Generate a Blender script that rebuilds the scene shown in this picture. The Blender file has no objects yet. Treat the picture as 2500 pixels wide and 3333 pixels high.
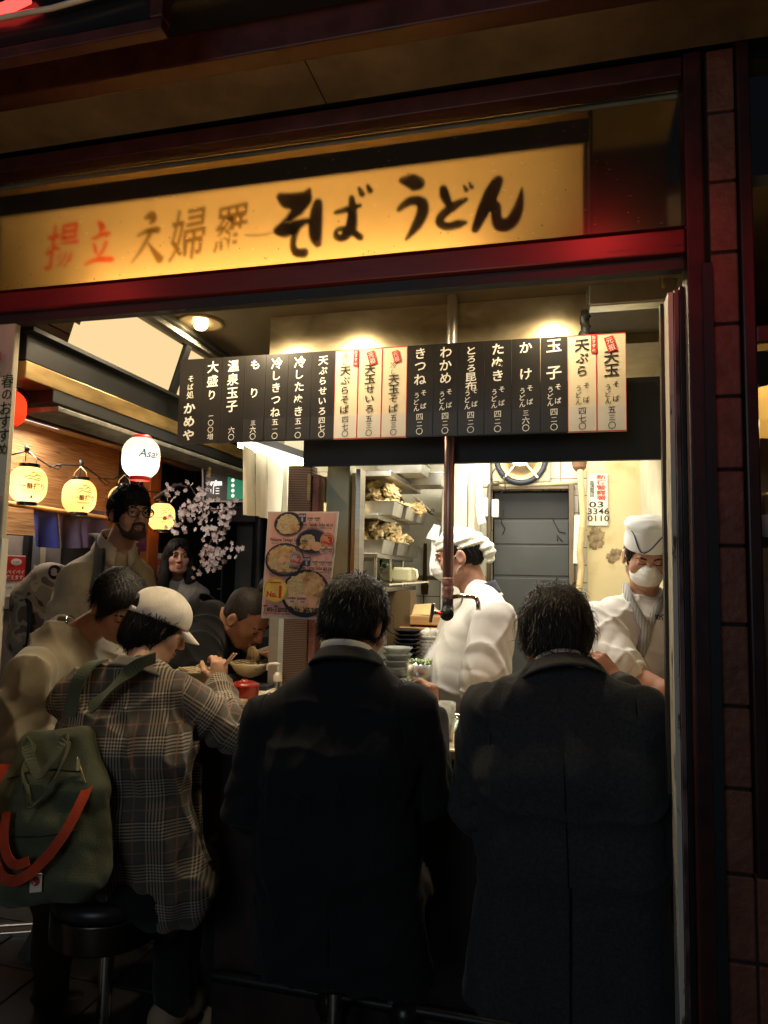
import bpy, bmesh, math, random
import numpy as np
from mathutils import Vector, Matrix
random.seed(7); rng = np.random.default_rng(7)
SC = bpy.context.scene; COL = SC.collection
# ---------------------------------------------------------------- camera, world, exposure
YAW, PITCH, ROLL, EYE = 14.309, 5.1185, -1.1396, 1.52
def _cam_axes():
    y, p, r = [math.radians(a) for a in (YAW, PITCH, ROLL)]
    cy, sy, cp, sp = math.cos(y), math.sin(y), math.cos(p), math.sin(p)
    fwd = np.array([-sy*cp, cy*cp, sp]); right = np.array([cy, sy, 0.0]); down = np.cross(fwd, right)
    c, s = math.cos(r), math.sin(r)
    return right*c + down*s, -right*s + down*c, fwd
CR, CD, CF = _cam_axes()
CAMP = np.array([0, 0, EYE])
cd = bpy.data.cameras.new('camera'); co = bpy.data.objects.new('camera', cd); COL.objects.link(co)
cd.sensor_fit = 'HORIZONTAL'; cd.sensor_width = 36.0; cd.lens = 36.0*2300/2500; cd.clip_start = 0.05; cd.clip_end = 300
co.matrix_world = Matrix(((CR[0], -CD[0], -CF[0], 0), (CR[1], -CD[1], -CF[1], 0), (CR[2], -CD[2], -CF[2], EYE), (0, 0, 0, 1)))
SC.camera = co
W = bpy.data.worlds.new('World'); SC.world = W; W.use_nodes = True
_nt = W.node_tree; _bg = _nt.nodes['Background']; _sky = _nt.nodes.new('ShaderNodeTexSky'); _sky.sky_type = 'NISHITA'; _sky.sun_disc = False
_sky.sun_elevation = math.radians(-4); _sky.sun_rotation = math.radians(160)
_nt.links.new(_sky.outputs[0], _bg.inputs[0]); _bg.inputs[1].default_value = 0.15
SC.view_settings.view_transform = 'Standard'; SC.view_settings.look = 'None'; SC.view_settings.gamma = 1; SC.view_settings.exposure = 0.25
SC.cycles.use_denoising = True; SC.cycles.max_bounces = 8; SC.cycles.transparent_max_bounces = 12; SC.cycles.caustics_reflective = False; SC.cycles.caustics_refractive = False
SC.cycles.sample_clamp_indirect = 3.0
def lamp(name, kind, loc, energy, col, size=.1, sizey=None, aim=None, spot=None, parent=None, blend=.5):
    l = bpy.data.lights.new(name, kind); l.energy = energy; l.color = col
    o = bpy.data.objects.new(name, l); COL.objects.link(o); o.location = loc
    if kind == 'AREA':
        l.size = size
        if sizey: l.shape = 'RECTANGLE'; l.size_y = sizey
    else: l.shadow_soft_size = size
    if spot: l.spot_size = math.radians(spot); l.spot_blend = blend
    if aim is not None: o.rotation_euler = (Vector(aim)-Vector(loc)).to_track_quat('-Z', 'Y').to_euler()
    return o
# added fill lamps out of view: one cool, one warm, three red
STREET = lamp('added_street_fill', 'AREA', (-1.2, -2.6, 2.4), 17.0, (.74, .88, 1.0), 1.6, aim=(-.6, 1.8, 1.0))  # added street fill behind the viewer, reaches the men's backs
lamp('added_soffit_spot', 'SPOT', (-.3, -.2, .9), 48, (1, .60, .28), .3, aim=(-.75, 1.5, 2.75), spot=62, blend=.9)  # added warm spot that brightens the eave soffit
lamp('added_red_left', 'SPOT', (-1.55, 1.0, 2.52), 3.2, (1, .05, .04), .06, aim=(-1.30, 1.6, 2.26), spot=64, blend=1)  # added red spot for the left part of the beam
lamp('added_red_right', 'SPOT', (.10, 1.0, 2.55), 7, (1, .04, .035), .06, aim=(.03, 1.6, 2.26), spot=60, blend=1)  # added red spot, tints the right part of the beam
lamp('added_red_post', 'SPOT', (.75, .9, 2.45), 3.5, (1, .05, .04), .08, aim=(.30, 1.6, 2.05), spot=60, blend=1)  # added red spot on the corner post
# ---------------------------------------------------------------- pixel -> point at a real distance (photo pixels, 2500 wide)
def ray(u, v): return CR*((u-1250)/2300) + CD*((v-1666.5)/2300) + CF
def at(u, v, Y=None, X=None, Z=None):
    d = ray(u, v)
    if Y is not None: return CAMP + d*(Y/d[1])
    if X is not None: return CAMP + d*(X/d[0])
    return CAMP + d*((Z-EYE)/d[2])
# ---------------------------------------------------------------- materials
MATS = {}
def mat(name, col, rough=.5, metal=0., var=.18, vscale=7., bump=0., bscale=70., spec=.5, emit=None, estr=0., coat=0., trans=0., alpha=1., sheen=0., stretch=(1, 1, 1), ior=1.45, sss=0.):
    if name in MATS: return MATS[name]
    m = bpy.data.materials.new(name); m.use_nodes = True; nt = m.node_tree; b = nt.nodes['Principled BSDF']; N = nt.nodes.new; L = nt.links.new
    b.inputs['Base Color'].default_value = (*col, 1); b.inputs['Roughness'].default_value = rough; b.inputs['Metallic'].default_value = metal
    b.inputs['Specular IOR Level'].default_value = spec; b.inputs['Coat Weight'].default_value = coat; b.inputs['Transmission Weight'].default_value = trans
    b.inputs['Alpha'].default_value = alpha; b.inputs['Sheen Weight'].default_value = sheen; b.inputs['IOR'].default_value = ior
    if sss: b.inputs['Subsurface Weight'].default_value = sss; b.inputs['Subsurface Radius'].default_value = (.01, .004, .002); b.inputs['Subsurface Scale'].default_value = 1
    if emit: b.inputs['Emission Color'].default_value = (*emit, 1); b.inputs['Emission Strength'].default_value = estr
    if var or bump:
        tc = N('ShaderNodeTexCoord'); mp = N('ShaderNodeMapping'); mp.inputs['Scale'].default_value = stretch; L(tc.outputs['Object'], mp.inputs[0])
    if var:
        n = N('ShaderNodeTexNoise'); n.inputs['Scale'].default_value = vscale; n.inputs['Detail'].default_value = 5; n.inputs['Roughness'].default_value = .62; L(mp.outputs[0], n.inputs['Vector'])
        r = N('ShaderNodeMapRange'); r.inputs['From Min'].default_value = .3; r.inputs['From Max'].default_value = .7; r.inputs['To Min'].default_value = 1-var; r.inputs['To Max'].default_value = 1+var; L(n.outputs['Fac'], r.inputs[0])
        x = N('ShaderNodeMix'); x.data_type = 'RGBA'; x.blend_type = 'MULTIPLY'; x.inputs[0].default_value = 1; x.inputs[6].default_value = (*col, 1); L(r.outputs[0], x.inputs[7]); L(x.outputs[2], b.inputs['Base Color'])
        r2 = N('ShaderNodeMapRange'); r2.inputs['To Min'].default_value = max(.02, rough*.8); r2.inputs['To Max'].default_value = min(1, rough*1.2); L(n.outputs['Fac'], r2.inputs[0]); L(r2.outputs[0], b.inputs['Roughness'])
    if bump:
        n2 = N('ShaderNodeTexNoise'); n2.inputs['Scale'].default_value = bscale; n2.inputs['Detail'].default_value = 4; L(mp.outputs[0], n2.inputs['Vector'])
        bp = N('ShaderNodeBump'); bp.inputs['Strength'].default_value = bump; bp.inputs['Distance'].default_value = .004; L(n2.outputs['Fac'], bp.inputs['Height']); L(bp.outputs[0], b.inputs['Normal'])
    MATS[name] = m; return m
def ramp_mat(name, stops, tex='noise', scale=8., rough=.6, stretch=(1, 1, 1), bump=0., metal=0., detail=6., distort=0., const=False, coord='Object'):
    """colour from a procedural texture through a ramp"""
    if name in MATS: return MATS[name]
    m = bpy.data.materials.new(name); m.use_nodes = True; nt = m.node_tree; b = nt.nodes['Principled BSDF']; N = nt.nodes.new; L = nt.links.new
    tc = N('ShaderNodeTexCoord'); mp = N('ShaderNodeMapping'); mp.inputs['Scale'].default_value = stretch; L(tc.outputs[coord], mp.inputs[0])
    if tex == 'noise':
        t = N('ShaderNodeTexNoise'); t.inputs['Detail'].default_value = detail; t.inputs['Distortion'].default_value = distort; out = t.outputs['Fac']
    elif tex == 'voronoi':
        t = N('ShaderNodeTexVoronoi'); out = t.outputs['Distance']
    else:
        t = N('ShaderNodeTexWave'); t.inputs['Distortion'].default_value = distort; t.inputs['Detail'].default_value = detail; out = t.outputs['Fac']
    t.inputs['Scale'].default_value = scale; L(mp.outputs[0], t.inputs['Vector'])
    cr = N('ShaderNodeValToRGB'); e = cr.color_ramp; e.interpolation = 'CONSTANT' if const else 'LINEAR'
    while len(e.elements) < len(stops): e.elements.new(.5)
    for i, (pp, c) in enumerate(stops): e.elements[i].position = pp; e.elements[i].color = (*c, 1)
    L(out, cr.inputs[0]); L(cr.outputs[0], b.inputs['Base Color']); b.inputs['Roughness'].default_value = rough; b.inputs['Metallic'].default_value = metal
    if bump:
        bp = N('ShaderNodeBump'); bp.inputs['Strength'].default_value = bump; bp.inputs['Distance'].default_value = .004; L(out, bp.inputs['Height']); L(bp.outputs[0], b.inputs['Normal'])
    MATS[name] = m; return m
def translucent(name, col, frac=.6, rough=.5):
    if name in MATS: return MATS[name]
    m = bpy.data.materials.new(name); m.use_nodes = True; nt = m.node_tree; N = nt.nodes.new; L = nt.links.new; nt.nodes.remove(nt.nodes['Principled BSDF']); o = nt.nodes['Material Output']
    a = N('ShaderNodeBsdfDiffuse'); t = N('ShaderNodeBsdfTranslucent'); x = N('ShaderNodeMixShader'); x.inputs[0].default_value = frac
    tc = N('ShaderNodeTexCoord'); n = N('ShaderNodeTexNoise'); n.inputs['Scale'].default_value = 14; n.inputs['Detail'].default_value = 4; L(tc.outputs['Object'], n.inputs['Vector'])
    r = N('ShaderNodeMapRange'); r.inputs['To Min'].default_value = .86; r.inputs['To Max'].default_value = 1.1; L(n.outputs['Fac'], r.inputs[0])
    c = N('ShaderNodeMix'); c.data_type = 'RGBA'; c.blend_type = 'MULTIPLY'; c.inputs[0].default_value = 1; c.inputs[6].default_value = (*col, 1); L(r.outputs[0], c.inputs[7])
    L(c.outputs[2], a.inputs[0]); L(c.outputs[2], t.inputs[0]); L(a.outputs[0], x.inputs[1]); L(t.outputs[0], x.inputs[2]); L(x.outputs[0], o.inputs[0])
    MATS[name] = m; return m
def glow(name, col, s):
    if name in MATS: return MATS[name]
    m = bpy.data.materials.new(name); m.use_nodes = True; nt = m.node_tree; nt.nodes.remove(nt.nodes['Principled BSDF'])
    e = nt.nodes.new('ShaderNodeEmission'); e.inputs[0].default_value = (*col, 1); e.inputs[1].default_value = s; nt.links.new(e.outputs[0], nt.nodes['Material Output'].inputs[0])
    MATS[name] = m; return m
# ---------------------------------------------------------------- mesh builder
def V3(*a): return np.array(a, float)
def unit(v): v = np.asarray(v, float); return v/np.linalg.norm(v)
class MB:
    def __init__(s): s.v = []; s.f = []; s.m = []; s.n = 0
    def add(s, v, f, m=0):
        v = np.asarray(v, float).reshape(-1, 3); s.v.append(v); n = s.n
        s.f += [tuple(i+n for i in q) for q in f]; s.m += [m]*len(f); s.n += len(v); return s
    def box(s, x0, x1, y0, y1, z0, z1, m=0):
        s.add([(x0, y0, z0), (x1, y0, z0), (x1, y1, z0), (x0, y1, z0), (x0, y0, z1), (x1, y0, z1), (x1, y1, z1), (x0, y1, z1)],
              [(0, 3, 2, 1), (4, 5, 6, 7), (0, 1, 5, 4), (1, 2, 6, 5), (2, 3, 7, 6), (3, 0, 4, 7)], m); return s
    def obox(s, c, ux, uy, uz, m=0):
        """box by centre and three half-axis vectors"""
        c, ux, uy, uz = [np.asarray(a, float) for a in (c, ux, uy, uz)]
        P = [c+a*ux+b*uy+d*uz for d in (-1, 1) for a, b in ((-1, -1), (1, -1), (1, 1), (-1, 1))]
        s.add(P, [(0, 3, 2, 1), (4, 5, 6, 7), (0, 1, 5, 4), (1, 2, 6, 5), (2, 3, 7, 6), (3, 0, 4, 7)], m); return s
    def bar(s, a, b, w, h, up=(0, 0, 1), m=0):
        a, b = np.asarray(a, float), np.asarray(b, float); d = unit(b-a); sd = np.cross(d, up)
        if np.linalg.norm(sd) < 1e-4: sd = np.cross(d, (1, 0, 0))
        sd = unit(sd); u = np.cross(sd, d); s.obox((a+b)/2, (b-a)/2, sd*w/2, u*h/2, m); return s
    def quad(s, a, b, c, d, m=0): s.add([a, b, c, d], [(0, 1, 2, 3)], m); return s
    def tube(s, pts, r, n=10, m=0, caps=True, flat=None):
        P = [np.asarray(p, float) for p in pts]; k = len(P); R = r if hasattr(r, '__len__') else [r]*k
        up = None; vs = []
        for i in range(k):
            t = unit((P[min(i+1, k-1)]-P[max(i-1, 0)]))
            if up is None:
                up = np.cross(t, (0, 0, 1)) if abs(t[2]) < .9 else np.cross(t, (1, 0, 0))
            up = unit(up - t*np.dot(up, t)); w = np.cross(t, up)
            for j in range(n):
                a = 2*math.pi*j/n; vs.append(P[i] + R[i]*(math.cos(a)*up + math.sin(a)*w))
        fs = [(i*n+j, i*n+(j+1) % n, (i+1)*n+(j+1) % n, (i+1)*n+j) for i in range(k-1) for j in range(n)]
        if caps: fs += [tuple(range(n))[::-1], tuple(range((k-1)*n, k*n))]
        s.add(vs, fs, m); return s
    def cyl(s, a, b, r, n=16, m=0, r2=None): return s.tube([a, b], [r, r if r2 is None else r2], n, m)
    def lathe(s, prof, c, n=24, m=0, axis=(0, 0, 1), ux=None, cap0=False, cap1=False, sq=(1, 1)):
        c = np.asarray(c, float); ax = unit(axis); u = unit(np.cross(ax, (0, 1, 0)) if ux is None and abs(ax[1]) < .9 else (ux if ux is not None else (1, 0, 0))); w = np.cross(ax, u)
        vs = [c+ax*h+r*(math.cos(2*math.pi*j/n)*u*sq[0]+math.sin(2*math.pi*j/n)*w*sq[1]) for r, h in prof for j in range(n)]; k = len(prof)
        fs = [(i*n+j, i*n+(j+1) % n, (i+1)*n+(j+1) % n, (i+1)*n+j) for i in range(k-1) for j in range(n)]
        if cap0: fs.append(tuple(range(n))[::-1])
        if cap1: fs.append(tuple(range((k-1)*n, k*n)))
        s.add(vs, fs, m); return s
    def grid(s, fn, nu, nv, m=0, wrapu=False):
        vs = [fn(i/nu, j/nv) for j in range(nv+1) for i in range(nu if wrapu else nu+1)]; k = nu if wrapu else nu+1
        s.add(vs, [(j*k+i, j*k+(i+1) % k, (j+1)*k+(i+1) % k, (j+1)*k+i) for j in range(nv) for i in range(nu)], m); return s
    def disc(s, c, ux, uy, m=0, n=28, wob=0.):
        c = np.asarray(c, float); ux = np.asarray(ux, float); uy = np.asarray(uy, float)
        vs = []
        for j in range(n):
            a = 2*math.pi*j/n; k = 1+(random.uniform(-wob, wob) if wob else 0); vs.append(c+k*(math.cos(a)*ux+math.sin(a)*uy))
        s.add(vs, [tuple(range(n))], m); return s
    def ringdisc(s, c, ux, uy, t, m=0, n=28):
        c = np.asarray(c, float); ux = np.asarray(ux, float); uy = np.asarray(uy, float)
        vs = [c+k*(math.cos(2*math.pi*j/n)*ux+math.sin(2*math.pi*j/n)*uy) for k in (1-t, 1) for j in range(n)]
        s.add(vs, [(j, n+j, n+(j+1) % n, (j+1) % n) for j in range(n)], m); return s
    def build(s, name, mats, parent=None, smooth=False, bevel=0., seg=2, solid=0., auto=None):
        v = np.concatenate(s.v); f = s.f
        if parent is None:
            o0 = V3((v[:, 0].min()+v[:, 0].max())/2, (v[:, 1].min()+v[:, 1].max())/2, v[:, 2].min())
        else: o0 = np.array(parent['_w'])
        me = bpy.data.meshes.new(name); me.from_pydata((v-o0).tolist(), [], f)
        mats = mats if isinstance(mats, (list, tuple)) else [mats]
        for x in mats: me.materials.append(x)
        if len(mats) > 1: me.polygons.foreach_set('material_index', s.m)
        if smooth: me.polygons.foreach_set('use_smooth', [True]*len(f))
        me.update(); o = bpy.data.objects.new(name, me); COL.objects.link(o); o['_w'] = o0.tolist()
        if parent is None: o.location = o0
        else: o.parent = parent
        if solid: md = o.modifiers.new('t', 'SOLIDIFY'); md.thickness = solid; md.offset = 0
        if bevel: md = o.modifiers.new('b', 'BEVEL'); md.width = bevel; md.segments = seg; md.limit_method = 'ANGLE'; md.angle_limit = .6
        if smooth == 2: md = o.modifiers.new('w', 'WEIGHTED_NORMAL')
        return o
def tag(o, label, cat, group=None, kind=None):
    if label: o['label'] = label
    if cat: o['category'] = cat
    if group: o['group'] = group
    if kind: o['kind'] = kind
    return o
def thing(name, label, cat, loc, group=None):
    o = bpy.data.objects.new(name, None); COL.objects.link(o); o.location = [float(a) for a in loc]; o.empty_display_size = .05; o['_w'] = [float(a) for a in loc]
    return tag(o, label, cat, group)
def struct(o): o['kind'] = 'structure'; return o
def dup(root, loc, label=None):
    r = root.copy(); COL.objects.link(r); r.location = [float(a) for a in loc]
    if label: r['label'] = label
    for ch in list(root.children):
        c = ch.copy(); COL.objects.link(c); c.parent = r
        for g in ch.children:
            d = g.copy(); COL.objects.link(d); d.parent = c
    return r
# ---------------------------------------------------------------- writing
_GL = {}
def glyph(s, off=0.):
    k = (s, off)
    if k not in _GL:
        c = bpy.data.curves.new('t', 'FONT'); c.body = s; c.size = 1; c.resolution_u = 2; c.offset = off
        o = bpy.data.objects.new('t', c); COL.objects.link(o); dg = bpy.context.evaluated_depsgraph_get(); dg.update()
        me = bpy.data.meshes.new_from_object(o.evaluated_get(dg)); v = np.array([x.co[:2] for x in me.vertices]).reshape(-1, 2); f = [tuple(p.vertices) for p in me.polygons]
        bpy.data.objects.remove(o); bpy.data.curves.remove(c); bpy.data.meshes.remove(me); _GL[k] = (v, f)
    return _GL[k]
def write(mb, s, c, ux, uy, size, m=0, off=.01, sx=1., shear=0., rise=0., fit=None):
    """a line of text centred on c; fit = wanted width; off thickens the strokes"""
    v, f = glyph(s, off)
    if len(v) == 0: return mb
    lo, hi = v.min(0), v.max(0); w = v - (lo+hi)/2; w = w*[sx, 1]; w[:, 0] += shear*w[:, 1]; w[:, 1] += rise*w[:, 0]
    if fit: w = w*[fit/(size*max(1e-6, hi[0]-lo[0])*sx), 1]
    mb.add(np.asarray(c)+size*(w[:, :1]*np.asarray(ux)+w[:, 1:]*np.asarray(uy)), f, m); return mb
def column(mb, s, c, ux, uy, size, pitch, m=0, off=.012, sx=1., rise=.05, jit=0.):
    """vertical writing from the top; c = middle of the first character"""
    for i, ch in enumerate(s):
        if ch != ' ':
            k = .86 if ch in 'もりしつのうどんそばかめやけきねわらぷせいろたぬ' else 1.0
            if ch in '一二三': k = .8
            write(mb, ch, np.asarray(c)-np.asarray(uy)*pitch*i, ux, uy, size*k, m, off, sx, 0, rise)
    return mb
def brush(mb, strokes, org, ux, uy, w, h, m=0, fwd=(0, -1, 0), k=1.0):
    """brush strokes as filled ribbons, widths per point; unit box -> w x h"""
    org, ux, uy, fwd = [np.asarray(a, float) for a in (org, ux, uy, fwd)]
    for si, st in enumerate(strokes):
        P = np.array([(a*w, b*h) for a, b, _ in st]); R = np.array([c for *_, c in st])*min(w, h)*.5*k
        # smooth (Catmull-Rom)
        Q = []; S = []
        n = len(P)
        for i in range(n-1):
            p0, p1, p2, p3 = P[max(i-1, 0)], P[i], P[i+1], P[min(i+2, n-1)]
            for t in np.linspace(0, 1, 9)[:-1 if i < n-2 else None]:
                Q.append(.5*((2*p1)+(-p0+p2)*t+(2*p0-5*p1+4*p2-p3)*t*t+(-p0+3*p1-3*p2+p3)*t**3)); S.append(R[i]*(1-t)+R[i+1]*t)
        Q = np.array(Q); S = np.array(S); T = np.gradient(Q, axis=0); T /= np.linalg.norm(T, axis=1)[:, None]+1e-9; Nn = np.stack([-T[:, 1], T[:, 0]], 1)
        poly = [Q[i]+Nn[i]*S[i] for i in range(len(Q))]
        a = [Q[-1]+S[-1]*(math.cos(x)*Nn[-1]+math.sin(x)*T[-1]) for x in np.linspace(.3, math.pi-.3, 5)]
        low = [Q[i]-Nn[i]*S[i] for i in range(len(Q))]
        b = [Q[0]+S[0]*(math.cos(x)*Nn[0]+math.sin(x)*-T[0]) for x in np.linspace(.3, math.pi-.3, 5)]
        off = fwd*.0005*si
        cv = lambda q: org+q[0]*ux+q[1]*uy+off
        n = len(Q); mb.add([cv(q) for q in poly+low], [(i, i+1, n+i+1, n+i) for i in range(n-1)], m)
        mb.add([cv(Q[-1])]+[cv(q) for q in [poly[-1]]+a+[low[-1]]], [(0, i, i+1) for i in range(1, 7)], m)
        mb.add([cv(Q[0])]+[cv(q) for q in [poly[0]]+b+[low[0]]], [(0, i, i+1) for i in range(1, 7)], m)
    return mb
UX, UY, UZ = V3(1, 0, 0), V3(0, 1, 0), V3(0, 0, 1)
# ================================================================ common materials
K = lambda n, c, **k: mat(n, c, **k)
m_black = K('black_paint', (.008, .009, .010), rough=.55, var=.3, bump=.1)
m_dark = K('dark_metal', (.02, .021, .022), rough=.42, metal=.6, var=.3)
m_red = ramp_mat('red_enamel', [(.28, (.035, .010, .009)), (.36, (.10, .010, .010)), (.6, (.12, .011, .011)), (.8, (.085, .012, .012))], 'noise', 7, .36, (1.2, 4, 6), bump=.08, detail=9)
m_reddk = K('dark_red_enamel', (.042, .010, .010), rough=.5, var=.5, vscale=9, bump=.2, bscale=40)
m_steel = ramp_mat('brushed_steel', [(0, (.34, .31, .25)), (.5, (.47, .43, .36)), (1, (.58, .54, .46))], 'noise', 5, .3, (1, 1, 14), metal=1, bump=.05)
m_hood = ramp_mat('greasy_steel', [(.2, (.20, .16, .09)), (.5, (.36, .30, .18)), (.8, (.50, .43, .30))], 'noise', 4, .3, (1.5, 1, 2.5), metal=.55, bump=.12, distort=1.2)
m_steelf = K('tray_steel', (.55, .53, .47), rough=.3, metal=1, var=.2, vscale=12, bump=.08, bscale=25)
m_brass = ramp_mat('aged_brass', [(.3, (.20, .13, .05)), (.55, (.42, .29, .11)), (.8, (.55, .40, .18))], 'noise', 6, .38, (4, .8, 4), metal=.7)
m_white = K('white_paint', (.72, .70, .64), rough=.55, var=.08, bump=.04)
m_paper = K('white_paper', (.78, .75, .68), rough=.7, var=.06, bump=.03)
m_cream = K('cream_sheet', (.74, .64, .45), rough=.6, var=.05)
m_ink = K('black_ink', (.012, .012, .013), rough=.6, var=0)
m_redink = K('red_ink', (.55, .03, .02), rough=.55, var=.1)
m_board = K('menu_black', (.016, .014, .013), rough=.38, var=.25, vscale=3)
m_chalk = K('white_print', (.80, .78, .72), rough=.5, var=0)
m_tan = K('tan_panel', (.16, .12, .075), rough=.8, var=.4, vscale=5, bump=.25, bscale=40)
m_oldwhite = ramp_mat('chipped_white_paint', [(.0, (.03, .025, .02)), (.36, (.10, .085, .06)), (.40, (.62, .57, .46)), (1, (.76, .71, .60))], 'noise', 9, .6, (6, 6, 1.2), bump=.2)
m_conc = K('dark_tile_floor', (.035, .034, .033), rough=.5, var=.4, vscale=3, bump=.25, bscale=30)
m_ceil = K('brown_ceiling', (.17, .135, .08), rough=.6, var=.35, vscale=3, bump=.08)
m_wood = ramp_mat('honey_wood', [(.25, (.20, .08, .02)), (.5, (.42, .20, .06)), (.75, (.55, .29, .10))], 'wave', 7, .5, (.6, .6, 6), bump=.15, distort=3.5)
m_wooddk = ramp_mat('brown_wood', [(.3, (.06, .022, .010)), (.7, (.15, .06, .025))], 'noise', 8, .55, (6, .6, 6), bump=.2)
m_rubber = K('rubber', (.012, .012, .012), rough=.6, var=.2)
m_chrome = K('chrome', (.62, .58, .52), rough=.12, metal=1, var=.05)
m_glass = K('clear_glass', (.96, .97, .96), rough=.03, trans=1, var=0, ior=1.3)
m_plastic = K('clear_plastic', (.96, .94, .86), rough=.08, trans=1, var=0, ior=1.12)
# ================================================================ ground and sky
g = MB(); g.grid(lambda a, b: (-40+80*a, -20+80*b, 0), 8, 8); struct(g.build('ground', K('asphalt', (.035, .035, .036), rough=.7, var=.4, bump=.4, bscale=120)))
g = MB()
for i in range(14):
    for j in range(20):
        x, y = -3.4+i*.3, .6+j*.3
        if x < .9: g.box(x+.004, x+.296, y+.004, y+.296, .003, .012+random.uniform(0, .002))
struct(g.build('paving', m_conc, bevel=.003))
g = MB(); g.bar((-2.75, 2.35, .02), (-1.48, 2.95, .02), .05, .02); g.bar((-2.77, 2.41, .018), (-1.5, 3.01, .018), .025, .016)
tag(g.build('threshold_rail', m_steel, bevel=.003), 'twin metal floor rail running diagonally past the backpack stool', 'rail')
# ================================================================ shop front frame
FY = 1.60
t = thing('shopfront_frame', 'dark red enamel frame of beams and corner post around the sign', 'frame', (-.7, FY, 0))
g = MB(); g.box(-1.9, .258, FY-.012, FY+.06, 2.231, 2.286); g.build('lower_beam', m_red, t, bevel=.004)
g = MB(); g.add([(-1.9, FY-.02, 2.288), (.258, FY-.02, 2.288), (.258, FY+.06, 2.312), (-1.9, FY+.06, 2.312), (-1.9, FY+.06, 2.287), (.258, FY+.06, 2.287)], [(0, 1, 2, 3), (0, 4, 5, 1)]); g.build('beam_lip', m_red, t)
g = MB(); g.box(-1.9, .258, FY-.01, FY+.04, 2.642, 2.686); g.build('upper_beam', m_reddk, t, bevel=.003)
g = MB(); g.box(.260, .297, FY-.015, FY+.05, .012, 2.69); g.build('corner_post', K('post_red', (.038, .008, .008), rough=.42, var=.5, vscale=8, bump=.1), t, bevel=.004)
g = MB(); g.box(.290, .310, FY-.02, FY+.2, .012, 2.2); g.build('post_flank', m_black, t)
g = MB(); g.box(-1.9, .256, FY+.005, FY+.035, 2.203, 2.229); g.build('shutter_track', m_black, t)
# eave
t = thing('eave', 'tan underside of the eave with a dark red edge', 'eave', (-.7, 1.5, 2.7))
for x0, x1 in ((-2.6, -.578), (-.574, .9)):
    g = MB(); g.box(x0, x1, 1.405, FY-.012, 2.70, 2.72); g.build('soffit_panel', m_tan, t)
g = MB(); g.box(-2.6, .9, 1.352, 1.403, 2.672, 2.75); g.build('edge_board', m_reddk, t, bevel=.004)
g = MB(); g.box(-2.6, .9, 1.25, 1.351, 2.74, 2.79); g.build('gutter', m_black, t, bevel=.01)
g = MB(); g.box(-2.6, .9, FY+.04, FY+.10, 2.688, 3.6); tag(g.build('upper_wall', m_black), 'black upper wall above the shop sign', 'wall')
# hanging signboard, upper left corner
t = thing('hanging_signboard', 'dark signboard with red wooden frame glowing red at the top left', 'sign', (-1.3, 1.2, 2.6))
gx = glow('neon_red', (1.0, .05, .04), 3.0)
g = MB(); g.box(-2.6, -.79, 1.185, 1.215, 2.618, 2.645); g.build('bottom_rail', m_reddk, t, bevel=.003)
g = MB(); g.box(-.818, -.788, 1.183, 1.217, 2.6455, 3.1); g.build('side_rail', m_reddk, t, bevel=.003)
g = MB(); g.box(-2.6, -.819, 1.20, 1.21, 2.646, 3.1); g.build('board', K('lacquer', (.01, .011, .014), rough=.2, var=.2), t)
g = MB(); g.tube([(-2.4, 1.185, 2.80), (-1.6, 1.185, 2.775), (-1.18, 1.185, 2.735), (-1.12, 1.185, 2.75)], .012, 8); g.build('neon_tube', gx, t, smooth=True)
g = MB(); g.tube([(-2.4, 1.18, 2.73), (-1.5, 1.18, 2.715), (-1.05, 1.18, 2.708), (-.86, 1.18, 2.722)], .006, 8); g.build('white_tube', K('unlit_tube', (.5, .45, .38), rough=.2), t, smooth=True)
# ================================================================ backlit sign
t = thing('backlit_sign', 'long amber backlit sign with brushed Japanese lettering', 'sign', (-.75, 1.7, 2.3))
PY = 1.715
L0, L1, ZB, ZT = -1.66, .048, 2.313, 2.585
g = MB(); g.box(-1.9, .258, 1.831, 1.846, 2.30, 2.66); g.build('back_board', K('olive_board', (.07, .055, .03), rough=.7), t)
g = MB(); g.box(-1.9, .258, 1.66, 1.83, 2.635, 2.66); g.build('top_board', K('box_lining', (.62, .50, .28), rough=.5), t)
g = MB(); g.box(-1.9, .258, 1.655, 1.846, 2.296, 2.3035); g.build('under_board', m_black, t)
g = MB(); g.box(-1.9, .258, 1.66, 1.83, 2.304, 2.312); g.build('bottom_board', K('box_lining', (.62, .50, .28)), t)
g = MB(); g.quad((L0, PY, ZB), (L1, PY, ZB), (L1, PY, ZT), (L0, PY, ZT)); panel = g.build('light_panel', translucent('amber_acrylic', (.95, .64, .25), .92), t)
g = MB(); g.box(-1.9, .061, PY-.004, PY+.004, ZT+.001, 2.606); g.box(L1+.001, .061, PY-.003, PY+.003, 2.313, ZT); g.build('shade_strip', K('shade_card', (.05, .035, .015), rough=.7), t)
g = MB(); g.box(-1.9, .061, 1.655, 1.659, 2.553, 2.612); g.build('added_mask_strip', K('shade_card', (.05, .035, .015), rough=.7), t)  # added dark strip hiding the bright box top above the panel
m_br = K('brush_black', (.16, .10, .03), rough=.8, var=0); m_brl = translucent('brush_brown', (.20, .13, .03), .9); m_brr = translucent('brush_red', (.9, .10, .02), .9)
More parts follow.
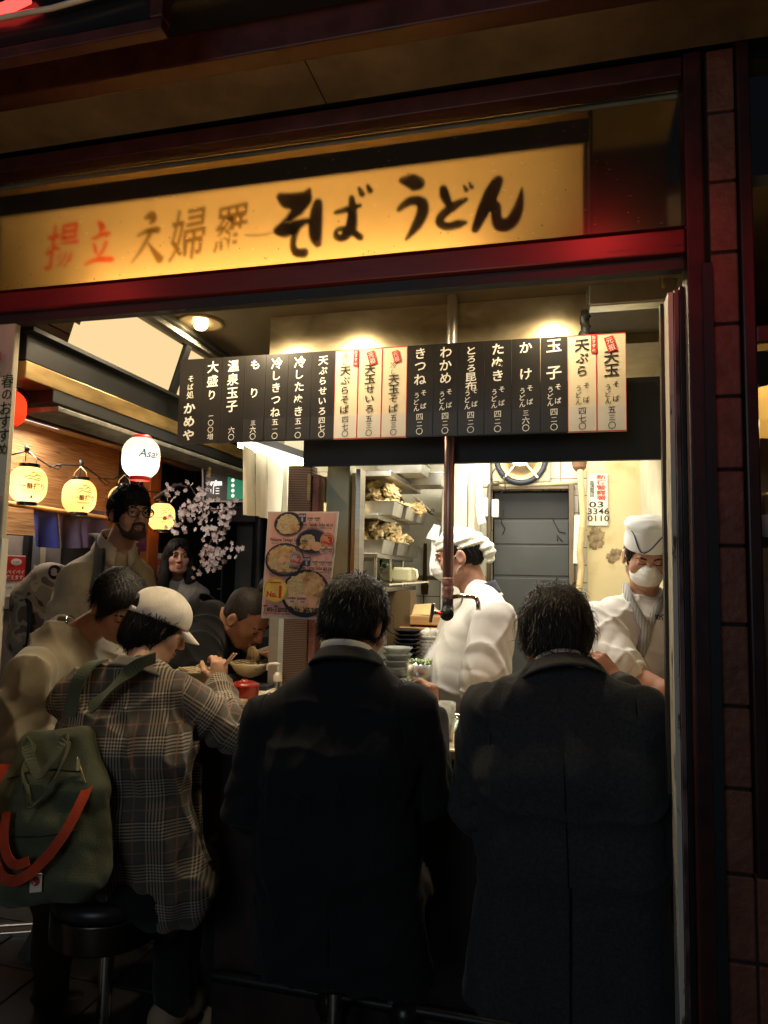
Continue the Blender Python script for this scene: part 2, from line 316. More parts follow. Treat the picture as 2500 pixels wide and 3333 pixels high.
BR = {'そ': [[(.12, .93, .18), (.30, .86, .34), (.55, .84, .36), (.80, .88, .30), (.9, .97, .12)], [(.82, .84, .30), (.62, .70, .30), (.35, .56, .16), (.05, .42, .16)], [(.05, .40, .14), (.3, .38, .26), (.6, .46, .24), (.95, .52, .10)], [(.62, .44, .2), (.55, .30, .14), (.52, .15, .14), (.62, .05, .18), (.82, .03, .22)]],
      'ば': [[(.10, .80, .14), (.07, .5, .22), (.08, .2, .20), (.12, .05, .12)], [(.40, .58, .06), (.60, .62, .10), (.80, .66, .06)], [(.66, .82, .08), (.68, .55, .14), (.66, .28, .18), (.55, .12, .14), (.42, .14, .08), (.45, .26, .07), (.62, .24, .10), (.82, .08, .10)], [(.78, .97, .05), (.83, .86, .09)], [(.92, 1.0, .05), (.96, .90, .09)]],
      'う': [[(.15, .93, .2), (.45, .90, .42), (.72, .84, .34), (.5, .78, .12)], [(.05, .50, .14), (.4, .60, .26), (.78, .58, .30), (.86, .44, .34), (.66, .24, .30), (.3, .04, .06)]],
      'ど': [[(.18, .93, .16), (.22, .78, .22), (.30, .62, .18), (.38, .5, .1)], [(.78, .62, .10), (.45, .50, .22), (.18, .34, .20), (.10, .18, .18), (.30, .07, .18), (.60, .10, .20), (.78, .12, .08)], [(.72, .93, .05), (.79, .82, .1)], [(.86, .97, .05), (.93, .87, .1)]],
      'ん': [[(.50, .97, .20), (.38, .75, .26), (.22, .42, .24), (.04, .03, .14)], [(.20, .36, .06), (.36, .52, .12), (.46, .45, .18), (.48, .22, .18), (.56, .07, .24), (.76, .08, .24), (.90, .30, .20), (.97, .55, .12), (1.0, .78, .02)]],
      '天': [[(.42, .93, .08), (.60, .97, .2), (.66, .88, .16), (.56, .80, .05)], [(.2, .58, .05), (.5, .66, .11), (.8, .66, .16)], [(.62, .66, .14), (.5, .48, .10), (.3, .25, .08), (.04, .03, .03)], [(.55, .40, .04), (.72, .24, .10), (.92, .06, .20)]],
      '立': [[(.45, .98, .16), (.55, .88, .22), (.5, .80, .1)], [(.22, .62, .08), (.5, .70, .14), (.82, .72, .12)], [(.30, .50, .10), (.36, .36, .12), (.40, .28, .06)], [(.74, .52, .12), (.62, .32, .12), (.46, .20, .06)], [(.02, .06, .08), (.4, .14, .14), (.98, .12, .16)]],
      '羅': None, '婦': None, '揚': None}
for ch, u, v, w, h, red in (('揚', 203, 800, 100, 132, 1), ('立', 326, 795, 88, 128, 1), ('天', 480, 778, 104, 146, 0), ('婦', 612, 762, 112, 164, 0), ('羅', 754, 742, 106, 152, 0), ('そ', 955, 727, 118, 208, 0), ('ば', 1112, 705, 196, 176, 0), ('う', 1342, 678, 96, 224, 0), ('ど', 1482, 672, 124, 152, 0), ('ん', 1620, 664, 156, 166, 0)):
    p = at(u, v, Y=PY-.006); s = .00066*(np.linalg.norm(p-CAMP)/1.72)*.98 if False else np.linalg.norm(at(u+50, v, Y=PY-.006)-at(u-50, v, Y=PY-.006))/100
    g = MB()
    if BR.get(ch): brush(g, BR[ch], p-UX*w*s/2-UZ*h*s/2, UX, UZ, w*s, h*s, k=1.25 if not red else 1.1)
    else: write(g, ch, p, UX, UZ, h*s*1.02, off=.008 if not red else .014, sx=w/h*1.05, shear=.08, rise=.10)
    g.build('character', m_brr if red else m_brl if ch in '天婦羅' else m_br, t)
g = MB(); brush(g, [[(0, .4, .3), (.4, .1, .35), (.7, .15, .3), (1, .6, .15)]], at(800, 772, Y=PY-.006), UX, UZ, .09, .012, k=1); g.build('brush_tail', m_br, t)
m_frost = bpy.data.materials.new('frosted_pane'); m_frost.use_nodes = True
_n = m_frost.node_tree; _b = _n.nodes['Principled BSDF']; _b.inputs['Transmission Weight'].default_value = 1; _b.inputs['Base Color'].default_value = (.97, .93, .86, 1); _b.inputs['IOR'].default_value = 1.25
_nz = _n.nodes.new('ShaderNodeTexNoise'); _nz.inputs['Scale'].default_value = 90; _mr = _n.nodes.new('ShaderNodeMapRange'); _mr.inputs['To Min'].default_value = .23; _mr.inputs['To Max'].default_value = .29; _n.links.new(_nz.outputs['Fac'], _mr.inputs[0]); _n.links.new(_mr.outputs[0], _b.inputs['Roughness'])
g = MB(); g.box(-1.9, .257, FY+.031, FY+.035, 2.30, 2.634); g.build('front_pane', m_frost, t)
g = MB()
for i in range(120):
    x = random.uniform(-1.6, .2); z = 2.30+abs(random.gauss(0, .07)) if random.random() < .7 else random.uniform(2.3, 2.6)
    r = random.uniform(.0006, .0016); g.disc((x, FY+.034, min(z, 2.63)), UX*r, UZ*r*random.uniform(1, 2), n=6)
g.build('dust_specks', K('grime', (.10, .06, .02), rough=.9, var=0), t)
g = MB(); g.box(.062, .07, 1.66, 1.829, 2.313, 2.634); g.build('added_baffle', K('shade_card', (.05, .035, .015), rough=.7), t)  # added baffle, keeps tube light out of the right end
g = MB(); g.cyl((-1.36, 1.818, 2.335), (-.20, 1.818, 2.335), .009, 12); g.build('lamp_tube', glow('sign_tube', (1, .66, .28), 9), t, smooth=True)
lamp('sign_lamp', 'AREA', (-.76, 1.772, 2.328), 10.5, (1, .78, .46), 1.10, .012, aim=(-.76, 1.70, 2.385), parent=t)
lamp('sign_leak', 'POINT', (.17, 1.75, 2.325), .06, (1, .66, .25), .012)
# ================================================================ shop shell
g = MB(); g.box(-2.0, .75, 1.85, 4.3, 2.50, 2.53); tag(g.build('ceiling', m_ceil), None, None, None, 'structure')
# right side of the shop: jambs
t = thing('door_jamb', 'worn white jamb covered with sticker marks beside dark pole', 'jamb', (.235, 1.66, 0))
g = MB(); g.box(.2303, .2405, 1.655, 1.72, .012, 2.17); g.build('white_edge', m_oldwhite, t)
g = MB(); g.box(.2415, .2500, 1.640, 1.75, .012, 2.17); g.build('rusty_strip', ramp_mat('rusty_paint', [(.4, (.05, .02, .018)), (.55, (.17, .09, .085)), (1, (.22, .13, .12))], 'noise', 12, .6, (3, 3, 1), bump=.2), t)
g = MB(); g.box(.2512, .2585, 1.625, 1.75, .012, 2.17); g.build('steel_channel', m_dark, t)
g = MB(); g.box(.2225, .2300, 1.722, 1.75, 1.05, 2.17); tag(g.build('inner_pole', K('pole_metal', (.045, .036, .022), rough=.5, metal=.3)), 'slim dark steel pole in front of the cook in the paper cap', 'pole')
# tiled pilaster
g = MB(); zs = [.012]+[.939-.166*i for i in (5, 4, 3, 2, 1)]+[.939, 1.105, 1.268, 1.433, 1.595, 1.755, 1.912, 2.07, 2.23, 2.39, 2.55, 2.7]
m_ptile = K('oxblood_tile', (.17, .058, .034), rough=.55, var=.35, vscale=14, bump=1.0, bscale=55)
for a, b in zip(zs[:-1], zs[1:]):
    g.box(.311, .366, FY, FY+.06, a+.003, b-.003)
    if a < .93: g.box(.370, .98, FY, FY+.06, a+.003, b-.003)
g.box(.309, .98, FY+.006, FY+.30, .012, .93, 1); g.box(.309, .364, FY+.006, FY+.30, .93, 2.7, 1)
tag(g.build('tiled_pilaster', [m_ptile, K('dark_grout', (.02, .012, .01), rough=.9)], bevel=.004), 'oxblood tiled pilaster and low wall right of the shop', 'pilaster')
# neighbour window
t = thing('neighbour_window', 'dark framed window of the neighbouring kitchen at the right edge', 'window', (.5, FY, .94))
g = MB(); g.box(.368, .394, FY-.015, FY+.05, .942, 2.7); g.box(.394, .98, FY-.015, FY+.05, .942, .975); g.box(.394, .98, FY-.01, FY+.05, 2.02, 2.06); g.build('frame', K('window_frame', (.035, .012, .012), rough=.35, var=.4), t, bevel=.004)
g = MB(); g.box(.394, 1.0, 2.3, 2.33, .9, 2.1); g.build('back_wall', K('neighbour_wall', (.12, .115, .10), rough=.6), t)
t = thing('paper_lamp_shade', 'curved yellow lamp shade inside the neighbouring window', 'lamp', (.49, 1.8, 1.9))
g = MB(); g.lathe([(.02, .10), (.07, .09), (.11, .05), (.125, 0)], (.50, 1.80, 1.88), 20); g.build('shade', translucent('shade_yellow', (.75, .55, .22), .6), t, smooth=True)
g = MB(); g.cyl((.5, 1.8, 1.98), (.5, 1.8, 2.05), .008, 8); g.build('cord', m_rubber, t)
lamp('shade_lamp', 'POINT', (.50, 1.80, 1.90), .8, (1, .75, .38), .02)
t = thing('steel_dispenser', 'cylindrical steel dispenser with white lower part on neighbouring sill', 'dispenser', (.452, 1.74, 1.58))
g = MB(); g.lathe([(.0, 0), (.034, 0), (.036, .045), (.036, .05)], (.452, 1.74, 1.62), 18, cap0=True); g.build('body', m_white, t, smooth=True)
g = MB(); g.lathe([(.036, .05), (.034, .09), (.026, .10), (0, .102)], (.452, 1.74, 1.62), 18); g.build('cap', m_steelf, t, smooth=True)
g = MB(); g.box(.394, .98, 1.68, 1.80, 1.60, 1.618); tag(g.build('kitchen_shelf', m_dark), 'dark shelf holding the dispenser in the neighbouring window', 'shelf')
g = MB(); g.box(.43, .6, 1.72, 1.722, 1.36, 1.52); g.box(.42, .7, 1.73, 1.74, .99, 1.10, 1); tag(g.build('notice_sheet', [K('grey_paper', (.3, .3, .28)), m_steelf]), 'grey printed notice sheet in the neighbouring window', 'notice')
# ================================================================ left side: lintel above the side opening, running back
t = thing('side_lintel', 'layered dark lintel with brass strip above the side opening', 'lintel', (-1.55, 2.6, 1.95))
for nm, x0, x1, z0, z1, mm in (('dark_beam', -1.62, -1.50, 2.118, 2.205, m_black), ('brass_strip', -1.60, -1.497, 2.064, 2.117, m_brass), ('lower_beam', -1.62, -1.500, 2.024, 2.063, m_black), ('grey_ledge', -1.62, -1.478, 1.994, 2.010, K('grey_ledge', (.20, .20, .17), rough=.6, var=.5, vscale=20, bump=.3))):
    g = MB(); g.box(x0, x1, 1.79 if z1 < 2.064 else 1.67, 3.9, z0, z1); g.build(nm, mm, t, bevel=.003)
t = thing('transom_lightbox', 'pale lit transom panels in a dark frame under the ceiling', 'light box', (-1.5, 2.5, 2.2))
def tp(y, k): return V3(-1.5+.06*k, y, 2.21+.19*k)
m_tl = glow('lit_panel', (1.0, .72, .36), .84)
g = MB(); g.add([tp(1.835, 0), tp(2.415, 0), tp(2.415, 1), tp(1.86, 1), tp(1.86, .4), tp(1.835, .4)], [(0, 1, 2, 3, 4, 5)]); g.build('lit_panel', m_tl, t)
g = MB(); g.quad(tp(2.462, 0), tp(3.05, 0), tp(3.05, 1), tp(2.462, 1)); g.build('lit_panel', m_tl, t)
g = MB()
for y0, y1 in ((2.42, 2.457), (3.055, 3.12)):
    g = MB(); a, b, c, d = tp(y0, -.05), tp(y1, -.05), tp(y1, 1.05), tp(y0, 1.05); o_ = V3(-.03, 0, .01); i_ = V3(.012, 0, -.004)
    g.add([a+i_, b+i_, c+i_, d+i_, a+o_, b+o_, c+o_, d+o_], [(0, 1, 2, 3), (0, 4, 5, 1), (1, 5, 6, 2), (2, 6, 7, 3), (3, 7, 4, 0)]); g.build('mullion', m_dark, t)
g = MB(); g.bar((-1.495, 1.66, 2.205), (-1.495, 3.12, 2.205), .05, .012); g.build('bottom_rail', m_dark, t)
g = MB(); g.bar((-1.452, 1.97, 2.428), (-1.452, 3.12, 2.428), .045, .035, (-.5, 0, .85)); g.bar((-1.470, 1.97, 2.466), (-1.470, 3.12, 2.466), .06, .03, (-.5, 0, .85)); g.build('top_rail', K('grey_rail', (.16, .15, .12), rough=.5, metal=.4, var=.4), t)
# left corner pillar and its paper banner
t = thing('corner_pillar', 'chipped cream pillar at the left edge of the shop', 'pillar', (-1.6, 1.63, 0))
g = MB(); g.box(-1.80, -1.488, 1.61, 1.632, .012, 2.23); g.build('shaft', K('pillar_cream', (.45, .40, .30), rough=.7, var=.2, vscale=4, bump=.1), t, bevel=.004)
g = MB(); g.box(-1.4875, -1.478, 1.604, 1.628, .012, 1.60); g.build('edge_strip', m_oldwhite, t)
t = thing('spring_menu_banner', 'tall paper banner with green writing on the left pillar', 'banner', (-1.6, 1.59, 1.7))
g = MB(); g.add([(-1.75, 1.598, 1.715), (-1.476, 1.598, 1.715), (-1.467, 1.594, 2.045), (-1.75, 1.594, 2.045)], [(0, 1, 2, 3)]); g.build('sheet', K('banner_paper', (.85, .74, .52), rough=.7, var=.1), t)
g = MB(); column(g, '春のおすすめ', at(24, 1240, Y=1.592), UX, UZ, .042, .038, off=.004); g.build('green_lettering', K('green_ink', (.02, .06, .03), rough=.6), t)
g = MB(); column(g, '温かい', at(-8, 1160, Y=1.592), UX, UZ, .03, .03, off=.0); g.build('red_lettering', K('dull_red_ink', (.35, .05, .05), rough=.6), t)
# ================================================================ hood, black panel, upper cabinet, pillars
t = thing('exhaust_hood', 'stained brass-toned steel hood behind the menu board', 'hood', (-.5, 2.5, 1.9))
g = MB(); g.box(-1.09, .078, 2.45, 2.47, 2.19, 2.4995); g.build('steel_face', m_hood, t)
g = MB(); g.box(-.93, .36, 2.425, 2.449, 1.915, 2.19); g.build('black_valance', m_black, t)
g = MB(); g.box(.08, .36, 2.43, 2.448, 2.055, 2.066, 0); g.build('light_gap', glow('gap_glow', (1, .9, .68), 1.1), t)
g = MB(); g.box(-1.09, .36, 2.47, 2.9, 2.17, 2.19); g.build('hood_shelf', m_black, t)
g = MB(); [g.lathe([(0, 0), (.004, .0), (.005, .003), (0, .006)], (x, 2.45, 2.34), 10, axis=(0, -1, 0)) for x in (-.19, -.95)]; g.build('rivet', m_steelf, t, smooth=True)
t = thing('upper_steel_cabinet', 'shiny steel duct box in the upper right corner', 'cabinet', (.22, 2.4, 2.43))
g = MB(); g.box(.082, .36, 2.38, 2.449, 2.428, 2.62); g.build('steel_box', m_steelf, t, bevel=.006)
g = MB(); g.tube([(.315, 2.372, 2.59), (.315, 2.372, 2.50), (.318, 2.376, 2.47)], .006, 8); g.build('rod', m_brass, t, smooth=True)
g = MB(); g.tube([(.072, 2.40, 2.42), (.072, 2.40, 2.25)], .014, 10); g.tube([(.07+.012*math.sin(i*1.9), 2.39+.01*math.cos(i*1.3), 2.41-.012*i) for i in range(9)], .011, 8); tag(g.build('rusty_drain', m_rubber, smooth=True), 'rusty black drain stub beside the steel duct box', 'pipe')
g = MB(); g.box(-.897, -.802, 2.60, 2.68, 1.0, 2.17); tag(g.build('steel_pillar', K('olive_steel', (.30, .29, .20), rough=.42, metal=.6, var=.2, vscale=3), bevel=.004), 'wide olive steel pillar right of the food poster', 'pillar')
g = MB(); g.box(-.799, -.784, 2.62, 2.67, 1.25, 1.915); tag(g.build('wooden_batten', ramp_mat('yellow_wood', [(.3, (.5, .30, .08)), (.7, (.72, .48, .17))], 'noise', 9, .5, (8, 8, 1))), 'narrow yellow wooden batten on the steel pillar', 'batten')
g = MB(); g.box(-.782, -.762, 2.61, 2.68, 1.25, 1.93); tag(g.build('steel_edge_rail', m_steel, bevel=.002), 'slim steel edge rail beside the yellow batten', 'rail')
# perforated column
m_perf = bpy.data.materials.new('perforated_steel'); m_perf.use_nodes = True
_n = m_perf.node_tree; _b = _n.nodes['Principled BSDF']; _b.inputs['Metallic'].default_value = .7; _b.inputs['Roughness'].default_value = .45
_tc = _n.nodes.new('ShaderNodeTexCoord'); _mp = _n.nodes.new('ShaderNodeMapping'); _mp.inputs['Scale'].default_value = (190, 0, 150); _mp.inputs['Rotation'].default_value = (0, 0, 0)
_vo = _n.nodes.new('ShaderNodeTexVoronoi'); _vo.inputs['Randomness'].default_value = 0; _vo.inputs['Scale'].default_value = 1
_cr = _n.nodes.new('ShaderNodeValToRGB'); _cr.color_ramp.elements[0].position = .34; _cr.color_ramp.elements[0].color = (.006, .005, .005, 1); _cr.color_ramp.elements[1].position = .42; _cr.color_ramp.elements[1].color = (.30, .19, .13, 1)
_sx = _n.nodes.new('ShaderNodeSeparateXYZ'); _fl = _n.nodes.new('ShaderNodeMath'); _fl.operation = 'FLOOR'; _md = _n.nodes.new('ShaderNodeMath'); _md.operation = 'MULTIPLY'; _md.inputs[1].default_value = .5
_ad = _n.nodes.new('ShaderNodeMath'); _cx = _n.nodes.new('ShaderNodeCombineXYZ')
_n.links.new(_tc.outputs['Object'], _mp.inputs[0]); _n.links.new(_mp.outputs[0], _sx.inputs[0]); _n.links.new(_sx.outputs[2], _fl.inputs[0]); _n.links.new(_fl.outputs[0], _md.inputs[0]); _n.links.new(_sx.outputs[0], _ad.inputs[0]); _n.links.new(_md.outputs[0], _ad.inputs[1]); _n.links.new(_ad.outputs[0], _cx.inputs[0]); _n.links.new(_sx.outputs[2], _cx.inputs[2]); _n.links.new(_cx.outputs[0], _vo.inputs['Vector']); _n.links.new(_vo.outputs['Distance'], _cr.inputs[0]); _n.links.new(_cr.outputs[0], _b.inputs['Base Color'])
t = thing('perforated_column', 'perforated reddish steel cover column behind the food poster', 'column', (-.975, 2.55, 1.0))
g = MB(); g.box(-1.03, -.935, 2.53, 2.60, 1.0, 1.935); g.build('perforated_cover', m_perf, t, bevel=.004)
g = MB(); g.box(-.934, -.905, 2.54, 2.60, 1.0, 1.90); g.build('copper_strip', ramp_mat('copper', [(.3, (.12, .04, .03)), (.7, (.42, .19, .13))], 'noise', 14, .4, metal=.7), t, bevel=.003)
g = MB(); g.box(-.948, -.936, 2.525, 2.529, 1.80, 1.90); g.build('latch', m_brass, t)
# ================================================================ downlights
t = thing('downlight', 'round recessed brass downlight set in the brown ceiling', 'ceiling light', (-1.385, 2.445, 2.498), 'recessed downlights')
g = MB(); g.lathe([(.078, -.002), (.083, -.006), (.090, -.004), (.090, 0)], (-1.385, 2.445, 2.498), 32); g.build('rim', m_brass, t, smooth=True)
g = MB(); g.lathe([(.078, -.003), (.055, -.0015), (.022, .0)], (-1.385, 2.445, 2.498), 32); g.build('reflector', K('reflector', (.85, .62, .30), rough=.35, metal=.5, var=.05), t, smooth=True)
g = MB(); g.lathe([(.0, -.030), (.018, -.026), (.028, -.012), (.026, 0.001)], (-1.385, 2.445, 2.498), 20); g.build('bulb', glow('bulb', (1, .86, .58), 14), t, smooth=True)
for x, y, lb in ((-.81, 2.14, 'round recessed downlight reflected in the hood above menu middle'), (-.04, 2.14, 'round recessed downlight reflected in the hood above right menu end'), (-1.12, 2.06, 'added unseen recessed downlight above the bowl cut diner')):  # last one is an extra, unseen, to brighten the left diners
    dup(t, (x, y, 2.498), lb)
for x, y, e in ((-1.385, 2.43, 34), (-.81, 2.14, 22), (-.04, 2.14, 22), (-1.12, 2.06, 34)):  # last beam belongs to the added downlight
    lamp('downlight_beam', 'SPOT', (x, y, 2.475), e, (1, .78, .48), .03, aim=(x, y-.02, 0), spot=168, blend=.3)
# ================================================================ fluorescent and curtain
t = thing('fluorescent_batten', 'white fluorescent batten above the hanging curtain strips', 'lamp', (-1.06, 2.45, 1.97))
g = MB(); g.bar((-1.165, 2.405, 2.0), (-1.097, 2.89, 2.0), .045, .022); g.build('diffuser', glow('fluor', (1, .90, .66), 14), t)
g = MB(); g.bar((-1.166, 2.395, 2.028), (-1.096, 2.90, 2.028), .06, .03); g.build('housing', m_dark, t)
t = thing('strip_curtain', 'three cream cloth strips hanging below the fluorescent batten', 'curtain', (-1.15, 2.6, 1.75))
m_cloth = translucent('cream_cloth', (.80, .74, .58), .35)
for (u0, u1, v0, v1, b0, b1) in ((791, 829, 1447, 1468, 1676, 1680), (832, 868, 1470, 1482, 1679, 1688), (870, 962, 1486, 1520, 1690, 1700)):
    g = MB()
    def cf(a, b, u0=u0, u1=u1, v0=v0, v1=v1, b0=b0, b1=b1):
        u = u0+(u1-u0)*a; return at(u, (v0+(v1-v0)*a)*(1-b)+(b0+(b1-b0)*a)*b, X=-1.12) + V3(.006*math.sin(a*9)*b, 0, 0)
    g.grid(cf, 8, 12); o = g.build('cloth_strip', m_cloth, t, smooth=True)
# ================================================================ standpipe with tap
t = thing('standpipe', 'vertical water pipe with brass tap hanging above the counter', 'pipe', (-.385, 2.37, 1.38))
m_pipe = ramp_mat('pipe_paint', [(.3, (.17, .10, .09)), (.7, (.36, .25, .22))], 'noise', 10, .28, (4, 4, .6), metal=.65)
g = MB(); g.cyl((-.379, 2.38, 1.50), (-.379, 2.38, 2.0), .0185, 20); g.build('painted_pipe', m_pipe, t, smooth=2)
g = MB(); g.cyl((-.378, 2.38, 2.0), (-.374, 2.38, 2.4995), .0185, 20); g.build('bright_pipe', K('bright_steel', (.60, .55, .46), rough=.34, metal=.8), t, smooth=2)
g = MB(); g.tube([(-.379, 2.38, 1.445+.008*i) for i in range(10)], [.0195+.0014*math.sin(i*2.1) for i in range(10)], 16); g.build('tape_wrap', ramp_mat('wrap', [(.35, (.16, .07, .06)), (.65, (.42, .27, .24))], 'noise', 60, .35, (1, 1, 2), bump=.5), t, smooth=True)
g = MB(); g.tube([(-.379, 2.38, 1.45), (-.379, 2.38, 1.425), (-.378, 2.372, 1.405), (-.375, 2.352, 1.396), (-.375, 2.335, 1.396)], [.019, .019, .021, .0215, .0225], 16); g.build('elbow', m_dark, t, smooth=True)
g = MB(); g.tube([(-.36, 2.38, 1.452), (-.33, 2.365, 1.457), (-.292, 2.35, 1.455), (-.278, 2.345, 1.45), (-.272, 2.343, 1.435), (-.272, 2.343, 1.412)], .0075, 12); g.build('spout', m_chrome, t, smooth=True)
g = MB(); g.tube([(-.39, 2.345, 1.396), (-.405, 2.34, 1.398), (-.418, 2.338, 1.400)], [.011, .008, .010], 12); g.obox((-.424, 2.336, 1.398), (.006, 0, .001), (0, .006, 0), (.004, 0, .032)); g.build('tap_handle', m_chrome, t, smooth=2, bevel=.002)
# ================================================================ menu board
t = thing('menu_board', 'long overhead menu board of vertical price strips', 'menu', (-.6, 2.3, 1.985))
MX0, MX1, MZ0, MZ1, MY = -1.378, .195, 1.986, 2.303, 2.30
def mu(u): return at(u, 1300, Y=MY)[0]
XB = [mu(u) for u in (582, 660, 720, 793, 862, 935, 1012, 1088, 1164, 1242, 1324, 1410, 1490, 1576, 1665, 1759, 1848, 1943, 2040)]
ITEMS = [('かめや', None, 0), ('大盛り', '一〇〇増', 0), ('温泉玉子', '六〇', 0), ('も り', '三六〇', 0), ('冷しきつね', '五一〇', 0), ('冷したぬき', '五一〇', 0), ('天ぷらせいろ', '四七〇', 0), ('天ぷらそば', '四七〇', 1), ('天玉せいろ', '五三〇', 2), ('天玉そば', '五三〇', 3), ('きつね', '四二〇', 4), ('わかめ', '四二〇', 4), ('とろろ昆布', '四二〇', 4), ('たぬき', '四二〇', 4), ('か け', '三六〇', 4), ('玉 子', '四二〇', 4), ('天ぷら', '四七〇', 5), ('天玉', '五三〇', 6)]
H = MZ1-MZ0
for i, (nm, pr, k) in enumerate(ITEMS):
    x0, x1 = XB[i]+.0004, XB[i+1]-.0004; xc = (x0+x1)/2; w = x1-x0; light = k in (1, 2, 3, 5, 6)
    g = MB(); g.box(x0, x1, MY, MY+.008, MZ0, MZ1)
    st = g.build('price_strip', m_cream if light else m_board, t)
    if light:
        e = MB(); e.box(x0, x1, MY-.0008, MY, MZ1-.003, MZ1); e.box(x0, x1, MY-.0008, MY, MZ0, MZ0+.003); e.box(x0, x0+.0016, MY-.0008, MY, MZ0+.003, MZ1-.003); e.box(x1-.0016, x1, MY-.0008, MY, MZ0+.003, MZ1-.003)
        e.build('red_border', m_redink, st)
    if i >= 3:
        e = MB(); e.box(x0+.0017, x1-.0017, MY-.0012, MY-.0002, MZ0+.0032, MZ0+.083); e.build('price_patch', K('price_white', (.66, .62, .55), rough=.5, var=.04) if light else K('price_black', (.022, .020, .019), rough=.4, var=.1), st)
    tx = MB(); Yt = MY-.002; ink = m_ink if light else m_chalk
    P = lambda x, z: V3(x, Yt, z)
    if k == 0 and pr is None:
        column(tx, 'そば処', P(xc-.002, MZ1-.075), UX, UZ, .030, .030, off=.008, rise=.08); column(tx, 'かめや', P(xc-.002, MZ1-.185), UX, UZ, .050, .050, off=.03, rise=.08, sx=1.15)
    else:
        if k == 4 or k >= 5:
            n = len(nm); top = MZ1-.03 if k < 5 else (MZ1-.035 if k == 5 else MZ1-.078); tot = .135 if k < 5 else (.125 if k == 5 else .085)
            sz = min(.05, tot/n*.98); column(tx, nm, P(xc, top), UX, UZ, sz*(1.1 if n < 5 else 1.2), tot/n if n < 5 else .030, off=.016, rise=.06, sx=1.05 if n < 5 else 1.25)
            b = MZ0+.150; column(tx, 'うどん', P(xc-.011, b-.008), UX, UZ, .025, .0225, off=.008); column(tx, 'そ ば', P(xc+.013, b), UX, UZ, .025, .0225, off=.008)
        elif k in (1, 2, 3):
            if k == 1: column(tx, '冷し', P(xc-.006, MZ1-.022), UX, UZ, .024, .025, off=.0); column(tx, nm, P(xc-.004, MZ1-.077), UX, UZ, .037, .0340, off=.014, rise=.06, sx=1.1)
            elif k == 2: column(tx, nm, P(xc, MZ1-.075), UX, UZ, .038, .0348, off=.014, rise=.06, sx=1.1)
            else: column(tx, '冷し', P(xc-.004, MZ1-.065), UX, UZ, .024, .025, off=.0); column(tx, nm, P(xc-.002, MZ1-.116), UX, UZ, .037, .0335, off=.014, rise=.06, sx=1.1)
        else:
            n = len(nm); top = MZ1-.035; pitch = {3: .058, 4: .050, 5: .0445, 6: .0362}[n] if i > 1 else .052
            if nm == 'も り': pitch = .052
            column(tx, nm, P(xc, top), UX, UZ, min(.046, pitch*1.0), pitch, off=.016, rise=.06, sx=1.02)
        if pr == '一〇〇増': column(tx, pr, P(xc, MZ0+.100), UX, UZ, .025, .0255, off=.0)
        elif pr == '六〇': column(tx, pr, P(xc+.002, MZ0+.045), UX, UZ, .026, .026, off=.002)
        else: column(tx, pr, P(xc, MZ0+.068), UX, UZ, .026, .0245, off=.004)
    tx.build('lettering', ink, st)
    if k in (1, 5):
        e = MB(); xr = x1; e.box(xr-.017, xr+.001, Yt-.0016, Yt-.0006, MZ1-.062, MZ1-.003); e.build('red_tag', m_redink, st)
        e = MB(); column(e, 'おすすめ', V3(xr-.008, Yt-.0022, MZ1-.012), UX, UZ, .0135, .0138, off=.004); e.build('tag_lettering', m_chalk, st)
    if k in (2, 3, 6):
        cx = V3(xc+.006 if k != 6 else xc-.002, Yt-.001, MZ1-.036); ux = unit((1, 0, .28)); uz = unit((-.28, 0, 1)); sc = 1 if k == 2 else .85 if k == 3 else 1.05
        e = MB(); e.obox(cx, ux*.0135*sc, UY*.0005, uz*.024*sc); e.build('red_stamp', m_redink, st)
        e = MB(); column(e, '元祖', cx+uz*.0105*sc-UY*.0012, ux, uz, .021*sc, .021*sc, off=.0); e.build('stamp_lettering', m_chalk, st)
# ================================================================ kitchen shell
m_tile = bpy.data.materials.new('cream_tiles'); m_tile.use_nodes = True
_n = m_tile.node_tree; _b = _n.nodes['Principled BSDF']; _b.inputs['Roughness'].default_value = .25
_tc = _n.nodes.new('ShaderNodeTexCoord'); _mp = _n.nodes.new('ShaderNodeMapping'); _mp.inputs['Rotation'].default_value = (math.radians(90), 0, 0); _br = _n.nodes.new('ShaderNodeTexBrick'); _br.offset = 0
_br.inputs['Scale'].default_value = 1; _br.inputs['Brick Width'].default_value = .1; _br.inputs['Row Height'].default_value = .1; _br.inputs['Mortar Size'].default_value = .003; _br.inputs['Color1'].default_value = (.60, .54, .40, 1); _br.inputs['Color2'].default_value = (.52, .46, .33, 1); _br.inputs['Mortar'].default_value = (.12, .08, .04, 1)
_n.links.new(_tc.outputs['Object'], _mp.inputs[0]); _n.links.new(_mp.outputs[0], _br.inputs['Vector']); _n.links.new(_br.outputs['Color'], _b.inputs['Base Color'])
m_plast = ramp_mat('stained_plaster', [(.30, (.10, .07, .03)), (.37, (.42, .31, .13)), (.46, (.56, .45, .23)), (1, (.62, .52, .30))], 'noise', 3.2, .75, (1, 1, 1), bump=.15, detail=9)
m_kst = ramp_mat('kitchen_steel', [(.2, (.38, .35, .26)), (.8, (.56, .53, .42))], 'noise', 3, .38, (1, 1, 3), metal=.75)
g = MB(); g.box(-1.16, -.41, 4.2, 4.25, 0, 2.5); g.box(.035, .13, 4.2, 4.25, 0, 2.5); g.box(-.41, .035, 4.2, 4.25, 2.035, 2.5); tag(g.build('tiled_back_wall', m_tile), 'cream tiled back wall of the kitchen round the dark doorway', 'wall')
g = MB(); g.box(.125, .9, 4.0, 4.05, 0, 2.5); tag(g.build('plaster_wall', m_plast), 'stained yellow plaster wall behind the cook in the paper cap', 'wall')
